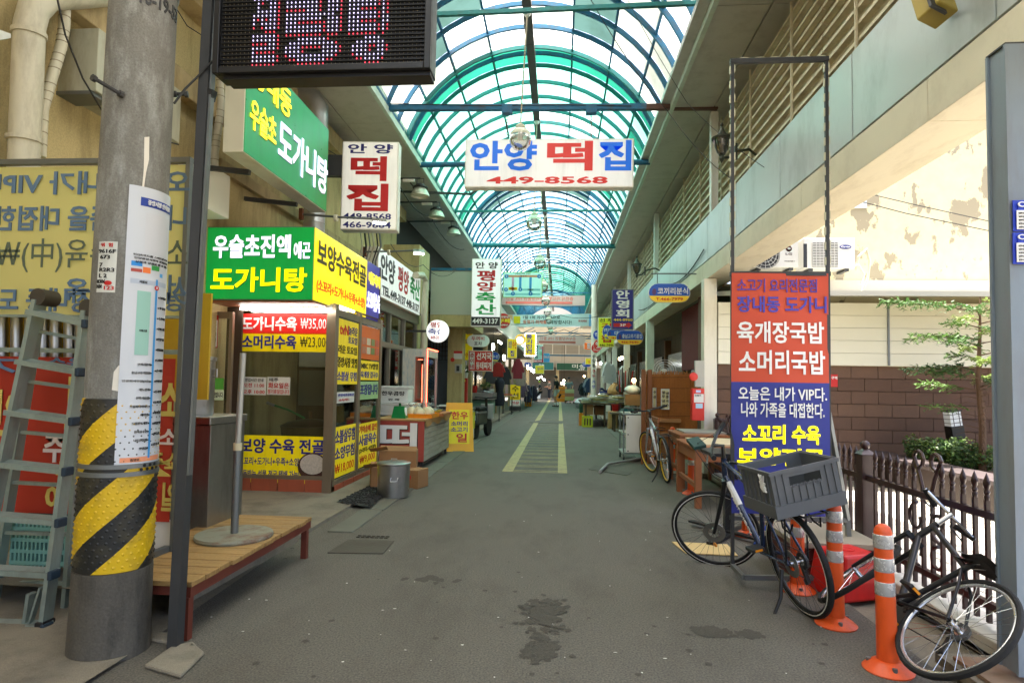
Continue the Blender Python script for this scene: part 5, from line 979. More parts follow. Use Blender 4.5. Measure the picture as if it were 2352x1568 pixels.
# map board
p, w, h = rect(1155, 625, 1246, 683, 19.4); MBD = sign('map_board', 'pale aqua market map board hanging from the teal pipe', 'sign', p, 0, w, h, .06, flat('map aqua', (186, 232, 224), .4, emit=.05), flat('map lime edge', (150, 205, 60)), [('안양중앙시장 안내도', BLACK, .3, .7, .91, .97, .01)])
for b, m in (((.12, .9, .80, .88), MAPO), ((.22, .28, .25, .80), flat('map pink', (226, 170, 200))), ((.41, .47, .33, .80), MAPB), ((.67, .73, .1, .80), MAPB), ((.45, .95, .27, .35), flat('map teal', (140, 205, 205))), ((.06, .95, .09, .17), flat('map teal', (140, 205, 205))), ((.14, .37, .29, .41), YEL)): patch(MBD, m, w, h, *b)
for t, m, u0, u1, v0, v1 in (('중앙로', BLACK, .44, .6, .82, .87), ('현위치', RED, .16, .35, .31, .39), ('서울로', BLACK, .62, .78, .29, .34), ('1', WHITE, .075, .095, .80, .87), ('6', WHITE, .905, .93, .80, .87), ('8', WHITE, .43, .455, .28, .36), ('9', WHITE, .245, .27, .11, .19), ('7', WHITE, .695, .72, .11, .19), ('11', WHITE, .055, .1, .27, .35)): lettering(MBD, t, m, (u0 - .5) * w, (u1 - .5) * w, v0 * h, v1 * h, y=-.011, wt=.01)
for u, v in ((.085, .835), (.917, .835), (.443, .32), (.257, .15), (.707, .15), (.077, .31)): MB().prism([((u - .5) * w + .066 * math.cos(t * .449), v * h + .066 * math.sin(t * .449)) for t in range(14)], .003, Matrix.Translation((0, -.007, 0))).ob('gate_marker', flat('marker blue', (30, 130, 195)), MBD)
for u in (-.4, .4): MB().bar((u * w, .03, h), (u * w, .03, 5.75 - p.z), .025, .025).ob('hanger', TEALST, MBD)
# banners across the street
def cloth_banner(label, x0, y0, x1, y1, Y, m, name='street_banner', tilt=0.):
    p, w, h = rect(x0, y0, x1, y1, Y); T = thing(name, label, 'banner', p); MB().grid(lambda u, v: (-w / 2 + w * u, .02 * math.sin(u * 11), h * v + tilt * (u - .5) - .03 * math.sin(u * math.pi)), 18, 2).ob('cloth', m, T, smooth=True)
    for sx in (-1, 1):
        for v in (.04, .96): MB().cyl((sx * w / 2, 0, h * v + tilt * sx * .5), (sx * (w / 2 + .9), 0, h * v + .15 + tilt * sx * .5), .006, n=4).ob('rope', WIRE, T)
    return T, w, h
BANW = mat('white banner cloth', s(222, 228, 232), .6, 0, .04, 2, tr=.4); BANP = mat('pink banner cloth', s(236, 196, 190), .6, 0, .06, 2, tr=.5)
T, w, h = cloth_banner('white fire safety banner with orange and black letters', 1147, 722, 1366, 748, 33.0, BANW, tilt=.1)
OR = flat('orange print', (226, 96, 40)); lettering(T, '1일 1회 자가점검으로', BLACK, -.25 * w, .14 * w, .58 * h, .86 * h, y=-.035); lettering(T, '동절기 화재를', OR, -.25 * w, .0 * w, .18 * h, .5 * h, y=-.035); lettering(T, '예방합시다!', BLACK, .03 * w, .26 * w, .18 * h, .5 * h, y=-.035); patch(T, flat('banner sky', (120, 180, 225)), w, h, .94, 1, .02, .98, -.03); patch(T, flat('banner peach', (240, 190, 140)), w, h, .02, .14, .3, .9, -.03); patch(T, YEL, w, h, .15, .22, .2, .8, -.03); lettering(T, '화재예방', RED, .33 * w, .42 * w, .35 * h, .55 * h, y=-.035)
T, w, h = cloth_banner('pale pink banner seen from behind with mirrored letters above white banner', 1152, 678, 1344, 700, 30.6, BANP, tilt=-.02); PNK = flat('salmon print', (226, 110, 96)); patch(T, PNK, w, h, .05, .85, .12, .34, -.03); lettering(T, '충전식 카드형 온누리상품권 10% 할인', PNK, -.44 * w, .36 * w, .45 * h, .82 * h, y=-.035, mirror=True)
T, w, h = cloth_banner('small faded pink banner seen from behind near the arcade end', 1232, 770, 1345, 790, 42.0, BANP, tilt=-.12); patch(T, PNK, w, h, .05, .8, .12, .34, -.03); lettering(T, '온누리상품권 10% 할인', PNK, -.42 * w, .3 * w, .45 * h, .82 * h, y=-.035, mirror=True)
# ================================================================ right side: columns, fence, courtyard building
GCOL = mat('blue grey column paint', s(126, 138, 148), .5, .1, .06, 4, dirt=s(110, 96, 88), dscale=(3, 3, .6), damt=.4)
c0 = A(2326, 900, 3.06)
GC1 = thing('steel_column', 'blue grey steel column with rusty base plate at the fence end', 'column', (c0.x + .15, 3.12, 0))
MB().box(c0.x, c0.x + .34, 3.06, 3.075, .10, 3.10).ob('front_flange', GCOL, GC1, w=True); MB().box(c0.x, c0.x + .34, 3.185, 3.20, .10, 3.10).ob('rear_flange', GCOL, GC1, w=True); MB().box(c0.x + .012, c0.x + .03, 3.076, 3.184, .10, 3.10).ob('web', GCOL, GC1, w=True)
MB().box(c0.x - .12, c0.x + .45, 2.92, 3.34, .05, .068).ob('base_plate', mat('rust stained plate', s(134, 112, 92), .8, .1, .2, 8, dirt=s(120, 70, 34), damt=.8), GC1, w=True); MB().box(c0.x - .16, c0.x + .6, 2.86, 3.42, 0, .048).ob('footing', CONC, GC1, w=True); MB().box(c0.x + .002, c0.x + .338, 3.062, 3.198, 3.101, 3.109).ob('cap_plate', DKSTEEL, GC1, w=True)
CBL = flat('cctv sign blue', (36, 62, 190), .35)
for i, (y0, y1) in enumerate(((458, 531), (533, 606))):
    p, w, h = rect(2330, y0, 2420, y1, 3.04); T = sign('cctv_notice', ['upper blue camera notice on the steel column', 'lower blue camera notice on the steel column'][i], 'sign', p, 0, w, h, .012, CBL, CBL, [('CCTV', WHITE, .08, .8, .76, .93, .03)], 'camera notices on the column'); patch(T, WHITE, w, h, .06, .96, .06, .66)
    for k in range(5): lettering(T, '안내', BLACK, (.1 - .5) * w, (.25 - .5) * w, (.54 - k * .11) * h, (.59 - k * .11) * h, y=-.005, wt=.01)
WCOL = mat('white column paint', s(226, 222, 206), .5, 0, .05, 3, dirt=s(150, 140, 116), damt=.35)
wlab = ['nearest white column beside the red fire cabinet', 'second white column, past the reed screen', 'third white column along the stalls', 'fourth white column along the stalls', 'fifth white column along the stalls', 'sixth white column, the farthest along the stalls']
for i, yy in enumerate((9.72, 16.2, 21.6, 26.4, 30.5, 34.5)):
    x = A([1617, 1485, 1434, 1407, 1394, 1381][i], 800, yy).x; T = thing('white_column', wlab[i], 'column', (x, yy, 0), 0, 'white columns under the gallery'); MB().box(0, .20, 0, .2, .02, 3.10).ob('shaft', WCOL, T, bevel=.006); MB().box(-.02, .22, -.02, .22, 0, .06).ob('foot', CONC, T)
# shop recess behind the columns
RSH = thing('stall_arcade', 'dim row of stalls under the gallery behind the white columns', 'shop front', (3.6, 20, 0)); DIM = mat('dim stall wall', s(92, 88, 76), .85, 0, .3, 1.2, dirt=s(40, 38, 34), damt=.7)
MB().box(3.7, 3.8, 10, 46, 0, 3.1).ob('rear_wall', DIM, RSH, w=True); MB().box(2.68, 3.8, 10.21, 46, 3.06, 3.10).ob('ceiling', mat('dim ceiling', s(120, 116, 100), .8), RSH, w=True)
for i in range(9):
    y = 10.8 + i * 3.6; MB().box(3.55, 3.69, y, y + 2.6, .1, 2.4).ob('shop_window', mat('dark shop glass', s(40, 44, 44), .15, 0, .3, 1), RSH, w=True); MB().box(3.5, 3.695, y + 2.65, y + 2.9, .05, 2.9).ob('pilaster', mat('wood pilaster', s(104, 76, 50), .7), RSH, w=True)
MB().box(2.55, 2.62, 11.0, 11.5, .03, 3.05).ob('brown_post', mat('brown post', s(96, 62, 40), .7), RSH, w=True); MB().box(2.70, 2.8, 11.3, 13.8, 1.75, 3.05).ob('red_curtain', mat('dark red curtain', s(96, 22, 22), .9), RSH, w=True)
# courtyard building: block wall, siding, canopy, peeling plaster
def peeling():
    m = bpy.data.materials.new('peeling cream plaster'); m.use_nodes = True; nt = m.node_tree; N = nt.nodes; L = nt.links; b = N['Principled BSDF']; b.inputs['Roughness'].default_value = .9
    tc = N.new('ShaderNodeTexCoord'); mp = N.new('ShaderNodeMapping'); mp.inputs['Scale'].default_value = (1.5, 1.5, .9); L.new(tc.outputs['Object'], mp.inputs[0])
    n1 = N.new('ShaderNodeTexNoise'); n1.inputs['Scale'].default_value = 2.3; n1.inputs['Detail'].default_value = 9; n1.inputs['Roughness'].default_value = .6; L.new(mp.outputs[0], n1.inputs['Vector'])
    r = N.new('ShaderNodeMapRange'); r.inputs[1].default_value = .56; r.inputs[2].default_value = .585; L.new(n1.outputs[0], r.inputs[0])
    n2 = N.new('ShaderNodeTexNoise'); n2.inputs['Scale'].default_value = 6; n2.inputs['Detail'].default_value = 5; L.new(tc.outputs['Object'], n2.inputs['Vector'])
    mx0 = N.new('ShaderNodeMix'); mx0.data_type = 'RGBA'; L.new(n2.outputs[0], mx0.inputs[0]); mx0.inputs[6].default_value = s(196, 186, 146) + (1,); mx0.inputs[7].default_value = s(214, 206, 174) + (1,)
    mx = N.new('ShaderNodeMix'); mx.data_type = 'RGBA'; L.new(r.outputs[0], mx.inputs[0]); L.new(mx0.outputs[2], mx.inputs[6]); mx.inputs[7].default_value = s(152, 143, 120) + (1,); L.new(mx.outputs[2], b.inputs['Base Color'])
    bp = N.new('ShaderNodeBump'); bp.inputs['Strength'].default_value = .5; bp.inputs['Distance'].default_value = .01; bp.invert = True; L.new(r.outputs[0], bp.inputs['Height']); L.new(bp.outputs[0], b.inputs['Normal']); return m
CBD = thing('courtyard_building', 'building with brown block base, cream siding and peeling plaster across the courtyard', 'building', (5.5, 9.8, 0))
BLK = [mat('brown block %d' % i, s(*c), .8, 0, .2, 5, bump=.4, bscale=50, dirt=s(80, 58, 44), damt=.3) for i, c in enumerate(((96, 71, 56), (90, 66, 52), (101, 76, 60)))]
MB().box(2.46, 10, 9.80, 9.95, 0, 1.76).ob('mortar_core', mat('dark mortar', s(72, 54, 44), .9), CBD, w=True)
for j in range(9):
    for i in range(14):
        x = 2.47 + i * .4 - (.2 if j % 2 else 0); xa = max(x, 2.462)
        MB().box(xa + .004, x + .396, 9.765, 9.799, j * .196 + .005, j * .196 + .191).ob('block', BLK[(i * 3 + j) % 3], CBD, w=True)
SID = mat('cream siding', s(226, 224, 204), .5, 0, .03, 2)
for i in range(5): MB().box(2.46, 10, 9.70 + .003 * (i % 2), 9.80, 1.764 + i * .193, 1.764 + i * .193 + .188).ob('siding_board', SID, CBD, w=True)
MB().box(4.98, 5.01, 9.685, 9.70, 1.77, 2.72).ob('siding_joint', GALV, CBD, w=True)
MB().add([(2.5, 8.75, 2.70), (10, 8.75, 2.70), (10, 9.95, 2.86), (2.5, 9.95, 2.86), (2.5, 8.75, 2.77), (10, 8.75, 2.77), (10, 9.95, 2.93), (2.5, 9.95, 2.93)], [(0, 3, 2, 1), (4, 5, 6, 7), (0, 1, 5, 4), (1, 2, 6, 5), (2, 3, 7, 6), (3, 0, 4, 7)]).ob('canopy', mat('canopy sheet', s(170, 168, 156), .5, 0, .05, 3, dirt=s(170, 166, 150), damt=.3), CBD, w=True)
MB().box(2.97, 10, 9.96, 10.2, 1.77, 6.0).ob('plaster_wall', peeling(), CBD, w=True); MB().box(2.97, 10, 9.93, 9.96, 2.94, 3.12).ob('plinth', mat('grey plinth', s(182, 178, 166), .9), CBD, w=True)
p, w, h = rect(1908, 440, 1990, 478, 9.94); MB().box(p.x - w / 2, p.x + w / 2, 9.93, 9.96, p.z, p.z + 1.0).ob('window', mat('bright window', s(210, 220, 224), .2), CBD, w=True)
RC = thing('red_zone_sign', 'small red area notice on the brown block wall', 'sign', A(1912, 888, 9.75)); p, w, h = rect(1898, 862, 1922, 890, 9.75); MB().box(-w / 2, w / 2, 0, .006, 0, h).ob('plate', RED, RC); lettering(RC, '구역', WHITE, -.1 * w, .45 * w, .6 * h, .85 * h, y=-.002)
ACW = mat('ac white', s(196, 196, 190), .45, 0, .03, 3, dirt=s(170, 164, 150), damt=.3)
def ac(label, x0, y0, x1, y1, Y, logo, round_):
    p, w, h = rect(x0, y0, x1, y1, Y); T = thing('ac_unit', label, 'air conditioner', p, 0, 'outdoor units on the canopy'); MB().box(-w / 2, w / 2, 0, .32, .04, h).ob('casing', ACW, T, bevel=.012)
    for x in (-w * .35, w * .35): MB().box(x - .03, x + .03, .02, .3, 0, .039).ob('foot', DKSTEEL, T)
    if round_:
        c = (-w * .22, 0, h * .5); MB().lathe([(.215, 0), (.225, .012), (.215, .02)], 28, c, Matrix.Rotation(R(90), 3, 'X'), False).ob('fan_ring', ACW, T); MB().lathe([(0, 0), (.21, .001)], 24, (c[0], -.001, c[2]), Matrix.Rotation(R(90), 3, 'X')).ob('fan_well', BLACKP, T)
        mb = MB()
        for r_ in (.06, .11, .16, .2): mb.tube([(c[0] + r_ * math.cos(t * .314), -.015, c[2] + r_ * math.sin(t * .314)) for t in range(20)], .004, 4, True)
        for k in range(16): mb.cyl((c[0], -.015, c[2]), (c[0] + .21 * math.cos(k * .3927), -.012, c[2] + .21 * math.sin(k * .3927)), .003, n=4)
        mb.ob('fan_guard', ACW, T, kind='stuff'); MB().lathe([(0, .004), (.05, 0)], 14, (c[0], -.018, c[2]), Matrix.Rotation(R(90), 3, 'X')).ob('guard_hub', ACW, T)
        lettering(T, 'LG', flat('logo grey', (110, 100, 100)), w * .22, w * .36, h * .5, h * .58, y=-.003); lettering(T, 'INVERTER V', BLACK, w * .2, w * .42, h * .28, h * .31, y=-.003, wt=.005); MB().lathe([(0, 0), (.045, .0)], 18, (w * .29, -.004, h * .72), Matrix.Rotation(R(90), 3, 'X')).ob('logo', flat('logo crimson', (190, 40, 70)), T); lettering(T, 'G', WHITE, w * .26, w * .32, h * .69, h * .75, y=-.009)
    else:
        MB().box(-w * .33, w * .16, -.004, .0, h * .12, h * .85).ob('grille_well', BLACKP, T)
        for k in range(15): MB().box(-w * .33, w * .16, -.014, -.005, h * (.13 + k * .048), h * (.13 + k * .048) + .011).ob('grille_bar', ACW, T)
        for k in range(8): MB().box(-w * .33 + k * w * .07 - .003, -w * .33 + k * w * .07 + .003, -.018, -.0145, h * .12, h * .85).ob('grille_rib', ACW, T)
        MB().box(-w / 2 - .004, -w / 2 + .05, -.003, .0, h * .1, h * .82).ob('side_grille', BLACKP, T); MB().prism([(w * .31 + .085 * math.cos(t * .3927), h * .72 + .032 * math.sin(t * .3927)) for t in range(16)], .004, Matrix.Translation((0, -.006, 0))).ob('logo', flat('logo navy', (40, 50, 120)), T); lettering(T, 'Carrier', WHITE, w * .31 - .065, w * .31 + .065, h * .70, h * .75, y=-.009, slant=.15)
ac('white outdoor unit with square grille on the canopy', 1846, 546, 1964, 622, 9.35, 'c', False); ac('white outdoor unit with round fan tucked behind the beam', 1728, 552, 1834, 620, 9.4, 'l', True)
for i, pts in enumerate(([(1990, 444), (2100, 470), (2280, 510)], [(1965, 460), (2080, 490), (2280, 532)])): T = thing('wall_wire', ['upper black wire sagging across the peeling wall', 'lower black wire sagging across the peeling wall'][i], 'wire', A(*pts[0], 9.6)); MB().tube([A(*q, 9.6) for q in pts], .007, 5).ob('wire', WIRE, T, w=True)
HC_ = thing('white_conduit_loop', 'white hoses looping beside the square grilled outdoor unit', 'hose', A(1980, 660, 9.4)); MB().tube([A(1966, 620, 9.45), A(1972, 590, 9.4), A(1990, 572, 9.4), A(1998, 600, 9.4), A(1993, 640, 9.45), A(1975, 680, 9.5)], .02, 8).ob('hose', PVC, HC_, w=True, smooth=True); MB().tube([A(1960, 612, 9.42), A(1972, 608, 9.4), A(1985, 630, 9.4), A(1978, 652, 9.4)], .016, 8).ob('hose', ACW, HC_, w=True, smooth=True)
# planter, bushes, garden light, conifer
PLT = thing('brown_planter', 'long brown planter box with broad ledge beside the courtyard paving', 'planter', (4.8, 8, 0)); PBR = mat('planter brown', s(50, 36, 30), .6, 0, .1, 3); PLG = mat('planter ledge', s(66, 56, 56), .55, 0, .1, 2)
MB().box(4.62, 4.70, 5.2, 9.76, .02, .42).ob('side_wall', PBR, PLT, w=True)
for i in range(5): MB().box(4.55, 4.98, 5.2 + i * .91, 5.2 + i * .91 + .90, .421, .47).ob('ledge_board', PLG, PLT, w=True, bevel=.004)
MB().box(4.71, 9, 5.2, 9.76, .02, .36).ob('soil', mat('soil', s(70, 56, 42), .95, bump=.6), PLT, w=True)
LEAF = [mat('leaf %d' % i, s(*c), .5, 0, .25, 8, tr=.35) for i, c in enumerate(((62, 92, 44), (80, 110, 50), (48, 76, 38), (108, 128, 62)))]; BARK = mat('bark', s(92, 70, 52), .9, 0, .25, 12, bump=.5)
def leaves(T, nm, m, c, rad, n, sz, flat_=.5, asp=.5):
    mb = MB()
    for i in range(n):
        while True:
            q = Vector((random.uniform(-1, 1), random.uniform(-1, 1), random.uniform(-1, 1)))
            if .25 < q.length < 1: break
        q = Vector((q.x * rad[0], q.y * rad[1], q.z * rad[2])) + Vector(c); e = Euler((random.uniform(-1, 1) * flat_ * 2, random.uniform(-1, 1) * flat_ * 2, random.uniform(0, 6.3))).to_matrix(); k = sz * random.uniform(.6, 1.3)
        mb.add([q + e @ Vector((-k, 0, 0)), q + e @ Vector((0, -k * asp, 0)), q + e @ Vector((k, 0, 0)), q + e @ Vector((0, k * asp, 0))], [(0, 1, 2, 3)])
    return mb.ob(nm, m, T)
for i, (x, y, rx, rz_, lab) in enumerate(((5.15, 8.9, .34, .19, 'dense green shrub nearest the block wall corner in planter'), (5.35, 8.35, .32, .18, 'dense green shrub in front of the garden light'), (5.75, 7.7, .34, .18, 'loose pale green shrub at the planter edge by the column'), (6.1, 7.1, .30, .26, 'bright shrub in the planter closest to the steel column'))):
    T = thing('green_shrub', lab, 'shrub', (x, y, .36), 0, 'shrubs in the planter')
    for k in range(7): a = k * .9; MB().tube([(0, 0, 0), (rx * .5 * math.cos(a), rx * .5 * math.sin(a), rz_), (rx * .8 * math.cos(a), rx * .8 * math.sin(a), rz_ * 1.7)], [.012, .008, .003], 5).ob('stem', BARK, T)
    for k in range(4): leaves(T, 'foliage', LEAF[(k + i) % 4], (0, 0, rz_ * 1.1), (rx, rx, rz_), 420, .028)
    for k in range(10): a = random.random() * 6.3; leaves(T, 'sprig', LEAF[k % 4], (rx * .9 * math.cos(a), rx * .9 * math.sin(a), rz_ * random.uniform(1, 2.1)), (.08, .08, .1), 30, .026)
gp = Vector((A(2205, 1032, 9.1).x, 9.1, .36)); GLT2 = thing('garden_light', 'black square garden light with white caged top leaning in the planter', 'lamp', M=Matrix.Translation(gp) @ Matrix.Rotation(R(-8), 4, 'Y')); MB().box(-.085, .085, -.085, .085, 0, .56).ob('post', BLACKP, GLT2, bevel=.006); MB().box(-.075, .075, -.075, .075, .561, .76).ob('lantern', mat('opal lens', s(226, 230, 234), .3, 0, .02, emit=.03), GLT2)
for z in (.60, .66, .72): MB().box(-.083, .083, -.083, .083, z, z + .006).ob('cage_ring', BLACKP, GLT2)
for x in (-.04, .04): MB().box(x, x + .006, -.082, -.076, .562, .76).ob('cage_bar', BLACKP, GLT2)
MB().box(-.09, .09, -.09, .09, .761, .78).ob('cap', BLACKP, GLT2)
tp = A(2256, 1025, 8.15); tp.z = .36; TRE = thing('young_conifer', 'young conifer with sparse feathery branches in front of the block wall', 'tree', tp)
MB().tube([(0, 0, 0), (.01, 0, .6), (-.02, .02, 1.2), (0, 0, 1.8), (.01, 0, 2.25)], [.045, .04, .03, .018, .006], 8).ob('trunk', BARK, TRE, smooth=True)
def spray(T, base, d, ln, m, dense=1.):
    mb = MB(); br = MB(); d = d.normalized(); side = d.cross(Vector((0, 0, 1))).normalized(); tip = base + d * ln + Vector((0, 0, -.03)); br.tube([base, base + d * ln * .5 + Vector((0, 0, .03)), tip], [.010, .006, .002], 4)
    n_ = int(16 * dense * ln / .5)
    for k in range(n_):
        t = .25 + .75 * k / n_; c = base + d * ln * t + Vector((0, 0, .03 * math.sin(t * 3.1)))
        for sg in (-1, 1):
            l2 = (.16 * (1.15 - t) + .05) * random.uniform(.7, 1.2); q = c + (side * sg + d * .7).normalized() * l2 + Vector((0, 0, random.uniform(-.10, .05)))
            for j in range(6):
                u = (j + 1) / 6; pp_ = c.lerp(q, u); e = Euler((random.uniform(-.6, .6), random.uniform(-.6, .6), random.uniform(0, 6))).to_matrix(); kk = .030; mb.add([pp_ + e @ Vector((-kk, 0, 0)), pp_ + e @ Vector((0, -kk * .35, 0)), pp_ + e @ Vector((kk, 0, 0)), pp_ + e @ Vector((0, kk * .35, 0))], [(0, 1, 2, 3)])
    o = br.ob('branch', BARK, T); mb.ob('needles', m, o)
for k in range(24):
    z = 1.0 + 1.2 * (k / 24); a = k * 2.4; spray(TRE, Vector((0, 0, z)), Vector((math.cos(a), math.sin(a), .12)), random.uniform(.3, .62) * (1.25 - .35 * (z - 1) / 1.2), LEAF[k % 4])
spray(TRE, Vector((0, 0, 2.05)), Vector((-1, -.05, .10)), 1.25, LEAF[0], 1.2); spray(TRE, Vector((0, 0, 1.7)), Vector((-1, -.2, 0)), 1.0, LEAF[1]); spray(TRE, Vector((0, 0, 1.35)), Vector((-1, 0, -.05)), .95, LEAF[2]); spray(TRE, Vector((0, 0, .8)), Vector((-1, -.1, .05)), .75, LEAF[1], .5)
for k in range(34): a = k * 2.1; z = .25 + k * .025; MB().tube([(0, 0, z), (.16 * math.cos(a), .16 * math.sin(a), z + .03), (.3 * math.cos(a), .3 * math.sin(a), z - .02)], [.006, .004, .001], 4).ob('dead_twig', BARK, TRE)
# weeds at the foot of the wall
WD = thing('weed_strip', 'low green weeds growing along the foot of the block wall', 'weeds', (3.6, 9.5, .02), kind='stuff'); leaves(WD, 'weed', LEAF[1], (0, 0, .05), (1.0, .22, .08), 260, .03)
# iron fence
FEN = mat('dark brown fence paint', s(48, 28, 27), .38, .1, .12, 6, coat=.1)
FXP = 2.42
def spear(mb, y, z0):
    mb.lathe([(.011, z0 - .03), (.016, z0), (.011, z0 + .01), (.018, z0 + .025), (.011, z0 + .04), (.016, z0 + .052), (.020, z0 + .075), (.012, z0 + .10), (0, z0 + .135)], 8, (FXP, y, 0))
    for sg in (-1, 1): mb.tube([(FXP, y, z0 + .06), (FXP, y + sg * .022, z0 + .085), (FXP, y + sg * .026, z0 + .07)], [.005, .006, .002], 4)
pk_ys = (3.43, 5.06, 6.69, 8.32, 9.6)
FNC = thing('iron_fence', 'dark brown iron fence with spear tops and heart scrolls along the courtyard', 'fence', (FXP, 6.5, .1))
for i, y in enumerate(pk_ys):
    o = MB().box(FXP - .05, FXP + .05, y - .05, y + .05, .05, .90).ob('fence_post', FEN, FNC, w=True, bevel=.004); MB().add([Vector(q) + Vector((FXP, y, .1)) for q in ((-.058, -.058, .801), (.058, -.058, .801), (.058, .058, .801), (-.058, .058, .801), (-.02, -.02, .84), (.02, -.02, .84), (.02, .02, .84), (-.02, .02, .84))], [(0, 3, 2, 1), (4, 5, 6, 7), (0, 1, 5, 4), (1, 2, 6, 5), (2, 3, 7, 6), (3, 0, 4, 7)]).ob('cap', FEN, o, w=True); MB().sphere((FXP, y, .972), .036, 14).ob('ball', FEN, o, w=True, smooth=True)
def spiral(cy_, cz_, r0, r1, a0, a1, n=14): return [(FXP, cy_ + (r0 + (r1 - r0) * k / n) * math.cos(a0 + (a1 - a0) * k / n), cz_ + (r0 + (r1 - r0) * k / n) * math.sin(a0 + (a1 - a0) * k / n)) for k in range(n + 1)]
for i in range(4):
    a, b = pk_ys[i] + .05, pk_ys[i + 1] - .05; T = FNC
    for z in (.20, .70): MB().box(FXP - .018, FXP + .018, a, b, z, z + .04).ob('rail', FEN, T, w=True)
    n_ = 14; dy = (b - a) / (n_ + 1)
    for k in range(n_):
        y = a + dy * (k + 1)
        if k in (6, 7): mb = MB().box(FXP - .011, FXP + .011, y - .011, y + .011, .12, .76); mb.ob('heart_bar', FEN, T, w=True); continue
        mb = MB().box(FXP - .011, FXP + .011, y - .011, y + .011, .12, .80); spear(mb, y, .82); mb.ob('picket', FEN, T, w=True, smooth=.8)
    ym = (a + b) / 2
    for sg in (-1, 1):
        o = sg * dy * .5; MB().tube([(FXP, ym + o, .76), (FXP, ym + o + sg * .03, .84), (FXP, ym + o + sg * .08, .93)] + [(FXP, ym + sg * (dy * .5 + .045) + .055 * math.cos(t) * sg, .95 + .055 * math.sin(t)) for t in (.3, .9, 1.6, 2.3, 3.0, 3.8, 4.6)], .013, 6).ob('heart_scroll', FEN, T, w=True, smooth=True)
        MB().tube(spiral(ym + sg * .12, .55, .11, .03, math.pi / 2 - sg * 1.57 + 1.57, math.pi / 2 - sg * 1.57 + 1.57 + sg * -5.2), .012, 6).ob('scroll', FEN, T, w=True, smooth=True); MB().tube(spiral(ym + sg * .11, .33, .09, .03, 1.57 - sg * 1.57 - 1.57, 1.57 - sg * 1.57 - 1.57 + sg * 5.2), .012, 6).ob('scroll', FEN, T, w=True, smooth=True)
STN = mat('pale kerb stone', s(186, 182, 170), .8, 0, .1, 6, bump=.2, dirt=s(130, 120, 100), damt=.5)
for i in range(8): o = MB().box(2.30, 2.56, 2.95 + i * .85, 2.95 + i * .85 + .845, -.01, .10).ob('fence_kerb', STN, COURT, bevel=.008)

# ================================================================ banner stand
BSY = 4.75; fa, fb = A(1682, 600, BSY), A(1901, 600, BSY); zt3 = A(1790, 134, BSY).z
BSD = thing('banner_stand', 'tall thin steel frame lined with small light modules holding a banner', 'frame', ((fa.x + fb.x) / 2, BSY, 0))
for x in (fa.x, fb.x): MB().box(x - .012, x + .012, BSY - .012, BSY + .012, .06, zt3).ob('upright', DKSTEEL, BSD, w=True)
zrow = A(1790, 624, BSY).z
for z in (zt3, zrow): MB().box(fa.x - .016, fb.x + .016, BSY - .017, BSY + .017, z - .034, z - .001).ob('cross_rail', DKSTEEL, BSD, w=True)
LMOD = mat('led module', s(190, 186, 160), .4); mb = MB()
for x in (fa.x, fb.x):
    z = zrow + .05
    while z < zt3 - .05: MB().box(x - .021, x - .0125, BSY - .01, BSY + .008, z, z + .06).box(x + .0125, x + .021, BSY - .01, BSY + .008, z + .01, z + .07).ob('light_module', LMOD, BSD, w=True); z += .115
for k in range(6): x = fa.x + .06 + k * .115; MB().box(x, x + .06, BSY - .01, BSY + .008, zt3 + .001, zt3 + .009).ob('light_module', LMOD, BSD, w=True)
for (p_, q_) in (((fa.x, BSY, .08), (fa.x, BSY - .28, .08)), ((fb.x, BSY, .08), (fb.x, BSY + .55, .08)), ((fa.x, BSY - .28, .08), (fb.x, BSY - .2, .08)), ((fb.x, BSY + .02, 1.25), (fb.x + .18, BSY + .12, .42)), ((fb.x + .18, BSY + .12, .42), (fb.x + .2, BSY + .12, .05)), ((fa.x, BSY + .06, .42), (fb.x + .18, BSY + .12, .42))): MB().bar(p_, q_, .032, .032).ob('brace', GALV, BSD, w=True)
ba, bb = A(1680, 1082, BSY - .02), A(1903, 628, BSY - .02); zb0 = A(1790, 1180, BSY).z
BN = thing('food_banner', 'tall banner orange red above and blue below with white and yellow letters', 'banner', ((ba.x + bb.x) / 2, BSY - .022, zb0)); wB, hB = bb.x - ba.x, bb.z - zb0
vs_ = (A(1790, 878, BSY).z - zb0) / hB
OVB = mat('orange banner print', s(214, 84, 56), .5, 0, .04, 2, tr=.25); BVB = mat('blue banner print', s(54, 62, 150), .5, 0, .05, 2, tr=.2); wav = lambda u, v: .010 * math.sin(u * 5 + v * 4) + .006 * math.sin(v * 9 + u * 13) * (1 - v)
for (v0, v1, m, nm) in ((vs_, 1, OVB, 'orange_field'), (0, vs_, BVB, 'blue_field')): MB().grid(lambda u, v: (-wB / 2 + wB * u, wav(u, v0 + (v1 - v0) * v), hB * (v0 + (v1 - v0) * v)), 14, 18).ob(nm, m, BN, smooth=True)
def bt(t, m, x0, x1, y0, y1, wt=.03):
    a, b = A(x0, y1, BSY), A(x1, y0, BSY); lettering(BN, t, m, a.x - (ba.x + bb.x) / 2, b.x - (ba.x + bb.x) / 2, a.z - zb0, b.z - zb0, y=-.006, wt=wt, fn=lambda p: p + Vector((0, wav(p.x / wB + .5, p.z / hB), 0)))
VIO = flat('violet banner ink', (92, 60, 150)); 
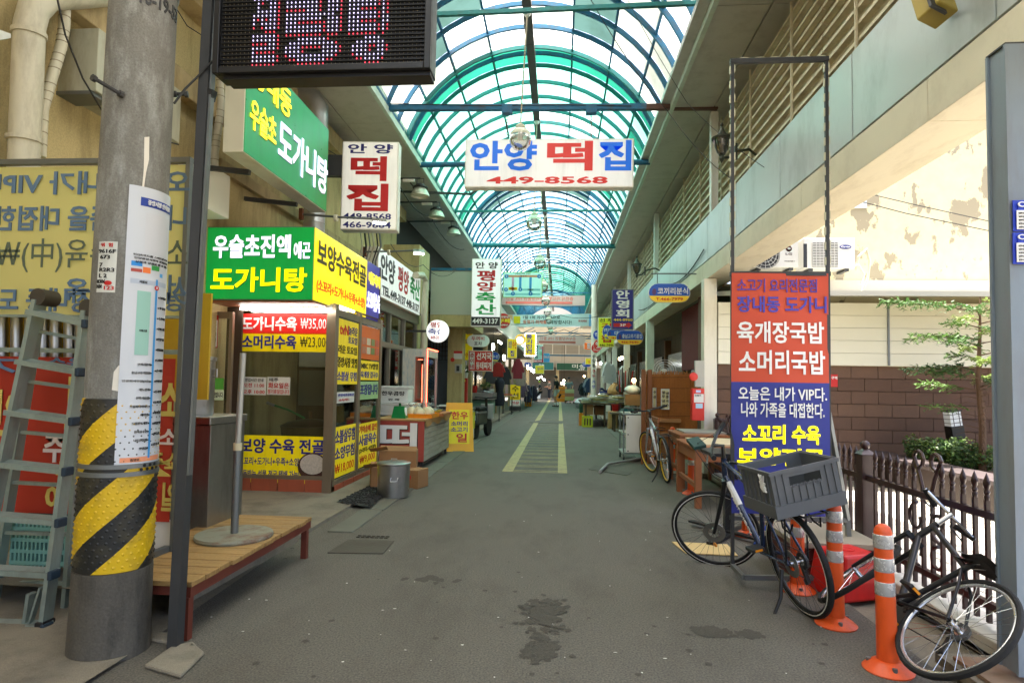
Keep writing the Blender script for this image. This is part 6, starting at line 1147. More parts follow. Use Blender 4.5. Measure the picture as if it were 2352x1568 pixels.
for t, m, x0, x1, y0, y1, wt in (('소고기 요리전문점', VIO, 1690, 1874, 642, 672, .02), ('장내동 도가니', flat('blue banner ink', (74, 66, 168)), 1690, 1896, 682, 718, .04), ('육개장국밥', WHITE, 1690, 1890, 740, 788, .03), ('소머리국밥', WHITE, 1695, 1892, 806, 858, .03), ('오늘은 내가 VIP다.', WHITE, 1694, 1896, 890, 918, .02), ('나와 가족을 대접한다.', WHITE, 1700, 1890, 926, 956, .02), ('소꼬리 수육', YLI, 1704, 1880, 976, 1016, .05), ('보양전골', YLI, 1692, 1890, 1030, 1066, .05)): bt(t, m, x0, x1, y0, y1, wt)

# ================================================================ orange delineator posts
ORP = mat('orange post plastic', s(222, 84, 28), .4, 0, .08, 5, dirt=s(110, 62, 34), dscale=(3, 3, 1.5), damt=.45); REF = mat('silver reflector', s(206, 206, 204), .25, .4, .05, 30)
dl = ['nearest orange and white flexible post, by the fallen bicycle wheel', 'second orange and white flexible post, beside the red block', 'orange and white flexible post seen through the blue bicycle rear wheel', 'orange and white flexible post behind the food banner', 'orange and white flexible post at the wooden table leg', 'orange and white flexible post behind the yellow wheeled bicycle']
for i, (px, py) in enumerate(((2040, 1550), (1920, 1446), (1832, 1368), (1716, 1242), (1588, 1146), (1544, 1094))):
    p = G(px, py - 12); T = thing('flexible_post', dl[i], 'bollard', M=Matrix.Translation(p) @ Matrix.Rotation(R([-1.5, -.5, 0, 0, 0, 0][i]), 4, 'Y'), group='orange posts along the kerb')
    MB().lathe([(.115, 0), (.118, .008), (.095, .028), (.062, .05), (.05, .055)], 28).ob('base', ORP, T, smooth=.6); MB().lathe([(.050, .05), (.046, .30), (.043, .62), (.042, .69), (.034, .715), (.018, .728), (0, .731)], 24).ob('tube', ORP, T, smooth=.6)
    for z in (.377, .495, .612): MB().lathe([(.0455, z), (.0468, z + .002), (.0458, z + .066), (.044, z + .068)], 24).ob('reflective_band', REF, T, smooth=.6)
    for a in (.4, 2.6, 4.6): MB().cyl((.085 * math.cos(a), .085 * math.sin(a), .025), (.085 * math.cos(a), .085 * math.sin(a), .045), .012, n=8).ob('bolt', GALV, T)
RBK = thing('red_water_block', 'red plastic weight block with round filler hole on the ground', 'weight block', G(1946, 1362), R(20)); RPL = mat('red plastic block', s(206, 34, 30), .4, 0, .06, 4, dirt=s(120, 30, 26), damt=.4)
MB().add([(-.19, -.17, 0), (.19, -.17, 0), (.19, .17, 0), (-.19, .17, 0), (-.15, -.14, .30), (.15, -.14, .30), (.15, .14, .30), (-.15, .14, .30)], [(0, 3, 2, 1), (4, 5, 6, 7), (0, 1, 5, 4), (1, 2, 6, 5), (2, 3, 7, 6), (3, 0, 4, 7)]).ob('body', RPL, RBK, bevel=.02); MB().lathe([(.05, .301), (.05, .305), (.036, .306), (.034, .303)], 20).ob('filler_ring', RPL, RBK)
STP = thing('wooden_step', 'low step with grey board top and dark red sides by fence', 'step', (2.1, 4.95, 0)); MB().box(1.72, 2.34, 4.62, 5.3, .26, .30).ob('top_board', mat('weathered ply', s(150, 140, 122), .8, 0, .12, 4), STP, w=True, bevel=.004); MB().box(1.75, 2.32, 4.65, 5.27, .0, .259).ob('box', mat('dark red stain', s(86, 36, 30), .7), STP, w=True)
CBS = thing('cardboard_sheet', 'flat cardboard sheet lying under the blue bicycle front wheel', 'cardboard', G(1620, 1262)); P_ = [G(1543, 1246), G(1575, 1272), G(1695, 1278), G(1670, 1252)]; n = 4; MB().add([(p.x, p.y, .004) for p in P_] + [(p.x, p.y, .012) for p in P_], [(3, 2, 1, 0), (4, 5, 6, 7)] + [(i, (i + 1) % 4, 4 + (i + 1) % 4, 4 + i) for i in range(4)]).ob('sheet', mat('pale cardboard', s(206, 176, 120), .8, 0, .06), CBS, w=True)
BTT = thing('white_bottle', 'clear bottle with blue caps lying inside the banner stand foot', 'bottle', A(1755, 1235, 4.6)); a, b = A(1780, 1190, 4.6), A(1742, 1246, 4.5); MB().cyl(a, b, .02, n=10).ob('tube', PVC, BTT, w=True, smooth=.5)
for t in (.35, .9): q = a.lerp(b, t); MB().cyl(q, q + (b - a).normalized() * .05, .026, n=10).ob('cap', flat('cap blue', (40, 90, 210)), BTT, w=True)
# ================================================================ bicycles
CHR = mat('chrome', (.62, .62, .62), .18, 1., .08, 10); STR = flat('reflective stripe', (226, 226, 222), .3)
def wheel(T, name, M, rim_m, tyre_m, stripe=True, disc=False, R0=.335):
    def tor(r, w, h, n=44, k=8):
        mb = MB()
        for i in range(n):
            a = 2 * math.pi * i / n
            for j in range(k):
                b = 2 * math.pi * j / k; rr = r + h * math.cos(b); mb.v.append(Vector((rr * math.cos(a), w * math.sin(b), rr * math.sin(a))))
        for i in range(n):
            for j in range(k): mb.f.append((i * k + j, i * k + (j + 1) % k, ((i + 1) % n) * k + (j + 1) % k, ((i + 1) % n) * k + j))
        return mb
    o = tor(R0 - .034, .010, .011).xf(M).ob(name, rim_m, T, smooth=True); tor(R0 - .014, .019, .016).xf(M).ob('tyre', tyre_m, o, smooth=True)
    if stripe:
        for sg in (-1, 1): MB().lathe([(R0 - .026, 0), (R0 - .020, .0005)], 44, (0, sg * .0185, 0), Matrix.Rotation(R(90), 3, 'X'), False).xf(M).ob('reflective_stripe', STR, o)
    mb = MB()
    for i in range(32):
        a = 2 * math.pi * i / 32; sg = 1 if i % 2 else -1; a2 = a + (.5 if (i // 2) % 2 else -.5); mb.cyl((.022 * math.cos(a2), sg * .03, .022 * math.sin(a2)), ((R0 - .04) * math.cos(a), 0, (R0 - .04) * math.sin(a)), .0012, n=3, cap=False)
    mb.xf(M).ob('spoke', CHR if tyre_m is RUBBER and not disc else DKSTEEL, o, kind='stuff'); MB().cyl((0, -.05, 0), (0, .05, 0), .016, n=12).cyl((0, -.034, 0), (0, -.028, 0), .028, n=14).cyl((0, .028, 0), (0, .034, 0), .028, n=14).xf(M).ob('hub', CHR, o, smooth=.5)
    if disc: MB().lathe([(.045, 0), (.085, 0), (.085, .003), (.045, .003)], 28, (0, .045, 0), Matrix.Rotation(R(90), 3, 'X'), False).xf(M).ob('brake_disc', STEEL, o)
    return o
def bicycle(label, M, fm, rim_m, steer=0., rack=False, stand=False, fork_m=None, seat=.92, drop=False, disc=False, stripe=True, wb=1.03, decal=None, bar_m=None, sc=1.):
    T = thing('bicycle', label, 'bicycle', M=M @ Matrix.Scale(sc, 4)); wr = .335; bb_ = Vector((.43, 0, .29)); ra = Vector((0, 0, wr)); fa_ = Vector((wb, 0, wr)); ht = Vector((.76, 0, .90)); hb_ = Vector((.80, 0, .76)); st = Vector((.27, 0, seat - .14)); sv = (st - bb_).normalized(); tj = bb_ + sv * .42; bar_m = bar_m or BLACKP
    wheel(T, 'rear_wheel', Matrix.Translation(ra), rim_m, RUBBER, stripe, disc)
    MB().tube([hb_, bb_], .021, 10).tube([ht - Vector((-.01, 0, .03)), tj], .018, 10).tube([bb_, tj + sv * .06], .017, 10).tube([ht, hb_], .022, 10).ob('frame', fm, T, smooth=.8)
    for sg in (-1, 1): MB().tube([bb_ + Vector((-.03, sg * .03, 0)), (.2, sg * .045, .31), (0, sg * .062, wr)], .010, 8).tube([tj + Vector((0, sg * .015, -.02)), (.15, sg * .05, .55), (0, sg * .062, wr)], .009, 8).ob('rear_stay', fm, T, smooth=.8)
    MB().tube([tj, st], .014, 8).ob('seat_post', CHR, T, smooth=.6)
    sp = MB().grid(lambda u, v: (st.x - .13 + .27 * u, (v - .5) * (.16 * (1 - u) ** 1.3 + .035), st.z + .055 + .02 * math.cos((v - .5) * 3) - .012 * math.sin(u * 3)), 8, 6); n_ = len(sp.v); sp.add([p - Vector((0, 0, .035)) for p in sp.v[:n_]], [tuple(reversed(f)) for f in sp.f]); sp.ob('saddle', BLACKP, T, smooth=1.2)
    MB().tube([(st.x - .08, -.02, st.z + .03), (st.x, -.02, st.z), (st.x + .08, -.02, st.z + .03)], .004, 4).tube([(st.x - .08, .02, st.z + .03), (st.x, .02, st.z), (st.x + .08, .02, st.z + .03)], .004, 4).ob('saddle_rails', CHR, T)
    # drivetrain
    MB().lathe([(.02, 0), (.09, 0), (.09, .003), (.02, .003)], 26, (bb_.x, -.05, bb_.z), Matrix.Rotation(R(90), 3, 'X'), False).ob('chainring', DKSTEEL, T); MB().lathe([(.015, 0), (.055, 0), (.05, .02), (.015, .02)], 20, (0, -.03, wr), Matrix.Rotation(R(90), 3, 'X')).ob('cassette', DKSTEEL, T)
    MB().tube([(bb_.x, -.052, bb_.z + .09), (0, -.045, wr + .052)], .004, 4).tube([(bb_.x, -.052, bb_.z - .09), (.02, -.045, wr - .12), (.0, -.045, wr - .05)], .004, 4).ob('chain', BLACKP, T); MB().cbox((.02, -.05, wr - .10), (.03, .02, .10), (0, .3, 0)).cyl((.03, -.056, wr - .145), (.03, -.044, wr - .145), .02, n=10).ob('derailleur', BLACKP, T)
    for sg, a in ((-1, -.5), (1, -.5 + math.pi)):
        e = bb_ + Vector((.165 * math.cos(a), sg * .075, .165 * math.sin(a))); MB().bar(bb_ + Vector((0, sg * .06, 0)), e, .012, .024, up=(0, 1, 0)).ob('crank', DKSTEEL, T); q = MB().box(e.x - .05, e.x + .05, e.y, e.y + sg * .09, e.z - .012, e.z + .012).ob('pedal', BLACKP, T, bevel=.004); MB().box(e.x - .052, e.x - .05, e.y + sg * .02, e.y + sg * .07, e.z - .007, e.z + .007).ob('pedal_reflector', flat('amber reflector', (240, 150, 20), .3), q)
    # steering group
    axd = (ht - hb_).normalized(); MSt = Matrix.Translation(hb_) @ Matrix.Rotation(steer, 4, axd) @ Matrix.Translation(-hb_); fm2 = fork_m or fm
    wheel(T, 'front_wheel', MSt @ Matrix.Translation(fa_), rim_m, RUBBER, stripe, disc)
    for sg in (-1, 1): MB().tube([hb_ + Vector((.01, sg * .05, -.03)), hb_ + Vector((.05, sg * .055, -.12)), fa_ + Vector((0, sg * .055, 0))], [.016, .018, .012], 8).xf(MSt).ob('fork_leg', fm2, T, smooth=.8)
    MB().bar(hb_ + Vector((.01, -.065, -.03)), hb_ + Vector((.01, .065, -.03)), .035, .03).xf(MSt).ob('fork_crown', fm2, T)
    bz = ht + axd * .10; fw = Vector((.07, 0, .02)); MB().tube([ht, bz, bz + fw], .016, 8).xf(MSt).ob('stem', BLACKP if not drop else CHR, T, smooth=.8); c_ = bz + fw
    if drop: hbp = [c_ + Vector((.0, y, 0)) for y in (-.2, 0, .2)]
    else: hbp = [c_ + Vector((-.06, -.31, .03)), c_ + Vector((-.02, -.18, .02)), c_ + Vector((0, -.04, 0)), c_ + Vector((0, .04, 0)), c_ + Vector((-.02, .18, .02)), c_ + Vector((-.06, .31, .03))]
    MB().tube(hbp, .012, 8).xf(MSt).ob('handlebar', bar_m, T, smooth=True)
    for sg, e in ((-1, hbp[0]), (1, hbp[-1])):
        d = Vector((.35, -sg, -.15)).normalized() * .13; MB().tube([e, e + d], .018, 10).xf(MSt).ob('grip', RUBBER, T, smooth=.6); MB().bar(e + d * 1.1 + Vector((.03, 0, -.01)), e + d * .2 + Vector((.06, 0, -.04)), .010, .008).xf(MSt).ob('brake_lever', DKSTEEL, T)
        MB().tube([e + d + Vector((.03, 0, 0)), c_ + Vector((.12, sg * .06, .02)), hb_ + Vector((.08, sg * .02, .02)), hb_ + Vector((.02, sg * .03, -.05))], .003, 4).xf(MSt).ob('brake_cable', WIRE, T)
    if stand: MB().tube([(.08, .07, .28), (.05, .13, .12), (.04, .22, .005)], [.014, .012, .009], 8).ob('kickstand', BLACKP, T, smooth=.6)
    if rack:
        for sg in (-1, 1): MB().tube([(.2, sg * .05, .68), (.05, sg * .07, .70), (-.32, sg * .07, .70)], .006, 6).ob('rack_rail', BLACKP, T); MB().tube([(-.1, sg * .07, .70), (0, sg * .075, wr)], .006, 6).ob('rack_strut', BLACKP, T); MB().tube([(-.05, sg * .075, .70), (-.10, sg * .1, .60), (-.17, sg * .1, .58), (-.2, sg * .09, .64)], .006, 6).ob('rack_hook', BLACKP, T)
        for x in (-.3, -.15, 0): MB().bar((x, -.07, .70), (x, .07, .70), .012, .008).ob('rack_slat', BLACKP, T)
    if decal:
        d0 = bb_.lerp(hb_, .88); d1 = bb_.lerp(hb_, .35); MDc = Matrix(((d1 - d0).normalized().to_tuple() + (0,), (0, -1, 0, 0), Vector((0, -1, 0)).cross((d1 - d0).normalized()).to_tuple() + (0,), (0, 0, 0, 1))).transposed(); MDc.translation = d0 + Vector((0, .0225, 0))
        lettering(T, decal, STR, .08, .40, -.012, .014, y=0, wt=.03, fn=lambda p: MDc @ p, name='decal'); MB().tube([hb_.lerp(bb_, .10), hb_.lerp(bb_, .42)], .0222, 10).ob('decal_panel', STR, T)
    return T
def pose(c, head, lean): return Matrix.Translation(c) @ Matrix.Rotation(head, 4, 'Z') @ Matrix.Rotation(lean, 4, 'X')
BLF = mat('dark blue bicycle paint', s(44, 60, 92), .25, .3, .06, 5, coat=.6); BKF = mat('black bicycle paint', s(18, 20, 24), .4, 0, .1, 5, coat=.15, spec=.3); SLF = mat('silver bicycle paint', s(176, 178, 182), .3, .6, .08, 5); YRM = flat('yellow rim', (222, 180, 20), .35)
rc = G(1856, 1412); fc = G(1690, 1306); hd = math.atan2(fc.y - rc.y, fc.x - rc.x); MBk = pose(Vector((rc.x, rc.y, 0)), hd, R(-12))
BK1 = bicycle('dark blue bicycle on its kickstand carrying a grey crate', MBk, BLF, BLACKP, R(56), True, True, BLACKP, disc=True, decal='APPALANCHIA')
MB().cbox((.93, .12, 1.02), (.14, .10, .03), (0, -.4, 0)).ob('handlebar_box', flat('dark teal case', (30, 66, 62)), BK1, bevel=.005); MB().tube([(.72 + .06 * math.cos(t), -.05 + .02 * math.sin(t * 2), .80 + .06 * math.sin(t)) for t in [k * .5 for k in range(13)]], .012, 6).ob('cable_lock', BLACKP, BK1, smooth=True); MB().prism([(.03 * math.cos(t * .63), .018 * math.sin(t * .63)) for t in range(10)], .006, Matrix.Translation((1.0, .1, .20))).ob('wheel_reflector', flat('amber reflector', (240, 150, 20), .3), BK1)
# grey folding crate tied on the rack
MCr = MBk @ Matrix.Translation((-.10, 0, .715)); GCM = mat('grey crate plastic', s(86, 90, 94), .45, 0, .06, 8)
CRB = thing('grey_crate', 'grey folding plastic crate tied on the blue bicycle rack', 'crate', M=MCr); L_, W_2, H_ = .36, .42, .27; t_ = .012
for nm, b in (('end_wall', (-L_ / 2, -L_ / 2 + t_, -W_2 / 2, W_2 / 2, .07, H_)), ('end_wall', (L_ / 2 - t_, L_ / 2, -W_2 / 2, W_2 / 2, .07, H_)), ('side_wall', (-L_ / 2 + t_, L_ / 2 - t_, -W_2 / 2, -W_2 / 2 + t_, .07, H_)), ('side_wall', (-L_ / 2 + t_, L_ / 2 - t_, W_2 / 2 - t_, W_2 / 2, .07, H_))):
    x0, x1, y0, y1, z0, z1 = b
    if x1 - x0 < .02:
        MB().box(x0, x1, y0, y1, z0, z1 - .10).ob(nm, GCM, CRB); MB().box(x0, x1, y0, -.10, z1 - .0999, z1).box(x0, x1, .10, y1, z1 - .0999, z1).box(x0, x1, -.0999, .0999, z1 - .045, z1).ob(nm, GCM, CRB)
        for k in range(9):
            y = y0 + .03 + k * (W_2 - .06) / 8; xo = x0 - .008 if x0 < 0 else x1; 
            if abs(y) > .12 or True: MB().box(xo, xo + .008, y - .004, y + .004, z0, z1 - (.11 if abs(y) < .12 else .02)).ob('rib', GCM, CRB)
    else:
        MB().box(*b).ob(nm, GCM, CRB)
        for k in range(6): x = x0 + .03 + k * (L_ - .08) / 5; yo = y0 - .008 if y0 < 0 else y1; MB().box(x - .004, x + .004, yo, yo + .008, z0, z1 - .02).ob('rib', GCM, CRB)
for b in ((-L_ / 2 - .012, -L_ / 2, -W_2 / 2 - .012, W_2 / 2 + .012), (L_ / 2, L_ / 2 + .012, -W_2 / 2 - .012, W_2 / 2 + .012), (-L_ / 2, L_ / 2, -W_2 / 2 - .012, -W_2 / 2), (-L_ / 2, L_ / 2, W_2 / 2, W_2 / 2 + .012)):
    MB().box(*b, H_ - .018, H_ + .004).ob('rim', GCM, CRB); MB().box(*b, .0, .075).ob('base_band', GCM, CRB)
MB().box(-L_ / 2, L_ / 2, -W_2 / 2, W_2 / 2, .0, .012).ob('floor', GCM, CRB)
MDq = Matrix.Translation((-L_ / 2 - .002, 0, 0)) @ Matrix.Rotation(R(-90), 4, 'Z'); lettering(CRB, 'coupang', flat('embossed grey', (70, 73, 77)), -.09, .09, .15, .18, y=0, wt=.01, fn=lambda p: MDq @ p)
MB().tube([(-.1 + .03 * math.sin(k * 2.1), W_2 / 2 + .014, H_ - .02 - .1 * abs(math.sin(k * .9))) for k in range(16)], .006, 5).ob('tape_tie', STR, CRB)
# yellow wheeled bicycle further up
rc = G(1532, 1108); fc = G(1498, 1084); hd = math.atan2(fc.y - rc.y, fc.x - rc.x)
BK2 = bicycle('silver bicycle with yellow rims parked against the wooden tables', pose(Vector((rc.x, rc.y, 0)), hd, R(-6)), SLF, YRM, R(14), True, True, SLF, seat=.86, stripe=False, decal='LESPO')
# fallen black bicycle leaning on the fence
BK3 = bicycle('black bicycle slumped against the iron fence with silver rims', pose(A(2195, 1440, 3.05) - (Matrix.Rotation(R(93), 3, 'Z') @ Matrix.Rotation(R(47), 3, 'X') @ Vector((0, 0, .292))), R(93), R(47)), BKF, mat('silver rim', s(196, 198, 200), .25, .7, .05), R(-22), False, False, BKF, seat=.84, drop=True, stripe=False, wb=1.0, bar_m=CHR, sc=.87)
# ================================================================ tables, carts and screens up the right side
TBW = mat('stained table timber', s(140, 84, 46), .6, 0, .15, 4, bump=.1); PLY = mat('pale plywood', s(206, 186, 148), .6, 0, .08, 3); GRYB = mat('grey table board', s(150, 146, 134), .55, .1, .1, 3)
def table(label, x0, x1, y0, y1, z, m, topm, n=None):
    T = thing('wooden_table', label, 'table', ((x0 + x1) / 2, (y0 + y1) / 2, 0), 0, 'wooden tables by the fence'); MB().box(x0, x1, y0, y1, z - .03, z).ob('top', m, T, w=True, bevel=.004)
    if topm: MB().box(x0 + .12, x1 + .02, y0 + .25, y1 - .02, z + .001, z + .02).ob('loose_board', topm, T, w=True)
    for x in (x0 + .04, x1 - .04):
        for y in (y0 + .05, y1 - .05): MB().box(x - .035, x + .035, y - .035, y + .035, 0, z - .031).ob('leg', m, T, w=True)
        MB().box(x - .02, x + .02, y0 + .09, y1 - .09, z - .16, z - .04).ob('apron', m, T, w=True); MB().box(x - .02, x + .02, y0 + .09, y1 - .09, .22, .27).ob('stretcher', m, T, w=True)
    MB().box(x0 + .08, x1 - .08, y0 + .02, y0 + .06, z - .16, z - .04).ob('apron', m, T, w=True)
    return T
table('brown stained wooden table with a pale plywood sheet on top', 1.58, 2.30, 7.25, 8.45, .70, TBW, PLY); table('grey topped wooden table behind the brown stained one', 1.66, 2.34, 8.6, 9.55, .74, TBW, GRYB)
BT = thing('black_table', 'black metal table on cross feet behind the blue bicycle', 'table', (1.62, 6.0, 0)); MB().box(1.40, 1.95, 5.75, 6.3, .77, .80).ob('top', BLACKP, BT, w=True); MB().box(1.58, 1.66, 5.98, 6.06, .03, .769).ob('pedestal', BLACKP, BT, w=True); MB().bar((1.35, 5.6, .02), (1.9, 6.4, .02), .07, .03).ob('foot', BLACKP, BT, w=True); MB().bar((1.9, 5.6, .045), (1.35, 6.4, .045), .07, .02).ob('foot', BLACKP, BT, w=True)
FC = thing('fire_cabinet', 'red fire extinguisher cabinet with white notice on the white column', 'cabinet', A(1603, 966, 9.68)); p, w, h = rect(1590, 892, 1618, 965, 9.6); FC.location = p; WM[FC.name] = Matrix.Translation(p); REDC = mat('cabinet red', s(206, 48, 34), .4, 0, .05)
MB().box(-w / 2, w / 2, 0, .14, 0, h).ob('case', REDC, FC, bevel=.006); MB().box(-w * .36, w * .44, -.004, 0, h * .56, h * .83).ob('notice', PAP, FC); MB().box(-w * .22, w * .35, -.004, 0, h * .38, h * .53).ob('notice', flat('blue notice', (170, 205, 230)), FC); lettering(FC, '소화기', BLACK, -w * .3, w * .2, h * .75, h * .81, y=-.006); MB().box(-w * .2, w * .2, -.004, 0, h * .87, h * .95).ob('notice', flat('lilac notice', (190, 200, 235)), FC)
AL = thing('fire_alarm', 'round red fire alarm bell beside a grey box on the white column', 'alarm', A(1592, 865, 9.6)); MB().lathe([(0, 0), (.06, .0), (.065, .04), (.03, .05), (0, .05)], 20, A(1592, 865, 9.6), Matrix.Rotation(R(90), 3, 'X')).ob('bell', REDC, AL, w=True, smooth=.6); p, w, h = rect(1597, 828, 1618, 888, 9.62); MB().box(p.x - w / 2, p.x + w / 2, 9.62, 9.7, p.z, p.z + h).ob('box', mat('grey box', s(176, 176, 166), .5), AL, w=True)
REED = mat('reed matting', s(176, 112, 54), .7, 0, .3, 30); RFY = 11.2; rx0, rx1 = A(1484, 900, RFY).x, A(1602, 900, RFY).x; rz1 = A(1540, 852, RFY).z
RD = thing('reed_screen', 'tall brown reed screen with hand written paper menus', 'screen', ((rx0 + rx1) / 2, RFY, 0)); mb = MB(); x = rx0
while x < rx1: mb.cyl((x, RFY + random.uniform(-.006, .006), .1), (x + random.uniform(-.01, .01), RFY, rz1 + random.uniform(-.05, .01)), .0075, n=5); x += .0135
mb.ob('reed', REED, RD, w=True, kind='stuff'); MB().box(rx0, rx1, RFY + .012, RFY + .02, .1, rz1 - .06).ob('backing_mat', REED, RD, w=True)
for z in (.35, .6, .85, 1.1, 1.35, 1.55): MB().bar((rx0, RFY - .01, z), (rx1, RFY - .01, z + .02), .004, .006).ob('binding_wire', WIRE, RD, w=True)
for x in (rx0 - .09, rx0 + .02): MB().box(x, x + .07, RFY - .08, RFY - .02, 0, rz1 + .02).ob('post', TBW, RD, w=True)
for z in (.5, .75): MB().box(rx0, rx1 - .3, RFY - .06, RFY - .02, z, z + .07).ob('rail', mat('light timber', s(178, 128, 78), .7), RD, w=True)
for i in range(8): x = rx0 + .02; y = RFY - 1.3 + i * .15; MB().box(x - .02, x, y, y + .06, .1, .82).ob('side_slat', TBW, RD, w=True)
MB().box(rx0 - .01, rx0 + .03, RFY - 1.35, RFY - .1, .83, .89).ob('side_rail', TBW, RD, w=True)
p, w, h = rect(1518, 893, 1538, 940, RFY - .09); MN = sign('paper_menu', 'cream paper menu with vertical hand lettering on reed screen', 'menu', p, 0, w, h, .01, flat('menu paper', (226, 218, 170)), PAP, [('냉', BLACK, .55, .9, .72, .86), ('콩', BLACK, .55, .9, .54, .68), ('국', BLACK, .55, .9, .34, .48), ('수', BLACK, .55, .9, .14, .28), ('열', BLACK, .1, .45, .76, .9), ('무', BLACK, .1, .45, .56, .7), ('냉', BLACK, .1, .45, .34, .48), ('면', BLACK, .1, .45, .12, .26)])
p, w, h = rect(1499, 890, 1508, 935, RFY - .09); MN = sign('paper_menu', 'narrow curled paper strip pinned beside the cream menu', 'menu', p, R(20), w * 1.2, h, .006, flat('menu paper', (226, 218, 170)), PAP, [('수', BLACK, .2, .8, .7, .85), ('선', BLACK, .2, .8, .45, .6)])
CT = thing('white_cart', 'white panelled service cart on casters standing at the road edge', 'cart', G(1458, 1050)); x0, x1, yq = A(1430, 1000, 11.4).x, A(1489, 1000, 11.4).x, 11.4
MB().box(x0 + .06, x1, yq, yq + .02, .17, .85).ob('front_panel', WHITEP, CT, w=True, bevel=.006)
for z in (.14, .5, .86): MB().box(x0, x1, yq + .021, yq + .75, z, z + .03).ob('shelf', mat('cart grey green', s(140, 156, 152), .4, .2), CT, w=True)
for x in (x0 + .01, x1 - .03):
    for y in (yq + .03, yq + .72): MB().box(x, x + .025, y, y + .025, .10, .92).ob('upright', GALV, CT, w=True); MB().cyl((x, y, .05), (x + .03, y, .05), .05, n=14).ob('caster', BLACKP, CT, w=True)
MB().tube([(x0 + .02, yq + .04, .90), (x0 + .02, yq + .02, .99), (x1 - .02, yq + .02, .99), (x1 - .02, yq + .04, .90)], .014, 6).ob('handle', GALV, CT, w=True)
for x in (x0 + .1, x1 - .04):
    for z in (.2, .5, .81): MB().cyl((x, yq - .004, z), (x, yq, z), .012, n=8).ob('bolt', DKSTEEL, CT, w=True)
HS2 = thing('grey_hose', 'thick grey corrugated hose lying on the kerb by the silver bicycle', 'hose', G(1440, 1085)); MB().tube([G(1378, 1087) + Vector((0, 0, .03)), G(1395, 1072) + Vector((0, 0, .05)), G(1440, 1064) + Vector((0, 0, .05)), G(1500, 1054) + Vector((0, 0, .05))], .024, 10).ob('hose', mat('hose grey', s(150, 150, 148), .6), HS2, w=True, smooth=True)
# lanterns, speaker, banner lamps
LBR = mat('bronze lantern', s(64, 68, 58), .5, .5, .15, 8); LGL = glass('smoky lantern glass', (.55, .48, .38), 1.5, .05)
for i, (px, py, yy, bx_, by_, lab) in enumerate(((1658, 330, 7.15, 1736, 356, 'ornate bronze lantern on a curved bracket under the louvres'), (1463, 614, 13.2, 1510, 620, 'small ornate bronze lantern above the blue vertical sign'))):
    c = A(px, py, yy); T = thing('wall_lantern', lab, 'lantern', c, 0, 'ornate wall lanterns'); MB().lathe([(.035, -.13), (.06, -.10), (.095, .02), (.10, .05)], 12).ob('glass', LGL, T, smooth=.6); MB().lathe([(.115, .05), (.12, .065), (.06, .10), (.03, .15), (.02, .19), (.012, .20), (.02, .22), (0, .26)], 14).ob('roof', LBR, T, smooth=.6); MB().lathe([(.0, -.24), (.012, -.22), (.03, -.18), (.022, -.15), (.04, -.13)], 10).ob('finial', LBR, T, smooth=.6)
    for k in range(4): a = k * 1.571 + .4; MB().tube([(.04 * math.cos(a), .04 * math.sin(a), -.13), (.075 * math.cos(a), .075 * math.sin(a), -.07), (.105 * math.cos(a), .105 * math.sin(a), .05)], .006, 4).ob('rib', LBR, T)
    bw_ = B(bx_, by_, 2.3) - c if i == 0 else Vector((.5, .1, -.05)); MB().tube([(0, 0, -.17), (.10, 0, -.16), (.2, bw_.y * .4, -.06), bw_ * .8 + Vector((0, 0, .04)), bw_], .016, 6).ob('bracket', LBR, T, smooth=True)
    MB().box(.16, .19, -.02 + bw_.y * .3, .02 + bw_.y * .3, -.17, .02).ob('back_plate', LBR, T)
    if i == 0: MB().cyl((0, 0, -.1), (0, 0, -.02), .02, n=8).ob('bulb', BULB, T)
sp_ = A(2142, 8, 3.65); SPK = thing('speaker', 'old yellow cased loudspeaker bracketed to the grey panels', 'speaker', sp_); MB().cbox((0, 0, .02), (.16, .14, .26), (R(-18), R(8), R(25))).ob('case', mat('yellowed case', s(160, 140, 60), .6, 0, .15, 6), SPK, bevel=.01); MB().cbox((-.035, -.072, -.005), (.13, .015, .22), (R(-18), R(8), R(25))).ob('grille', DKSTEEL, SPK); MB().tube([(.06, .05, 0), (.12, .1, -.03), (.17, .12, .05)], .012, 6).ob('bracket', DKSTEEL, SPK)
# ================================================================ shops down the left side
LFY0, LFY1 = 17.6, 47
LS = thing('shop_row', 'row of dim open shops under a pale fascia down the street', 'shop front', (-2.6, 30, 0)); PFA = mat('pale shop fascia', s(206, 206, 192), .5, 0, .05, 2)
for i in range(10): y = LFY0 + i * 2.95; MB().box(-2.16, -2.10, y + .01, y + 2.94, 3.25, 4.05).ob('fascia_board', PFA, LS, w=True)
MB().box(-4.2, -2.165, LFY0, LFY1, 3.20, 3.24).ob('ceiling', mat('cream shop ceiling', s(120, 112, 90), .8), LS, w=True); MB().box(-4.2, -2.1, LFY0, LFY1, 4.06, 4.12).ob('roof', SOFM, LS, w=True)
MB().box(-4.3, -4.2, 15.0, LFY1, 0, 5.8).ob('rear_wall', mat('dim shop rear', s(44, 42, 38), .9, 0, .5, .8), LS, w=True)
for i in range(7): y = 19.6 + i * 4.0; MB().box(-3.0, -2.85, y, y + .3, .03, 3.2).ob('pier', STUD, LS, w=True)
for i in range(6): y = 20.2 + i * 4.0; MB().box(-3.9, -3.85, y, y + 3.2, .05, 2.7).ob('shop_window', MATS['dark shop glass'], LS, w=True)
PIR = thing('stucco_pier', 'beige stucco pier with meter box and notices beside the passage', 'pier', (-2.72, 16.0, 0)); px0, px1 = A(1028, 850, 16).x, A(1061, 850, 16).x; MB().box(px0, px1, 16, 16.5, 0, 3.0).ob('shaft', STUC, PIR, w=True)
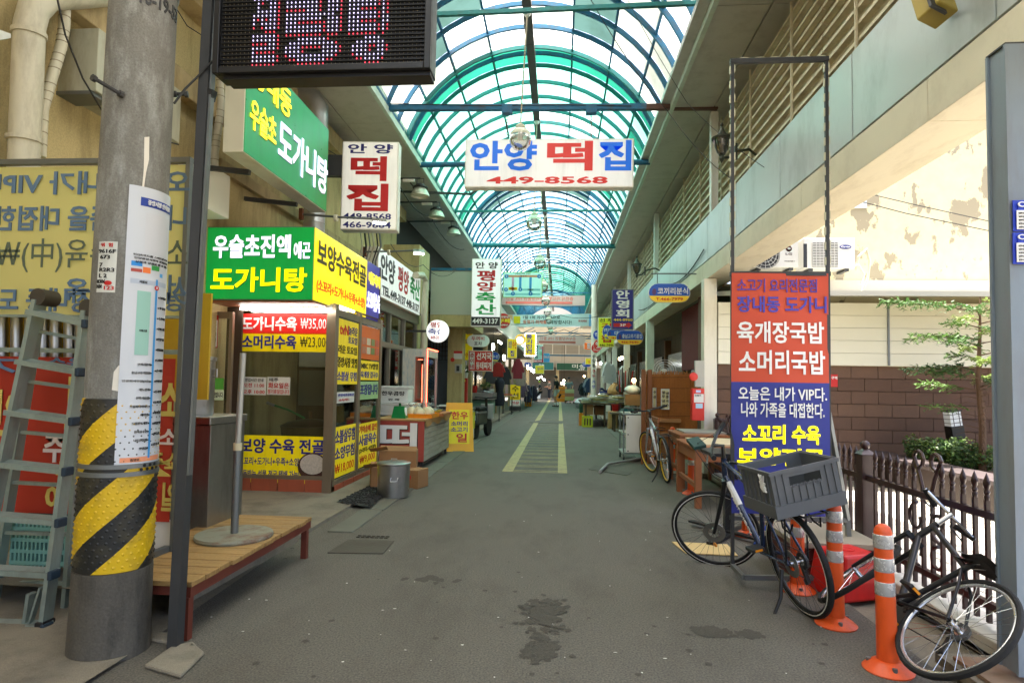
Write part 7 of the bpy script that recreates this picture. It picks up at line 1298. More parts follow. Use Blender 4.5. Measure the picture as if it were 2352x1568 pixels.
p, w, h = rect(1045, 836, 1061, 856, 15.95); MB().box(p.x - w / 2, p.x + w / 2, 15.9, 15.99, p.z, p.z + h).ob('meter_box', mat('meter grey', s(176, 174, 164), .5), PIR, w=True); MB().box(p.x - w / 4, p.x + w / 5, 15.885, 15.9, p.z + h * .2, p.z + h * .8).ob('meter_glass', BLACKP, PIR, w=True)
p, w, h = rect(1042, 806, 1062, 824, 15.95); MB().box(p.x - w / 2, p.x + w / 2, 15.95, 15.96, p.z, p.z + h).ob('notice', PAP, PIR, w=True); MB().box(p.x - w / 2, p.x + w / 2, 15.945, 15.949, p.z + h * .7, p.z + h).ob('notice_head', RED, PIR, w=True); MB().lathe([(0, 0), (.05, 0), (.055, .04), (0, .045)], 16, A(1040, 826, 15.9), Matrix.Rotation(R(90), 3, 'X')).ob('alarm_bell', REDC, PIR, w=True)
GT = thing('lattice_gate', 'dark lattice grille above a closed grey door beside the display cabinet', 'gate', A(1005, 900, 16.6)); x0, x1 = A(975, 800, 16.6).x, A(1030, 800, 16.6).x
for k in range(9): x = x0 + k * (x1 - x0) / 8; MB().box(x - .01, x + .01, 16.58, 16.6, 2.0, 2.75).ob('lattice_bar', DKSTEEL, GT, w=True)
for k in range(7): z = 2.0 + k * .125; MB().box(x0, x1, 16.56, 16.579, z - .01, z + .01).ob('lattice_rail', DKSTEEL, GT, w=True)
MB().box(x0, x1, 16.62, 16.68, .05, 1.98).ob('door', mat('slate door', s(84, 92, 100), .5, .2, .1), GT, w=True); MB().box(x0, x1, 16.7, 16.75, 1.98, 3.3).ob('backing', mat('slate dusk', s(96, 108, 118), .7), GT, w=True)
RCB = thing('red_cabinet', 'narrow red cabinet with stickers and a potted plant on top', 'cabinet', A(1066, 905, 16.9)); p, w, h = rect(1059, 868, 1073, 902, 16.9); MB().box(p.x - w / 2, p.x + w / 2, 16.9, 17.1, .6, p.z + h).ob('case', REDC, RCB, w=True, bevel=.01); MB().box(p.x - w / 4, p.x + w / 5, 16.89, 16.899, p.z + h * .75, p.z + h * .9).ob('sticker', YEL, RCB, w=True); MB().box(p.x - .03, p.x + .03, 16.95, 17.02, 0, .6).ob('leg', DKSTEEL, RCB, w=True)
PTP = thing('potted_plant', 'small potted plant on the narrow red cabinet', 'plant', (p.x + .02, 17.0, p.z + h)); MB().lathe([(.06, 0), (.08, .14), (.085, .15)], 14).ob('pot', FOAM, PTP, smooth=.6); leaves(PTP, 'foliage', LEAF[2], (0, 0, .24), (.12, .12, .1), 120, .03)

def bsign(nm, label, x0, y0, x1, y1, Y, face, texts, shape=None, rz=0, d=.1, edge=None, group=None):
    p, w, h = rect(x0, y0, x1, y1, Y); return sign(nm, label, 'sign', p, rz, w, h, d, face, edge or WBX, texts, group, shape), w, h
LW = flat('dim white face', (214, 222, 212), .4, emit=.03); LY = flat('shop yellow face', (222, 200, 20), .4, emit=.04); LBL = flat('shop blue face', (34, 72, 170), .4, emit=.02); LRD = flat('shop red face', (196, 44, 36), .4, emit=.02)
g_ = 'shop signs down the left'
bsign('oval_shop_sign', 'pale oval bar sign with red and black letters', 1072, 769, 1124, 796, 17.5, LW, [('두꺼비', RED, .2, .78, .52, .86, .03), ('포차', BLACK, .33, .68, .1, .44, .03)], pill(1.9))
T, w, h = bsign('soup_sign', 'red square soup sign with white letters tilted slightly', 1075, 805, 1132, 852, 17.0, LRD, [('선지국', WHITE, .34, .95, .55, .9, .03), ('동태찌개', WHITE, .32, .95, .1, .45, .03)]); patch(T, WHITE, w, h, .06, .26, .1, .92)
for k, c in enumerate('춘이네'): lettering(T, c, RED, -.42 * w, -.26 * w, (.66 - k * .27) * h, (.88 - k * .27) * h, y=-.006, wt=.03)
T, w, h = bsign('round_mending_sign', 'round blue mending shop sign half hidden by the soup sign', 1124, 808, 1147, 830, 19.0, LBL, [('수선', WHITE, .3, .9, .35, .68, .03)], ELL); patch(T, YEL, w, h, .2, .85, .06, .2)
bsign('tall_yellow_banner', 'tall yellow banner hanging behind the oval bar sign', 1066, 752, 1087, 828, 19.0, LY, [('일', RED, .2, .8, .78, .95, .03), ('보양', BLUE, .1, .9, .5, .66, .03), ('수선', RED, .1, .9, .1, .25)], d=.02)
bsign('buffet_disc', 'round red and yellow buffet sign behind the tall white sign', 1138, 719, 1173, 754, 17.3, LRD, [('사랑방', WHITE, .3, .9, .68, .82, .02), ('부페', YEL, .2, .95, .36, .64, .04), ('식백반', WHITE, .3, .85, .16, .28)], ELL)
bsign('angled_yellow_banner', 'yellow shop banner with blue and red letters turned to the street', 1163, 778, 1190, 822, 24.0, LY, [('보양', BLUE, .1, .45, .5, .9, .03), ('수선', RED, .5, .9, .5, .9, .03), ('집', BLUE, .3, .7, .1, .4)], rz=R(35), d=.02)
bsign('round_yellow_sign', 'round mustard sign behind a glowing globe', 1182, 767, 1208, 792, 26.5, flat('mustard face', (212, 168, 40), .4, emit=.03), [('다음', BLUE, .28, .72, .68, .84, .03), ('은행', BLUE, .3, .7, .12, .28, .03)], ELL)
T, w, h = bsign('ribbon_sign', 'yellow vertical linen sign ringed with glowing white lights', 1205, 766, 1231, 817, 27.0, LY, [('풍', PB2, .1, .66, .76, .97, .04), ('기', PB2, .1, .66, .55, .73, .04), ('인', PB2, .1, .66, .34, .52, .04), ('견', PB2, .1, .66, .12, .31, .04), ('4673', RED, .4, .98, .02, .1, .03)])
GLO = mat('white light bar', (1, 1, 1), .4, emit=1.2, ecol=(.96, .98, 1)); k_ = 0
for k in range(9):
    for sx in (-1, 1): MB().box(sx * w / 2 - .02, sx * w / 2 + .02, -.03, -.01, h * (k / 9 + .02), h * (k / 9 + .07)).ob('light_bar', GLO, T)
for k in range(5):
    for z in (0, h): MB().box(-w / 2 + w * (k / 5 + .03), -w / 2 + w * (k / 5 + .14), -.03, -.01, z - .02, z + .02).ob('light_bar', GLO, T)
T, w, h = bsign('oil_shop_sign', 'pale teal and red oil shop sign past the linen sign', 1226, 791, 1247, 832, 31.0, flat('pale teal face', (150, 200, 190), .4), [('경', BLACK, .08, .45, .78, .96, .04), ('북', BLACK, .08, .45, .6, .75, .04), ('기', BLACK, .08, .45, .42, .57, .04), ('집', BLACK, .08, .45, .22, .38, .04), ('고추', RED, .6, .9, .7, .9), ('기름', GREENT, .6, .9, .4, .6)]); patch(T, flat('crimson band', (160, 30, 60)), w, h, .0, 1.0, .0, .15); patch(T, flat('crimson band', (160, 30, 60)), w, h, .93, 1.06, .0, .9); lettering(T, '449-7948', WHITE, -.45 * w, .4 * w, .04 * h, .11 * h, y=-.006)
bsign('sale_banner', 'small sky blue sale banner at the arcade end', 1248, 811, 1263, 832, 45.0, flat('sale blue', (90, 170, 226)), [('SALE', flat('pale pink', (250, 200, 200)), .1, .9, .45, .75, .03)], d=.02)
bsign('hanging_yellow_cloth', 'plain yellow cloth sign with blue letters near the arcade end', 1229, 839, 1250, 858, 39.0, LY, [('입니다', PB2, .25, .9, .45, .75, .03)], d=.02)
bsign('round_oval_blue_sign', 'small blue oval sign beneath the linen sign', 1204, 832, 1220, 842, 33.0, LBL, [('수선', WHITE, .2, .8, .3, .7)], pill(1.6))
BLB = mat('glowing bulb', (1, 1, 1), .4, emit=9., ecol=(.95, 1, .98)); WBL = mat('warm glowing bulb', (1, .8, .5), .4, emit=9., ecol=(1, .72, .36))
bl_l = ['cool white bulb beside the oval bar sign', 'cool white bulb above the mending clothes', 'cool white bulb in front of the linen shop', 'cool white bulb just past the linen shop', 'cool white bulb farthest down the left shops']
for i, (px, py, yy, r_) in enumerate(((1132.5, 796, 19.5, .05), (1157.5, 821, 24, .055), (1212, 843, 31, .045), (1220, 848, 34, .045), (1226, 852, 37, .045))):
    c = A(px, py, yy); T = thing('hanging_bulb', bl_l[i], 'bulb', c, 0, 'bare bulbs in the left shops'); MB().lathe([(0, -.11), (r_ * .7, -.10), (r_, -.02), (r_ * .8, .06), (.03, .10)], 12).ob('bulb', BLB, T, smooth=True); MB().cyl((0, 0, .1), (0, 0, .17), .03, n=8).ob('socket', BLACKP, T); MB().cyl((0, 0, .17), (0, 0, 3.2 - c.z), .006, n=4).ob('cord', WIRE, T)
for i, (px, py, yy) in enumerate(((1194, 781, 26.0), (1204, 790, 28.5))): c = A(px, py, yy); T = thing('glowing_globe', ['bright white globe in front of the mustard disc', 'bright white globe just behind the first one'][i], 'lamp', c, 0, 'lit globes on brackets'); MB().sphere((0, 0, 0), .14, 16).ob('globe', mat('lit globe', (1, 1, 1), .4, emit=1.5, ecol=(1, .98, .94)), T, smooth=True); MB().bar((-.2, 0, 0), (-.7, 0, 0), .03, .03).ob('arm', GALV, T)
TBL = thing('ceiling_tube', 'short glowing ceiling tube inside the left shops', 'lamp', A(1148, 785, 22)); MB().cyl(A(1145, 784, 22), A(1151, 788, 22.6), .04, n=8).ob('tube', TUBE, TBL, w=True)
# clothes on racks and hooks
def garment(T, c, w, h, m, sleeves=True, nm='garment'):
    mb = MB(); pts = [(-.5, 0), (.5, 0), (.46, .75), (.18, 1.0), (-.18, 1.0), (-.46, .75)]; d = .10
    mb.prism([(x * w, z * h) for x, z in pts], d, Matrix.Translation(Vector(c) - Vector((0, d / 2, h))))
    if sleeves:
        for sg in (-1, 1): mb.prism([(sg * .40 * w, .9 * h), (sg * .72 * w, .35 * h), (sg * .56 * w, .28 * h), (sg * .36 * w, .62 * h)], d * .7, Matrix.Translation(Vector(c) - Vector((0, d * .35, h))))
    return mb.ob(nm, m, T, bevel=.015)
CLC = [mat('cloth %d' % i, s(*c), .9, 0, .3, 14, bump=.3, bscale=25) for i, c in enumerate(((44, 38, 60), (120, 40, 48), (60, 62, 66), (34, 36, 40), (92, 78, 96), (150, 140, 130), (40, 58, 84), (70, 42, 60)))]
PLA = mat('red plaid cloth', s(150, 40, 34), .9, 0, .5, 26)
for i, (px, py, yy, w, h, m, lab) in enumerate(((1145, 832, 21, .36, .5, PLA, 'red plaid shirt hanging under the soup sign'), (1128, 845, 23, .4, .6, CLC[2], 'grey shirt hanging deeper in the mending shop'), (1160, 842, 24, .4, .7, CLC[3], 'black jacket hanging beside the plaid shirt'), (1190, 824, 26, .4, .85, CLC[1], 'crimson and grey top hanging at the shop corner'), (1196, 846, 28, .4, .8, CLC[5], 'pale shirt hanging past the crimson top'))):
    c = A(px, py, yy); T = thing('hanging_shirt', lab, 'shirt', c, R(15 * (i % 3) - 10)); garment(T, (0, 0, 0), w, h, m); MB().tube([(-.12, 0, -.03), (0, 0, .05), (.12, 0, -.03)], .006, 4).ob('hanger', WIRE, T); MB().cyl((0, 0, .05), (0, 0, .12), .004, n=4).ob('hook', WIRE, T)
DS = thing('dress_on_stand', 'dark flowered dress on a stand in front of the mending shop', 'dress', A(1148, 930, 22)); c = A(1148, 868, 22); MB().lathe([(.16, 0), (.2, .2), (.13, .55), (.19, .85), (.09, 1.0)], 14, (c.x - DS.location.x, 0, c.z - DS.location.z - 1.0)).ob('dress', mat('flowered cloth', s(40, 40, 52), .9, 0, .6, 30), DS, smooth=.8); MB().cyl((c.x - DS.location.x, 0, c.z - DS.location.z - 1.02), (c.x - DS.location.x, 0, -DS.location.z), .015, n=6).ob('stand', DKSTEEL, DS)
def rack(label, x, y0, y1, z, ms, n, w=.42, h=.8, g=None):
    T = thing('clothes_rack', label, 'clothes rack', (x, (y0 + y1) / 2, 0), 0, g)
    for y in (y0, y1): MB().cyl((x, y, 0), (x, y, z), .015, n=6).ob('upright', GALV, T, w=True)
    MB().cyl((x, y0, z), (x, y1, z), .012, n=6).ob('rail', GALV, T, w=True)
    for k in range(n):
        y = y0 + (y1 - y0) * (k + .5) / n; c = wmat(T).inverted() @ Vector((x + random.uniform(-.03, .03), y, z - .03)); garment(T, c, w, h * random.uniform(.85, 1.1), ms[k % len(ms)])
    return T
rack('rack of lilac flowered blouses by the kerb', -1.98, 30.4, 33.2, 1.55, [CLC[4], CLC[7], CLC[5]], 9); rack('rack of dark navy trousers by the kerb', -1.80, 33.8, 36, 1.3, [CLC[0], CLC[6]], 8, .34, .95); rack('rack of purple trousers near the arcade end', -1.72, 39, 42, 1.25, [CLC[0], CLC[7]], 9, .34, .95)
rack('rack of denim and grey jackets opposite', 1.62, 33, 37, 1.75, [CLC[6], mat('pale denim', s(110, 128, 140), .9, 0, .2, 20), CLC[2]], 14, .44, .75); rack('rack of dark coats beside the porter', 1.55, 38.5, 42, 1.5, [CLC[3], CLC[2]], 8)
# kitchen cart, boards and crates of the left shops
KC = thing('kitchen_cart', 'green steel street kitchen cart loaded with pans', 'cart', (-2.6, 20.5, 0)); kx0, kx1 = A(1072, 915, 20).x, A(1132, 915, 20).x; GRC = mat('mint green steel', s(96, 132, 116), .5, .2, .15, 4, dirt=s(60, 66, 56), damt=.5)
MB().box(kx0 + .1, kx1 - .05, 20.05, 21.2, .35, .82).ob('body', GRC, KC, w=True, bevel=.01); MB().box(kx0, kx1, 19.95, 21.3, .84, 1.06).ob('counter', STEEL, KC, w=True, bevel=.008)
for x in (kx0 + .15, kx1 - .1): MB().box(x, x + .05, 20.1, 20.15, 0, .349).ob('leg', DKSTEEL, KC, w=True)
for i, (dx, r_, h_, m, lab, nm) in enumerate(((.22, .1, .22, RPL, 'red plastic bucket on the kitchen cart', 'bucket'), (.62, .24, .06, STEEL, 'wide steel pan on the kitchen cart', 'pan'), (.72, .10, .12, FOAM, 'white bowl behind the wide steel pan', 'bowl'))): T = thing(nm, lab, nm, (kx0 + dx, 20.2 + .35 * i, 1.06)); MB().lathe([(0, 0), (r_ * .85, 0), (r_, h_), (r_ * .94, h_), (r_ * .8, .012), (0, .012)], 22).ob('vessel', m, T, smooth=.6); MB().tube([(r_, 0, h_ * .9), (r_ + .03, 0, h_ * .9), (r_ + .03, .05, h_ * .9), (r_, .05, h_ * .9)], .006, 4).ob('handle', STEEL, T)
HB2 = thing('green_herbs', 'pot of green herbs on the kitchen cart', 'plant', (kx0 + .5, 21.0, 1.06)); MB().lathe([(.08, 0), (.11, .12)], 12).ob('pot', BLACKP, HB2); leaves(HB2, 'foliage', LEAF[1], (0, 0, .24), (.2, .15, .13), 160, .04)
MB_ = thing('mending_board', 'yellow and white mending shop light board on wheels', 'floor sign', G(1184, 945)); p, w, h = rect(1170, 882, 1197, 934, 29.6); MB_.location = (p.x, 29.6, 0); WM[MB_.name] = Matrix.Translation((p.x, 29.6, 0)); MB().box(-w / 2, w / 2, 0, .2, .25, .25 + h).ob('box', GALV, MB_, bevel=.01); MB().box(-w * .44, w * .44, -.006, 0, .25 + h * .3, .25 + h * .96).ob('yellow_face', flat('board yellow', (214, 190, 20), .4, emit=.05), MB_); MB().box(-w * .44, w * .44, -.006, 0, .25 + h * .04, .25 + h * .29).ob('white_face', LW, MB_)
for t, m, z0, z1, k in (('수', BLACK, .66, .9, .3), ('선', BLACK, .36, .6, .3), ('전문', RED, .08, .24, .36)): lettering(MB_, t, m, -w * k, w * k, .25 + h * z0, .25 + h * z1, y=-.009, wt=.03)
MB().box(-w / 2, w / 2, .02, .18, .06, .24).ob('base', DKSTEEL, MB_)
for x in (-w * .4, w * .4): MB().cyl((x, 0, .05), (x + .03, 0, .05), .05, n=10).ob('wheel', BLACKP, MB_)
ST2 = thing('snack_table', 'small snack table with a tray in front of the mending board', 'table', A(1168, 950, 27.5)); ST2.location = (A(1166, 910, 27.5).x, 27.5, 0); WM[ST2.name] = Matrix.Translation(ST2.location); MB().box(-.42, .42, -.3, .3, .80, .84).ob('top', PLY, ST2); MB().box(-.3, .2, -.2, .2, .841, .9).ob('tray', mat('red snack', s(170, 80, 50), .6, 0, .4, 20), ST2)
for x in (-.2, .2): MB().box(x - .025, x + .025, -.02, .02, .05, .799).ob('leg', BLACKP, ST2); MB().box(x - .03, x + .03, -.3, .3, 0, .049).ob('foot', BLACKP, ST2)
for i, (px, py, m, lab) in enumerate(((1213, 933, ORG, 'orange plastic crate by the blouse rack'), (1228, 922, FOAM, 'white storage box behind the orange crate'), (1236, 915, FOAM, 'white storage box nearer the arcade end'))):
    p = G(px, py); T = thing('storage_crate', lab, 'crate', p); hh = .42 if i == 0 else .9
    MB().box(-.2, .2, -.15, .15, 0, hh).ob('body', m, T, bevel=.01); MB().box(-.215, .215, -.165, .165, hh + .001, hh + .04).ob('rim', m, T, bevel=.006)
    for k in range(4): MB().box(-.15 + k * .09, -.11 + k * .09, -.158, -.15, hh * .3, hh * .8).ob('slot', DKSTEEL if i == 0 else GALV, T)
BGX = thing('filled_bag', 'clear sack of goods standing on the orange crate', 'bag', G(1213, 933) + Vector((0, 0, .47))); MB().lathe([(0, 0), (.18, 0), (.2, .15), (.14, .3), (.05, .36)], 12).ob('sack', mat('mixed goods', s(140, 120, 110), .5, 0, .6, 16), BGX, smooth=.8); MB().lathe([(.05, .36), (.09, .42), (.03, .41)], 10).ob('neck', FILM, BGX)

# ================================================================ right side signs and stalls
bsign('blue_oval_sign', 'blue and yellow oval snack shop sign nearest on the gallery side', 1489, 651, 1586, 694, 10.5, flat('oval blue', (36, 84, 176), .4, emit=.02), [('코끼리분식', WHITE, .22, .94, .42, .78, .02)], pill(2.27), d=.05); T = [o for o in bpy.data.objects if o.name.startswith('blue_oval_sign') and o.parent is None][-1]
def oval_foot(T, w, h, tel, asp):
    r = h / 2; pts = []
    z = .34 * h; import math as mm
    xs = w / 2 - r + mm.sqrt(max(0, r * r - (r - z) ** 2)); pts = [(-xs, z)] + [(-(w / 2 - r) - r * mm.cos(t), r - r * mm.sin(t)) for t in [mm.asin((r - z) / r) + (1.5708 - mm.asin((r - z) / r)) * k / 6 for k in range(1, 7)]] + [((w / 2 - r) + r * mm.cos(t), r - r * mm.sin(t)) for t in [1.5708 + (mm.asin((r - z) / r) - 1.5708) * k / 6 for k in range(0, 7)]]
    MB().prism([(x * .97, q * .97 + .012 * h) for x, q in pts], .004, Matrix.Translation((0, -.005, 0))).ob('yellow_band', flat('oval yellow', (236, 196, 40), .4, emit=.02), T); lettering(T, tel, RED, -.32 * w, .32 * w, .1 * h, .25 * h, y=-.007, wt=.03)
    MB().prism([(-.36 * w + .05 * w * mm.cos(t * .6), .55 * h + .18 * h * mm.sin(t * .6)) for t in range(10)], .004, Matrix.Translation((0, -.005, 0))).ob('emblem', flat('plum emblem', (90, 60, 110)), T)
pA, wA, hA = rect(1489, 651, 1586, 694, 10.5); oval_foot(T, wA, hA, 'T.466-7979', 2.27)
MB().bar((-.2, .02, hA), (-.2, .02, hA + .16), .01, .01).ob('hanger', WIRE, T); MB().bar((-.3, .02, hA + .17), (.85, .02, hA + .17), .02, .02).ob('rod', GALV, T)
T, w, h = bsign('blue_vertical_sign', 'navy vertical association sign with white letters and red arrow', 1404, 664, 1456, 757, 13.0, flat('navy face', (30, 36, 120), .4, emit=.02), [('안', LW, .2, .8, .76, .97, .05), ('영', LW, .2, .8, .53, .73, .05), ('회', LW, .2, .8, .30, .50, .05), ('444-0960', YEL, .1, .95, .215, .275, .03)], d=.06, edge=GALV); MB().prism([(-.4 * w, .07 * h), (.25 * w, .07 * h), (.25 * w, .04 * h), (.42 * w, .115 * h), (.25 * w, .19 * h), (.25 * w, .16 * h), (-.4 * w, .16 * h)], .004, Matrix.Translation((0, -.006, 0))).ob('arrow', RED, T); lettering(T, '3F', WHITE, -.12 * w, .15 * w, .085 * h, .145 * h, y=-.009, wt=.03)
pB, wB2, hB2 = rect(1415, 759, 1478, 791, 14.2); T, w, h = bsign('blue_oval_sign', 'blue and yellow oval pepper oil sign under the navy sign', 1415, 759, 1478, 791, 14.2, MATS['oval blue'], [('충남고추기름집', WHITE, .22, .94, .45, .75, .02)], pill(1.97), d=.05); oval_foot(T, w, h, '466-9640', 1.97)
T, w, h = bsign('blue_oval_sign', 'blue and yellow oval sign half hidden behind the pepper oil sign', 1394, 755, 1440, 780, 16.4, MATS['oval blue'], [('대도', WHITE, .38, .8, .42, .8, .03)], pill(1.85), d=.05); oval_foot(T, w, h, '467', 1.85)
bsign('yellow_oil_sign', 'yellow vertical oil shop sign with red letters and black phone number', 1373, 729, 1412, 797, 18.0, flat('acid yellow face', (216, 214, 20), .4, emit=.03), [('선 주', BLACK, .08, .92, .84, .96, .04), ('기', RED, .2, .8, .64, .81, .05), ('름', RED, .2, .8, .43, .6, .05), ('집', RED, .2, .8, .16, .40, .05), ('446-7446', BLACK, .1, .95, .03, .11, .03)], d=.15)
T, w, h = bsign('round_blue_sign', 'round blue and yellow pepper shop sign over the yellow oil sign', 1384, 746, 1406, 777, 17.2, LBL, [('선주고추', WHITE, .12, .9, .5, .75, .02)], ELL); patch(T, YEL, w, h, .2, .8, .1, .32)
bsign('round_red_sign', 'upper of two round red shop signs beside the round column', 1363, 780, 1385, 804, 21.0, LRD, [('해', WHITE, .2, .6, .4, .8, .04), ('010', WHITE, .3, .8, .15, .3)], ELL); bsign('round_red_sign', 'lower of two round red shop signs beside the round column', 1358, 788, 1379, 810, 22.4, LRD, [('드림', WHITE, .2, .8, .2, .5, .04)], ELL); bsign('round_blue_sign', 'round plain blue sign high beside the round column', 1362, 758, 1383, 780, 22.6, LBL, [('민', WHITE, .2, .6, .4, .75, .04)], ELL)
bsign('orange_sign', 'small square orange knitting shop sign near the round column', 1341, 786, 1358, 803, 28.0, flat('orange face', (232, 110, 40), .4, emit=.03), [('뜨', flat('cyan letter', (150, 225, 235)), .45, .9, .2, .85, .05)]); bsign('small_yellow_sign', 'small yellow cloth sign by the round column', 1344, 822, 1358, 837, 30.0, LY, [('옷', RED, .5, .8, .2, .6, .03)], d=.03); bsign('small_oval_sign', 'tiny blue and yellow oval sign under the small yellow cloth sign', 1337, 831, 1358, 842, 30.6, LBL, [('드', WHITE, .1, .4, .35, .8)], pill(1.9))
rcx, rcy = A(1364, 800, 27).x, 27.0; RCOL = thing('round_column', 'round cream column lettered vertically with shop goods', 'column', (rcx, rcy, 0)); MB().cyl((0, 0, 0), (0, 0, 5.78), .125, n=20).ob('shaft', WCOL, RCOL, smooth=.5)
for k, (ch, m) in enumerate((('수', BLACK), ('입', BLACK), ('품', BLACK), ('구', RED), ('두', RED), ('가', BLUE), ('방', BLUE))): z = 2.55 - k * .2 - (.06 if k > 2 else 0) - (.06 if k > 4 else 0); lettering(RCOL, ch, m, -.07, .07, z, z + .14, y=-.132, wt=.02)
# produce and dried goods stall
PSX0, PSX1, PSY0, PSY1, PSZ = A(1338, 930, 20.6).x, 2.2, 20.2, 25.0, .78
PS = thing('dried_goods_stall', 'dried goods stall of planks on crates spilling toward the road', 'stall', ((PSX0 + PSX1) / 2, 22, 0)); DWB = mat('dark stall timber', s(84, 66, 48), .8, 0, .2, 4)
for i in range(6): y = PSY0 + i * .8; MB().box(PSX0, PSX1, y, y + .78, PSZ - .05, PSZ).ob('plank', DWB, PS, w=True)
for x in (PSX0 + .1, (PSX0 + PSX1) / 2, PSX1 - .1):
    for y in (PSY0 + .1, PSY1 - .1): MB().box(x - .03, x + .03, y - .03, y + .03, 0, PSZ - .051).ob('leg', DWB, PS, w=True)
DRY = [mat('dried goods %d' % i, s(*c), .5, 0, .3, 14, bump=.3, bscale=20) for i, c in enumerate(((196, 184, 140), (176, 168, 140), (206, 200, 180), (150, 164, 158), (188, 170, 90)))]
lays = ['at the street corner', 'second from the street corner', 'in the middle of the stall front', 'beside the tan cloth', 'at the inner end', 'behind the corner stack', 'behind the middle stack', 'toward the columns', 'topped with yellow packs', 'at the far end of the stall']
for i in range(10):
    x = PSX0 + .16 + (i % 5) * .25 + .04 * random.random(); y = PSY0 + .25 + (i // 5) * .7; T = thing('dried_goods_stack', 'stack of flat packed dried goods ' + lays[i], 'goods', (x, y, PSZ), random.random(), 'stacks on the dried goods stall'); n_ = 4 + (i * 7) % 5
    for k in range(n_): MB().cbox((random.uniform(-.02, .02), random.uniform(-.02, .02), .02 + k * .032), (.27, .34, .026), (random.uniform(-.06, .06), random.uniform(-.06, .06), random.uniform(-.2, .2))).ob('pack', DRY[(i + k) % 5], T, bevel=.008)
    MB().grid(lambda u, v: (-.16 + .32 * u, -.2 + .4 * v, n_ * .032 + .03 + .02 * random.random()), 5, 5).ob('film', FILM, T)
for i, (x0, y0, x1, y1, yy, m, lab) in enumerate(((1337, 952, 1362, 977, 20.2, flat('acid yellow plastic', (196, 196, 30)), 'yellow plastic crate under the corner of the dried goods stall'), (1330, 948, 1341, 976, 20.9, ORG, 'orange plastic crate behind the yellow crate'), (1331, 930, 1340, 948, 20.9, flat('dark green plastic', (30, 84, 60)), 'dark green crate stacked on the orange crate'))):
    p, w, h = rect(x0, y0, x1, y1, yy); z0 = 0 if i < 2 else .44; h = h if i < 2 else .3; T = thing('plastic_crate', lab, 'crate', (p.x, yy, z0), 0, 'crates under the stall')
    for b in ((-w / 2, w / 2, 0, .015), (-w / 2, w / 2, .33, .345)):
        MB().box(*b, 0, .06).ob('lower_band', m, T); MB().box(*b, h - .07, h).ob('upper_band', m, T)
    MB().box(-w / 2, -w / 2 + .05, 0.016, .329, 0, h).ob('side', m, T); MB().box(w / 2 - .05, w / 2, .016, .329, 0, h).ob('side', m, T)
    for k in range(4): x = -w / 2 + w * (k + .5) / 4; MB().box(x - .02, x + .02, .001, .014, .061, h - .071).ob('bar', m, T)
    MB().box(-w / 2 + .051, w / 2 - .051, .02, .32, .01, h * .7).ob('contents', DWB, T)
for i, (x0, y0, x1, y1, yy, zz, lab) in enumerate(((1340, 930, 1363, 952, 20.25, .40, 'lettered carton on the yellow crate'), (1366, 944, 1388, 962, 20.6, .38, 'open carton tray in the middle under the stall'), (1419, 899, 1444, 912, 22, 1.0, 'brown carton tied with string at the back of the stall'), (1396, 899, 1418, 911, 22.4, 1.0, 'brown carton under the tan paper sack'))): p, w, h = rect(x0, y0, x1, y1, yy); carton(lab, (p.x, yy + .2, zz), .1 * i, w, .3, h, i == 1, 'cartons at the dried goods stall')
TSK = thing('paper_sack', 'tan crumpled paper sack leaning on a carton in the stall', 'sack', A(1407, 905, 22.4)); MB().lathe([(0, 0), (.2, 0), (.22, .12), (.15, .3), (.06, .40), (0, .41)], 10).xf(Matrix.Rotation(R(14), 4, 'Y')).ob('sack', KRAFT, TSK, smooth=.4); MB().lathe([(.06, .39), (.09, .43), (.02, .42)], 8).xf(Matrix.Rotation(R(14), 4, 'Y')).ob('mouth', KRAFT, TSK)
BSK = thing('dark_bundle', 'dark green cloth bundle beside the string tied carton', 'bundle', A(1428, 900, 21.8)); MB().sphere((0, 0, .12), .22, 12, (1, .8, .7)).ob('bundle', CLC[2], BSK, smooth=True); MB().sphere((.06, -.1, .2), .1, 10).ob('knot', flat('bundle green', (40, 110, 70)), BSK)
BLT = thing('blue_tarp', 'folded blue tarp beside the tan paper sack', 'tarp', A(1390, 902, 22.6)); MB().grid(lambda u, v: (-.2 + .4 * u, -.15 + .3 * v, .1 + .05 * math.sin(u * 9) + .04 * math.cos(v * 7)), 8, 6).ob('top_fold', flat('tarp blue', (40, 60, 130)), BLT); MB().box(-.2, .2, -.15, .15, 0, .06).ob('under_fold', MATS['tarp blue'], BLT)
RTB = thing('red_tub', 'red round plastic tub on the low bench', 'tub', A(1415, 944, 19.2)); MB().lathe([(0, 0), (.11, 0), (.14, .2), (.145, .21), (.13, .21), (.1, .02), (0, .02)], 20).ob('tub', RPL, RTB, smooth=.5); MB().tube([(.14, 0, .18), (.17, 0, .18), (.17, 0, .14), (.135, 0, .14)], .008, 4).ob('handle', RPL, RTB)
FT = thing('glass_tank', 'glass display tank with blue trays beside the red tub', 'tank', A(1442, 947, 18.4)); p, w, h = rect(1424, 928, 1461, 947, 18.4)
for b in ((-w / 2, w / 2, 0, .006), (-w / 2, w / 2, .4, .406)): MB().box(*b, .03, h).ob('glass_wall', CLEAR, FT)
for x in (-w / 2, w / 2 - .02):
    for y in (0, .39): MB().box(x, x + .02, y - .001, y + .019, 0, h + .01).ob('frame_post', DKSTEEL, FT)
MB().box(-w / 2, w / 2, -.005, .41, h + .011, h + .03).ob('frame_top', DKSTEEL, FT); MB().box(-w * .3, w * .4, .06, .36, .03, .1).ob('tray', flat('tray aqua', (60, 150, 170)), FT)
LBN = thing('low_bench', 'low dark bench carrying the red tub and glass tank', 'bench', (A(1430, 950, 18.8).x, 18.7, 0)); zb9 = A(1415, 946, 19).z; MB().box(-.36, .5, -.35, .45, zb9 - .06, zb9 - .005).ob('seat', DWB, LBN)
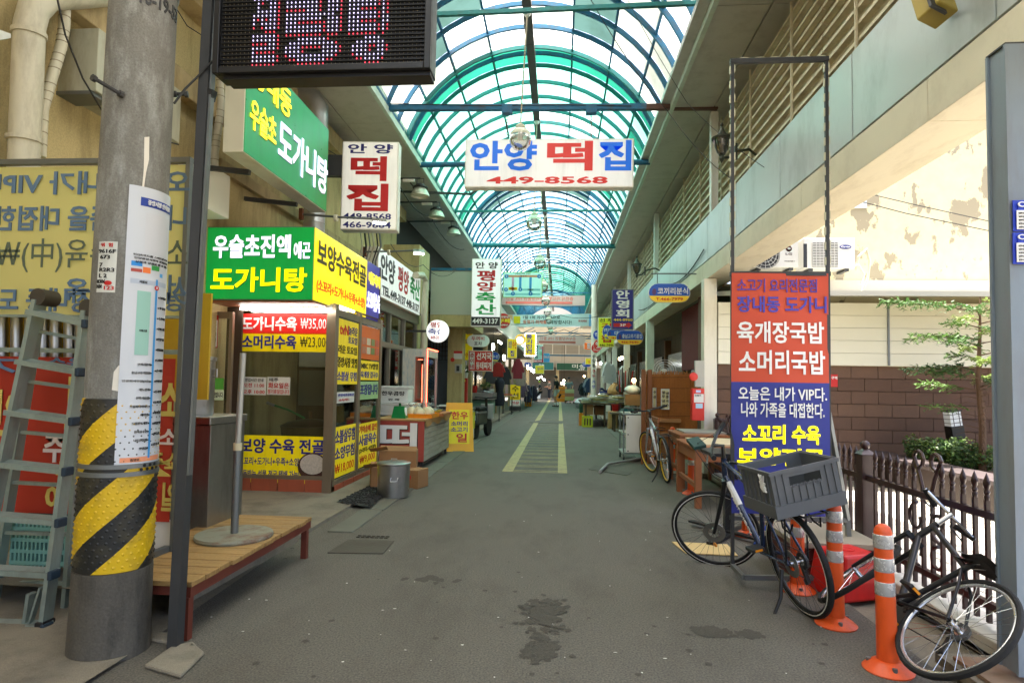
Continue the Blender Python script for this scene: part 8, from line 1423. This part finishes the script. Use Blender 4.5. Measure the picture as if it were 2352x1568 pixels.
for x in (-.3, .42): MB().box(x, x + .06, -.3, -.24, 0, zb9 - .061).ob('leg', DWB, LBN); MB().box(x, x + .06, .3, .36, 0, zb9 - .061).ob('leg', DWB, LBN)
TDR = thing('draped_box', 'box draped in tan wrapping paper at the bench end', 'box', G(1408, 985)); MB().add([(-.16, -.1, .0), (.12, -.1, .0), (.14, .4, 0), (-.16, .4, 0), (-.13, -.06, .55), (.16, -.1, .52), (.14, .4, .55), (-.13, .4, .55)], [(0, 3, 2, 1), (4, 5, 6, 7), (0, 1, 5, 4), (1, 2, 6, 5), (2, 3, 7, 6), (3, 0, 4, 7)]).ob('drape', KRAFT, TDR, bevel=.03)
WSK = thing('white_sack', 'white bulging sack on a red carton behind the brown posts', 'sack', A(1452, 905, 17)); MB().sphere((0, 0, .12), .2, 12, (1.1, .9, .65)).ob('sack', FOAM, WSK, smooth=True); MB().box(-.2, .2, -.15, .15, -.3, -.01).ob('carton', CART, WSK); 
PBG = thing('pink_bags', 'heap of pink and clear plastic bundles in front of the jacket rack', 'bundle', (A(1340, 905, 31).x, 31, 0))
for k in range(9): MB().sphere((random.uniform(-.4, .4), random.uniform(-.5, .5), .2 + random.uniform(0, .35)), .2, 9, (1, 1, .8)).ob('bundle', [mat('pink film', s(196, 130, 140), .4, 0, .3, 9), mat('pale film', s(176, 190, 192), .3, 0, .3, 9)][k % 2], PBG, smooth=True)
UMB = thing('umbrella_bundle', 'bundle of wrapped canes and umbrellas upright behind the stall', 'umbrellas', A(1436, 900, 19.5))
for k in range(11): MB().cyl((-.2 + k * .04, 0, 0), (-.26 + k * .055, .02 * (k % 3), .62 + .05 * (k % 4)), .02, n=6).ob('cane', [BARK, RPL, FILM, DWB][k % 4], UMB)
for i, (px, py, yy, lab) in enumerate(((1396, 832, 24, 'white shirt hanging between the columns'), (1405, 836, 25.5, 'second white shirt hanging behind the first'), (1432, 840, 22, 'cream shirt hanging deep in the stalls'))): c = A(px, py, yy); T = thing('hanging_shirt', lab, 'shirt', c, R(20)); garment(T, (0, 0, 0), .34, .8, mat('white cloth', s(206, 208, 206), .9, 0, .1, 6, bump=.2)); MB().cyl((0, 0, 0), (0, 0, 3.0 - c.z), .005, n=4).ob('cord', WIRE, T)
for i, (px, py, yy, m, lab) in enumerate(((1424, 824, 20, WBL, 'warm bulb deep in the stalls, first of a pair'), (1428.5, 822, 20.6, WBL, 'warm bulb deep in the stalls, second of a pair'), (1379.5, 834, 27, BLB, 'cool bulb beside the round column'), (1456, 874, 16.5, WBL, 'warm bulb glowing low over the dried goods'), (1342, 864, 34, WBL, 'warm bulb above the jacket rack'))):
    c = A(px, py, yy); T = thing('stall_bulb', lab, 'bulb', c, 0, 'bare bulbs in the stalls'); MB().lathe([(0, -.06), (.05, -.02), (.045, .03), (.02, .06)], 12).ob('bulb', m, T, smooth=True); MB().cyl((0, 0, .06), (0, 0, .1), .022, n=8).ob('socket', BLACKP, T); MB().cyl((0, 0, .1), (0, 0, 3.05 - c.z), .005, n=4).ob('cord', WIRE, T)
FAN = thing('electric_fan', 'white electric fan behind the top of the reed screen', 'fan', A(1526, 852, 11.9)); mb = MB()
for r_ in (.08, .13, .18, .22): mb.tube([(r_ * math.cos(t * .314), 0, r_ * math.sin(t * .314)) for t in range(20)], .004, 4, True)
mb.ob('guard', FOAM, FAN, kind='stuff'); MB().cyl((0, -.03, 0), (0, .12, 0), .05, n=12).ob('motor', FOAM, FAN); MB().cyl((0, .05, -.05), (0, .05, -1.2), .02, n=8).ob('stand', FOAM, FAN)
for k in range(4): a = k * 1.57; MB().add([(0, .02, 0), (.18 * math.cos(a), .03, .18 * math.sin(a)), (.18 * math.cos(a + .7), .0, .18 * math.sin(a + .7))], [(0, 1, 2)]).ob('blade', mat('fan blade', s(180, 190, 196), .4, alpha=.7), FAN)
# ================================================================ far end
FB = thing('end_building', 'cream building with louvred windows and green shop signs closing the arcade', 'building', (0, 58, 0)); FY = 58
MB().box(-9, 9, FY, FY + 4, 2.95, 9).ob('wall', mat('cream facade', s(186, 182, 170), .7, 0, .05, 1), FB, w=True)
for k in range(4):
    x0 = -1.9 + k * 1.25
    for j in range(7): MB().box(x0, x0 + 1.15, FY - .05, FY - .01, 4.25 + j * .12, 4.33 + j * .12).ob('louvre', mat('grey louvre', s(150, 146, 140), .6), FB, w=True)
    MB().box(x0 - .08, x0 - .02, FY - .06, FY - .001, 4.15, 5.2).ob('mullion', WHITEP, FB, w=True)
MB().box(-3, 3.2, FY - .07, FY - .002, 4.0, 4.12).ob('blue_trim', BLUEST, FB, w=True)
for k in range(8): MB().box(-3 + k * .8, -2.22 + k * .8, FY - .04, FY - .003, 3.2, 3.95).ob('facade_panel', mat('warm grey panel', s(178, 170, 156), .6), FB, w=True)
MB().box(-9, 9, FY + 2, FY + 2.1, 0, 2.94).ob('shop_rear', mat('warm shop rear', s(104, 98, 88), .8, 0, .5, 1.4), FB, w=True)
for x in (-3.2, -.35, 2.6): MB().box(x, x + .3, FY, FY + .3, 0, 2.94).ob('pillar', STUD, FB, w=True)
bsign('green_shop_sign', 'dark green shop sign with white letters at the arcade end', 1278, 834, 1350, 850, 57.6, flat('bottle green face', (20, 72, 50), .4, emit=.02), [('미성', flat('grey letter', (200, 206, 196)), .5, .92, .3, .85, .03), ('449', WHITE, .7, .9, .08, .22)], d=.2); bsign('teal_shop_sign', 'teal shop sign with a round emblem at the arcade end', 1222, 832, 1272, 849, 57.6, flat('teal face', (20, 96, 96), .4, emit=.02), [('OVM', WHITE, .3, .55, .35, .75)], d=.2)
CC = thing('crossing_canopy', 'cream translucent canopy on blue trusses over the far crossing', 'canopy', (0, 53, 6)); MB().box(-5, 5.5, 48.9, 58, 5.9, 5.93).ob('sheet', panel_mat('cream polycarbonate', (.34, .32, .27), .7, .3), CC, w=True)
for y in (49.2, 52, 55): MB().bar((-4.5, y, 5.45), (4.5, y, 5.45), .08, .08).ob('truss_chord', BLUEST, CC, w=True); [MB().bar((x, y, 5.45), (x + .9, y, 5.88), .05, .05).ob('truss_web', BLUEST, CC, w=True) for x in (-3, -1.2, .6, 2.4)]
for i, (px, py) in enumerate(((1290, 880), (1295, 874), (1296, 882), (1243, 866), (1250, 872), (1236, 868))):
    c = A(px, py, 50 + i); T = thing('market_lamp', ['warm lamp cluster bulb left of the porter', 'warm lamp cluster bulb above the porter shoulder', 'warm lamp cluster bulb beside the fruit crates', 'cool lamp over the far left stalls', 'second cool lamp over the far left stalls', 'third cool lamp over the far left stalls'][i].replace('left of', 'next to'), 'lamp', c, 0, 'lamps at the far crossing'); MB().sphere((0, 0, 0), .09, 10).ob('bulb', WBL if i < 3 else BLB, T, smooth=True); MB().cyl((0, 0, .16), (0, 0, 5.4 - c.z), .01, n=4).ob('cord', WIRE, T)
OCB = thing('fruit_crates', 'stack of orange fruit crates behind the walking man', 'crates', (A(1290, 900, 47).x, 47, 0))
for k in range(4): MB().box(-.5, .45, 0, .4, k * .3, k * .3 + .27).ob('crate', ORG, OCB, bevel=.02)
# ================================================================ people
def skinned(name, pts, edges, m, parent, root=0, sub=2):
    me = bpy.data.meshes.new(name); me.from_pydata([p[0] for p in pts], edges, []); me.materials.append(m); o = put(name, me, parent)
    md = o.modifiers.new('skin', 'SKIN'); md.use_smooth_shade = True; 
    for v, p in zip(me.skin_vertices[0].data, pts): r = p[1]; v.radius = (r, r) if not isinstance(r, tuple) else r
    me.skin_vertices[0].data[root].use_root = True; sb_ = o.modifiers.new('sub', 'SUBSURF'); sb_.levels = sub; sb_.render_levels = sub; return o
SKIN = mat('skin', s(190, 140, 112), .55, 0, .05); HAIR = mat('black hair', s(22, 20, 20), .6)
def person(label, loc, rz, legs, arms, shirt, pants, shoe, short=True, lean=0., scale=1., hair=True, cap=None, sock=None):
    T = thing('person', label, 'person', M=Matrix.Translation(Vector(loc)) @ Matrix.Rotation(rz, 4, 'Z') @ Matrix.Scale(scale, 4))
    pel = Vector((0, 0, .93)); ch = Vector((0, -lean * .5, 1.25)); nk = Vector((0, -lean, 1.47)); hd_ = nk + Vector((0, -.03 - lean * .2, .13)); top = hd_ + Vector((0, 0, .10))
    P_ = [(pel, (.13, .10)), (ch, (.15, .105)), (nk - Vector((0, 0, .06)), (.10, .075)), (nk + Vector((0, 0, .02)), .055), (hd_, (.078, .092)), (top, (.06, .07))]; E_ = [(0, 1), (1, 2), (2, 3), (3, 4), (4, 5)]
    for sg, (kn, an) in zip((-1, 1), legs):
        hp = pel + Vector((sg * .09, 0, -.04)); b = len(P_); P_ += [(hp, .085), (Vector(kn), .055), (Vector(kn).lerp(Vector(an), .35) + Vector((0, .015, 0)), .056), (Vector(an), .036), (Vector(an) + Vector((0, -.10, -.05)), .034), (Vector(an) + Vector((0, -.17, -.06)), .026)]; E_ += [(0, b), (b, b + 1), (b + 1, b + 2), (b + 2, b + 3), (b + 3, b + 4), (b + 4, b + 5)]
    for sg, (el, wr_) in zip((-1, 1), arms):
        sh = nk + Vector((sg * .17, 0, -.08)); el, wr_ = Vector(el), Vector(wr_); d = (wr_ - el).normalized(); b = len(P_); P_ += [(sh, .055), (el, .042), (wr_, .028), (wr_ + d * .07, (.036, .018))]; E_ += [(2, b), (b, b + 1), (b + 1, b + 2), (b + 2, b + 3)]
        sd = d.orthogonal().normalized()
        for k, ln in enumerate((.07, .08, .075, .06)): q = len(P_); o_ = sd * (k - 1.5) * .018; P_ += [(wr_ + d * .10 + o_, .009), (wr_ + d * (.10 + ln) + o_ + Vector((0, -.012, 0)), .008)]; E_ += [(b + 3, q), (q, q + 1)]
        q = len(P_); P_ += [(wr_ + d * .08 + sd * .045, .009)]; E_ += [(b + 3, q)]
    body = skinned('body', P_, E_, SKIN, T)
    S_ = [(pel + Vector((0, 0, .02)), (.155, .125)), (ch, (.172, .13)), (nk - Vector((0, 0, .07)), (.125, .095)), (nk - Vector((0, 0, .02)), .07)]; SE = [(0, 1), (1, 2), (2, 3)]
    for sg, (el, wr_) in zip((-1, 1), arms): sh = nk + Vector((sg * .17, 0, -.08)); b = len(S_); S_ += [(sh, .072), (sh.lerp(Vector(el), .85), .07)]; SE += [(2, b), (b, b + 1)]
    skinned('shirt', S_, SE, shirt, T)
    L_ = [(pel + Vector((0, 0, .03)), (.15, .12))]; LE = []
    for sg, (kn, an) in zip((-1, 1), legs):
        hp = pel + Vector((sg * .09, 0, -.05)); kn, an = Vector(kn), Vector(an); b = len(L_); L_ += [(hp, .10), (hp.lerp(kn, .85), .088)]; LE += [(0, b), (b, b + 1)]
        if not short: L_ += [(kn, .075), (an + Vector((0, 0, .04)), .06)]; LE += [(b + 1, b + 2), (b + 2, b + 3)]
        skinned('shoe', [(an + Vector((0, .04, -.04)), .042), (an + Vector((0, -.06, -.052)), .042), (an + Vector((0, -.18, -.062)), .034)], [(0, 1), (1, 2)], shoe, T)
        if sock: skinned('sock', [(an + Vector((0, 0, -.02)), .044), (an.lerp(kn, .42), .06)], [(0, 1)], sock, T)
    skinned('trousers', L_, LE, pants, T)
    MB().sphere(hd_ + Vector((0, .018, .055)), .1, 12, (.88, 1.0, .95)).ob('hair', cap or HAIR, T, smooth=True)
    f = hd_ + Vector((0, -.095, 0)); MB().cbox(f + Vector((0, -.012, -.01)), (.022, .03, .04)).ob('nose', SKIN, body, bevel=.006)
    for sg in (-1, 1): MB().sphere(f + Vector((sg * .032, .012, .02)), .011, 8).ob('eye', BLACKP, body); MB().sphere(hd_ + Vector((sg * .083, 0, 0)), .025, 8, (.4, .8, 1.1)).ob('ear', SKIN, body)
    MB().cbox(f + Vector((0, .006, -.055)), (.045, .012, .010)).ob('mouth', mat('lips', s(150, 86, 78), .5), body); return T
BLKT = mat('black cotton', s(20, 20, 22), .9); PALS = mat('pale shorts', s(200, 206, 198), .9, 0, .1); SHB = mat('black shoe', s(18, 18, 18), .5); GRYS = mat('grey blue shirt', s(150, 168, 180), .9, 0, .1); DKT = mat('dark trousers', s(36, 36, 42), .9); KHV = mat('khaki vest', s(104, 100, 84), .9)
mp_ = G(1277, 934); mp_.z = 0
person('man in black t-shirt and pale shorts walking across the lane', mp_, R(-112), [((-.09, -.16, .50), (-.10, .10, .10)), ((.09, -.04, .50), (.09, -.02, .10))], [((-.26, .05, 1.12), (-.24, -.03, .86)), ((.26, .04, 1.12), (.25, -.06, .86))], BLKT, PALS, SHB, scale=1.08, sock=mat('white sock', s(226, 228, 226), .9))
TW_ = thing('black_bag', 'black bag hanging from the walking man hand', 'bag', mp_ + Vector((.22, .05, .55))); MB().cbox((0, 0, .1), (.12, .08, .26), (0, .4, 0)).ob('pouch', BLKT, TW_, bevel=.02); MB().tube([(-.03, 0, .22), (-.08, 0, .36), (-.02, 0, .24)], .008, 5).ob('strap', BLKT, TW_)
pp_ = Vector((A(1306, 900, 44.5).x, 44.5, 0)); person('porter in a grey blue shirt bent over a loaded handcart', pp_, R(4), [((-.10, -.05, .50), (-.10, .05, .08)), ((.10, -.12, .50), (.10, -.12, .08))], [((-.28, -.12, 1.15), (-.22, -.38, 1.0)), ((.28, -.12, 1.15), (.22, -.38, 1.0))], GRYS, DKT, SHB, False, .16, 1.08)
HCT = thing('handcart', 'green handled cart loaded with fruit cartons pushed by the porter', 'cart', (pp_.x + .05, 43.7, 0)); MB().box(-.33, .33, -.5, .3, .16, .22).ob('deck', DKSTEEL, HCT)
for x in (-.3, .3): MB().cyl((x - .03, -.3, .12), (x + .03, -.3, .12), .12, n=14).ob('wheel', RUBBER, HCT)
MB().tube([(-.3, .3, .2), (-.3, .36, 1.02), (.3, .36, 1.02), (.3, .3, .2)], .018, 6).ob('handle', TEALST, HCT)
for k in range(3): MB().box(-.32, .32, -.48, .2, .225 + k * .26, .225 + k * .26 + .25).ob('load_carton', [flat('fruit carton', (206, 190, 120)), flat('fruit carton red', (200, 120, 90)), flat('fruit carton tan', (214, 200, 150))][k], HCT, bevel=.008)
person('vendor in a khaki vest standing at the far left stalls', (A(1262, 890, 52).x, 52, 0), R(-60), [((-.09, -.02, .5), (-.1, .0, .08)), ((.09, -.02, .5), (.1, 0, .08))], [((-.27, -.03, 1.15), (-.2, -.28, 1.1)), ((.27, -.03, 1.15), (.2, -.28, 1.1))], KHV, DKT, SHB, False); person('seated vendor in a lime cap behind the purple trousers', (A(1241, 890, 46).x, 46, -.15), R(-80), [((-.1, -.3, .55), (-.1, -.25, .2)), ((.1, -.3, .55), (.1, -.25, .2))], [((-.27, -.05, 1.15), (-.18, -.28, 1.0)), ((.27, -.05, 1.15), (.18, -.28, 1.0))], CLC[2], DKT, SHB, False, .06, 1., True, flat('lime cap', (180, 200, 40)))
# ================================================================ loose wires
def wire(label, pts, sag, r=.007):
    pts = [Vector(p) for p in pts]; T = thing('overhead_wire', label, 'wire', pts[0]); out = []
    for a, b in zip(pts, pts[1:]):
        for k in range(8): t = k / 8; out.append(a.lerp(b, t) - Vector((0, 0, sag * 4 * t * (1 - t))))
    MB().tube(out + [pts[-1]], r, 5).ob('wire', WIRE, T, w=True)
wire('black wire sagging along the cornice of the beige building', [(-3.85, 6.9, 5.2), (-3.85, 10, 5.25), (-3.85, 14, 5.2)], .12)
wire('thin wire swinging from the arch toward the grey panels', [(.35, 8.6, 7.0), (1.6, 9.3, 5.6), (2.28, 8.2, 4.15)], .10, .006)
wire('second thin wire from the arch to the lantern bracket', [(.75, 8.2, 6.9), (1.75, 8.6, 5.4), (2.28, 7.0, 3.9)], .05, .004)
wire('wire drooping between the butcher sign and the passage', [(-3.1, 10.8, 3.9), (-3.0, 13, 3.95), (-2.7, 15.2, 4.2)], .18)
wire('wire bundle looping under the eave by the reflector lamps', [(-3.3, 11.5, 5.5), (-3.2, 14.5, 5.45), (-3.0, 18.5, 5.5)], .25, .012)
wire('wire running under the gallery toward the snack shop sign', [(2.28, 9.9, 3.6), (2.28, 13, 3.55), (2.28, 18, 3.6)], .15, .01)
wire('wire strung across the lane before the white banner', [(-2.1, 26, 3.9), (.0, 26.3, 4.35), (1.6, 26.2, 4.3)], .1, .012)
wire('wire strung across the lane past the linen sign', [(-2.1, 31.5, 3.8), (.2, 31.5, 4.2), (2.2, 31.5, 3.9)], .15, .014)
wire('wires tangled by the rice cake sign cables', [(-3.6, 9.3, 3.4), (-3.3, 9.2, 3.15), (-3.5, 9.9, 2.95)], .1, .012)
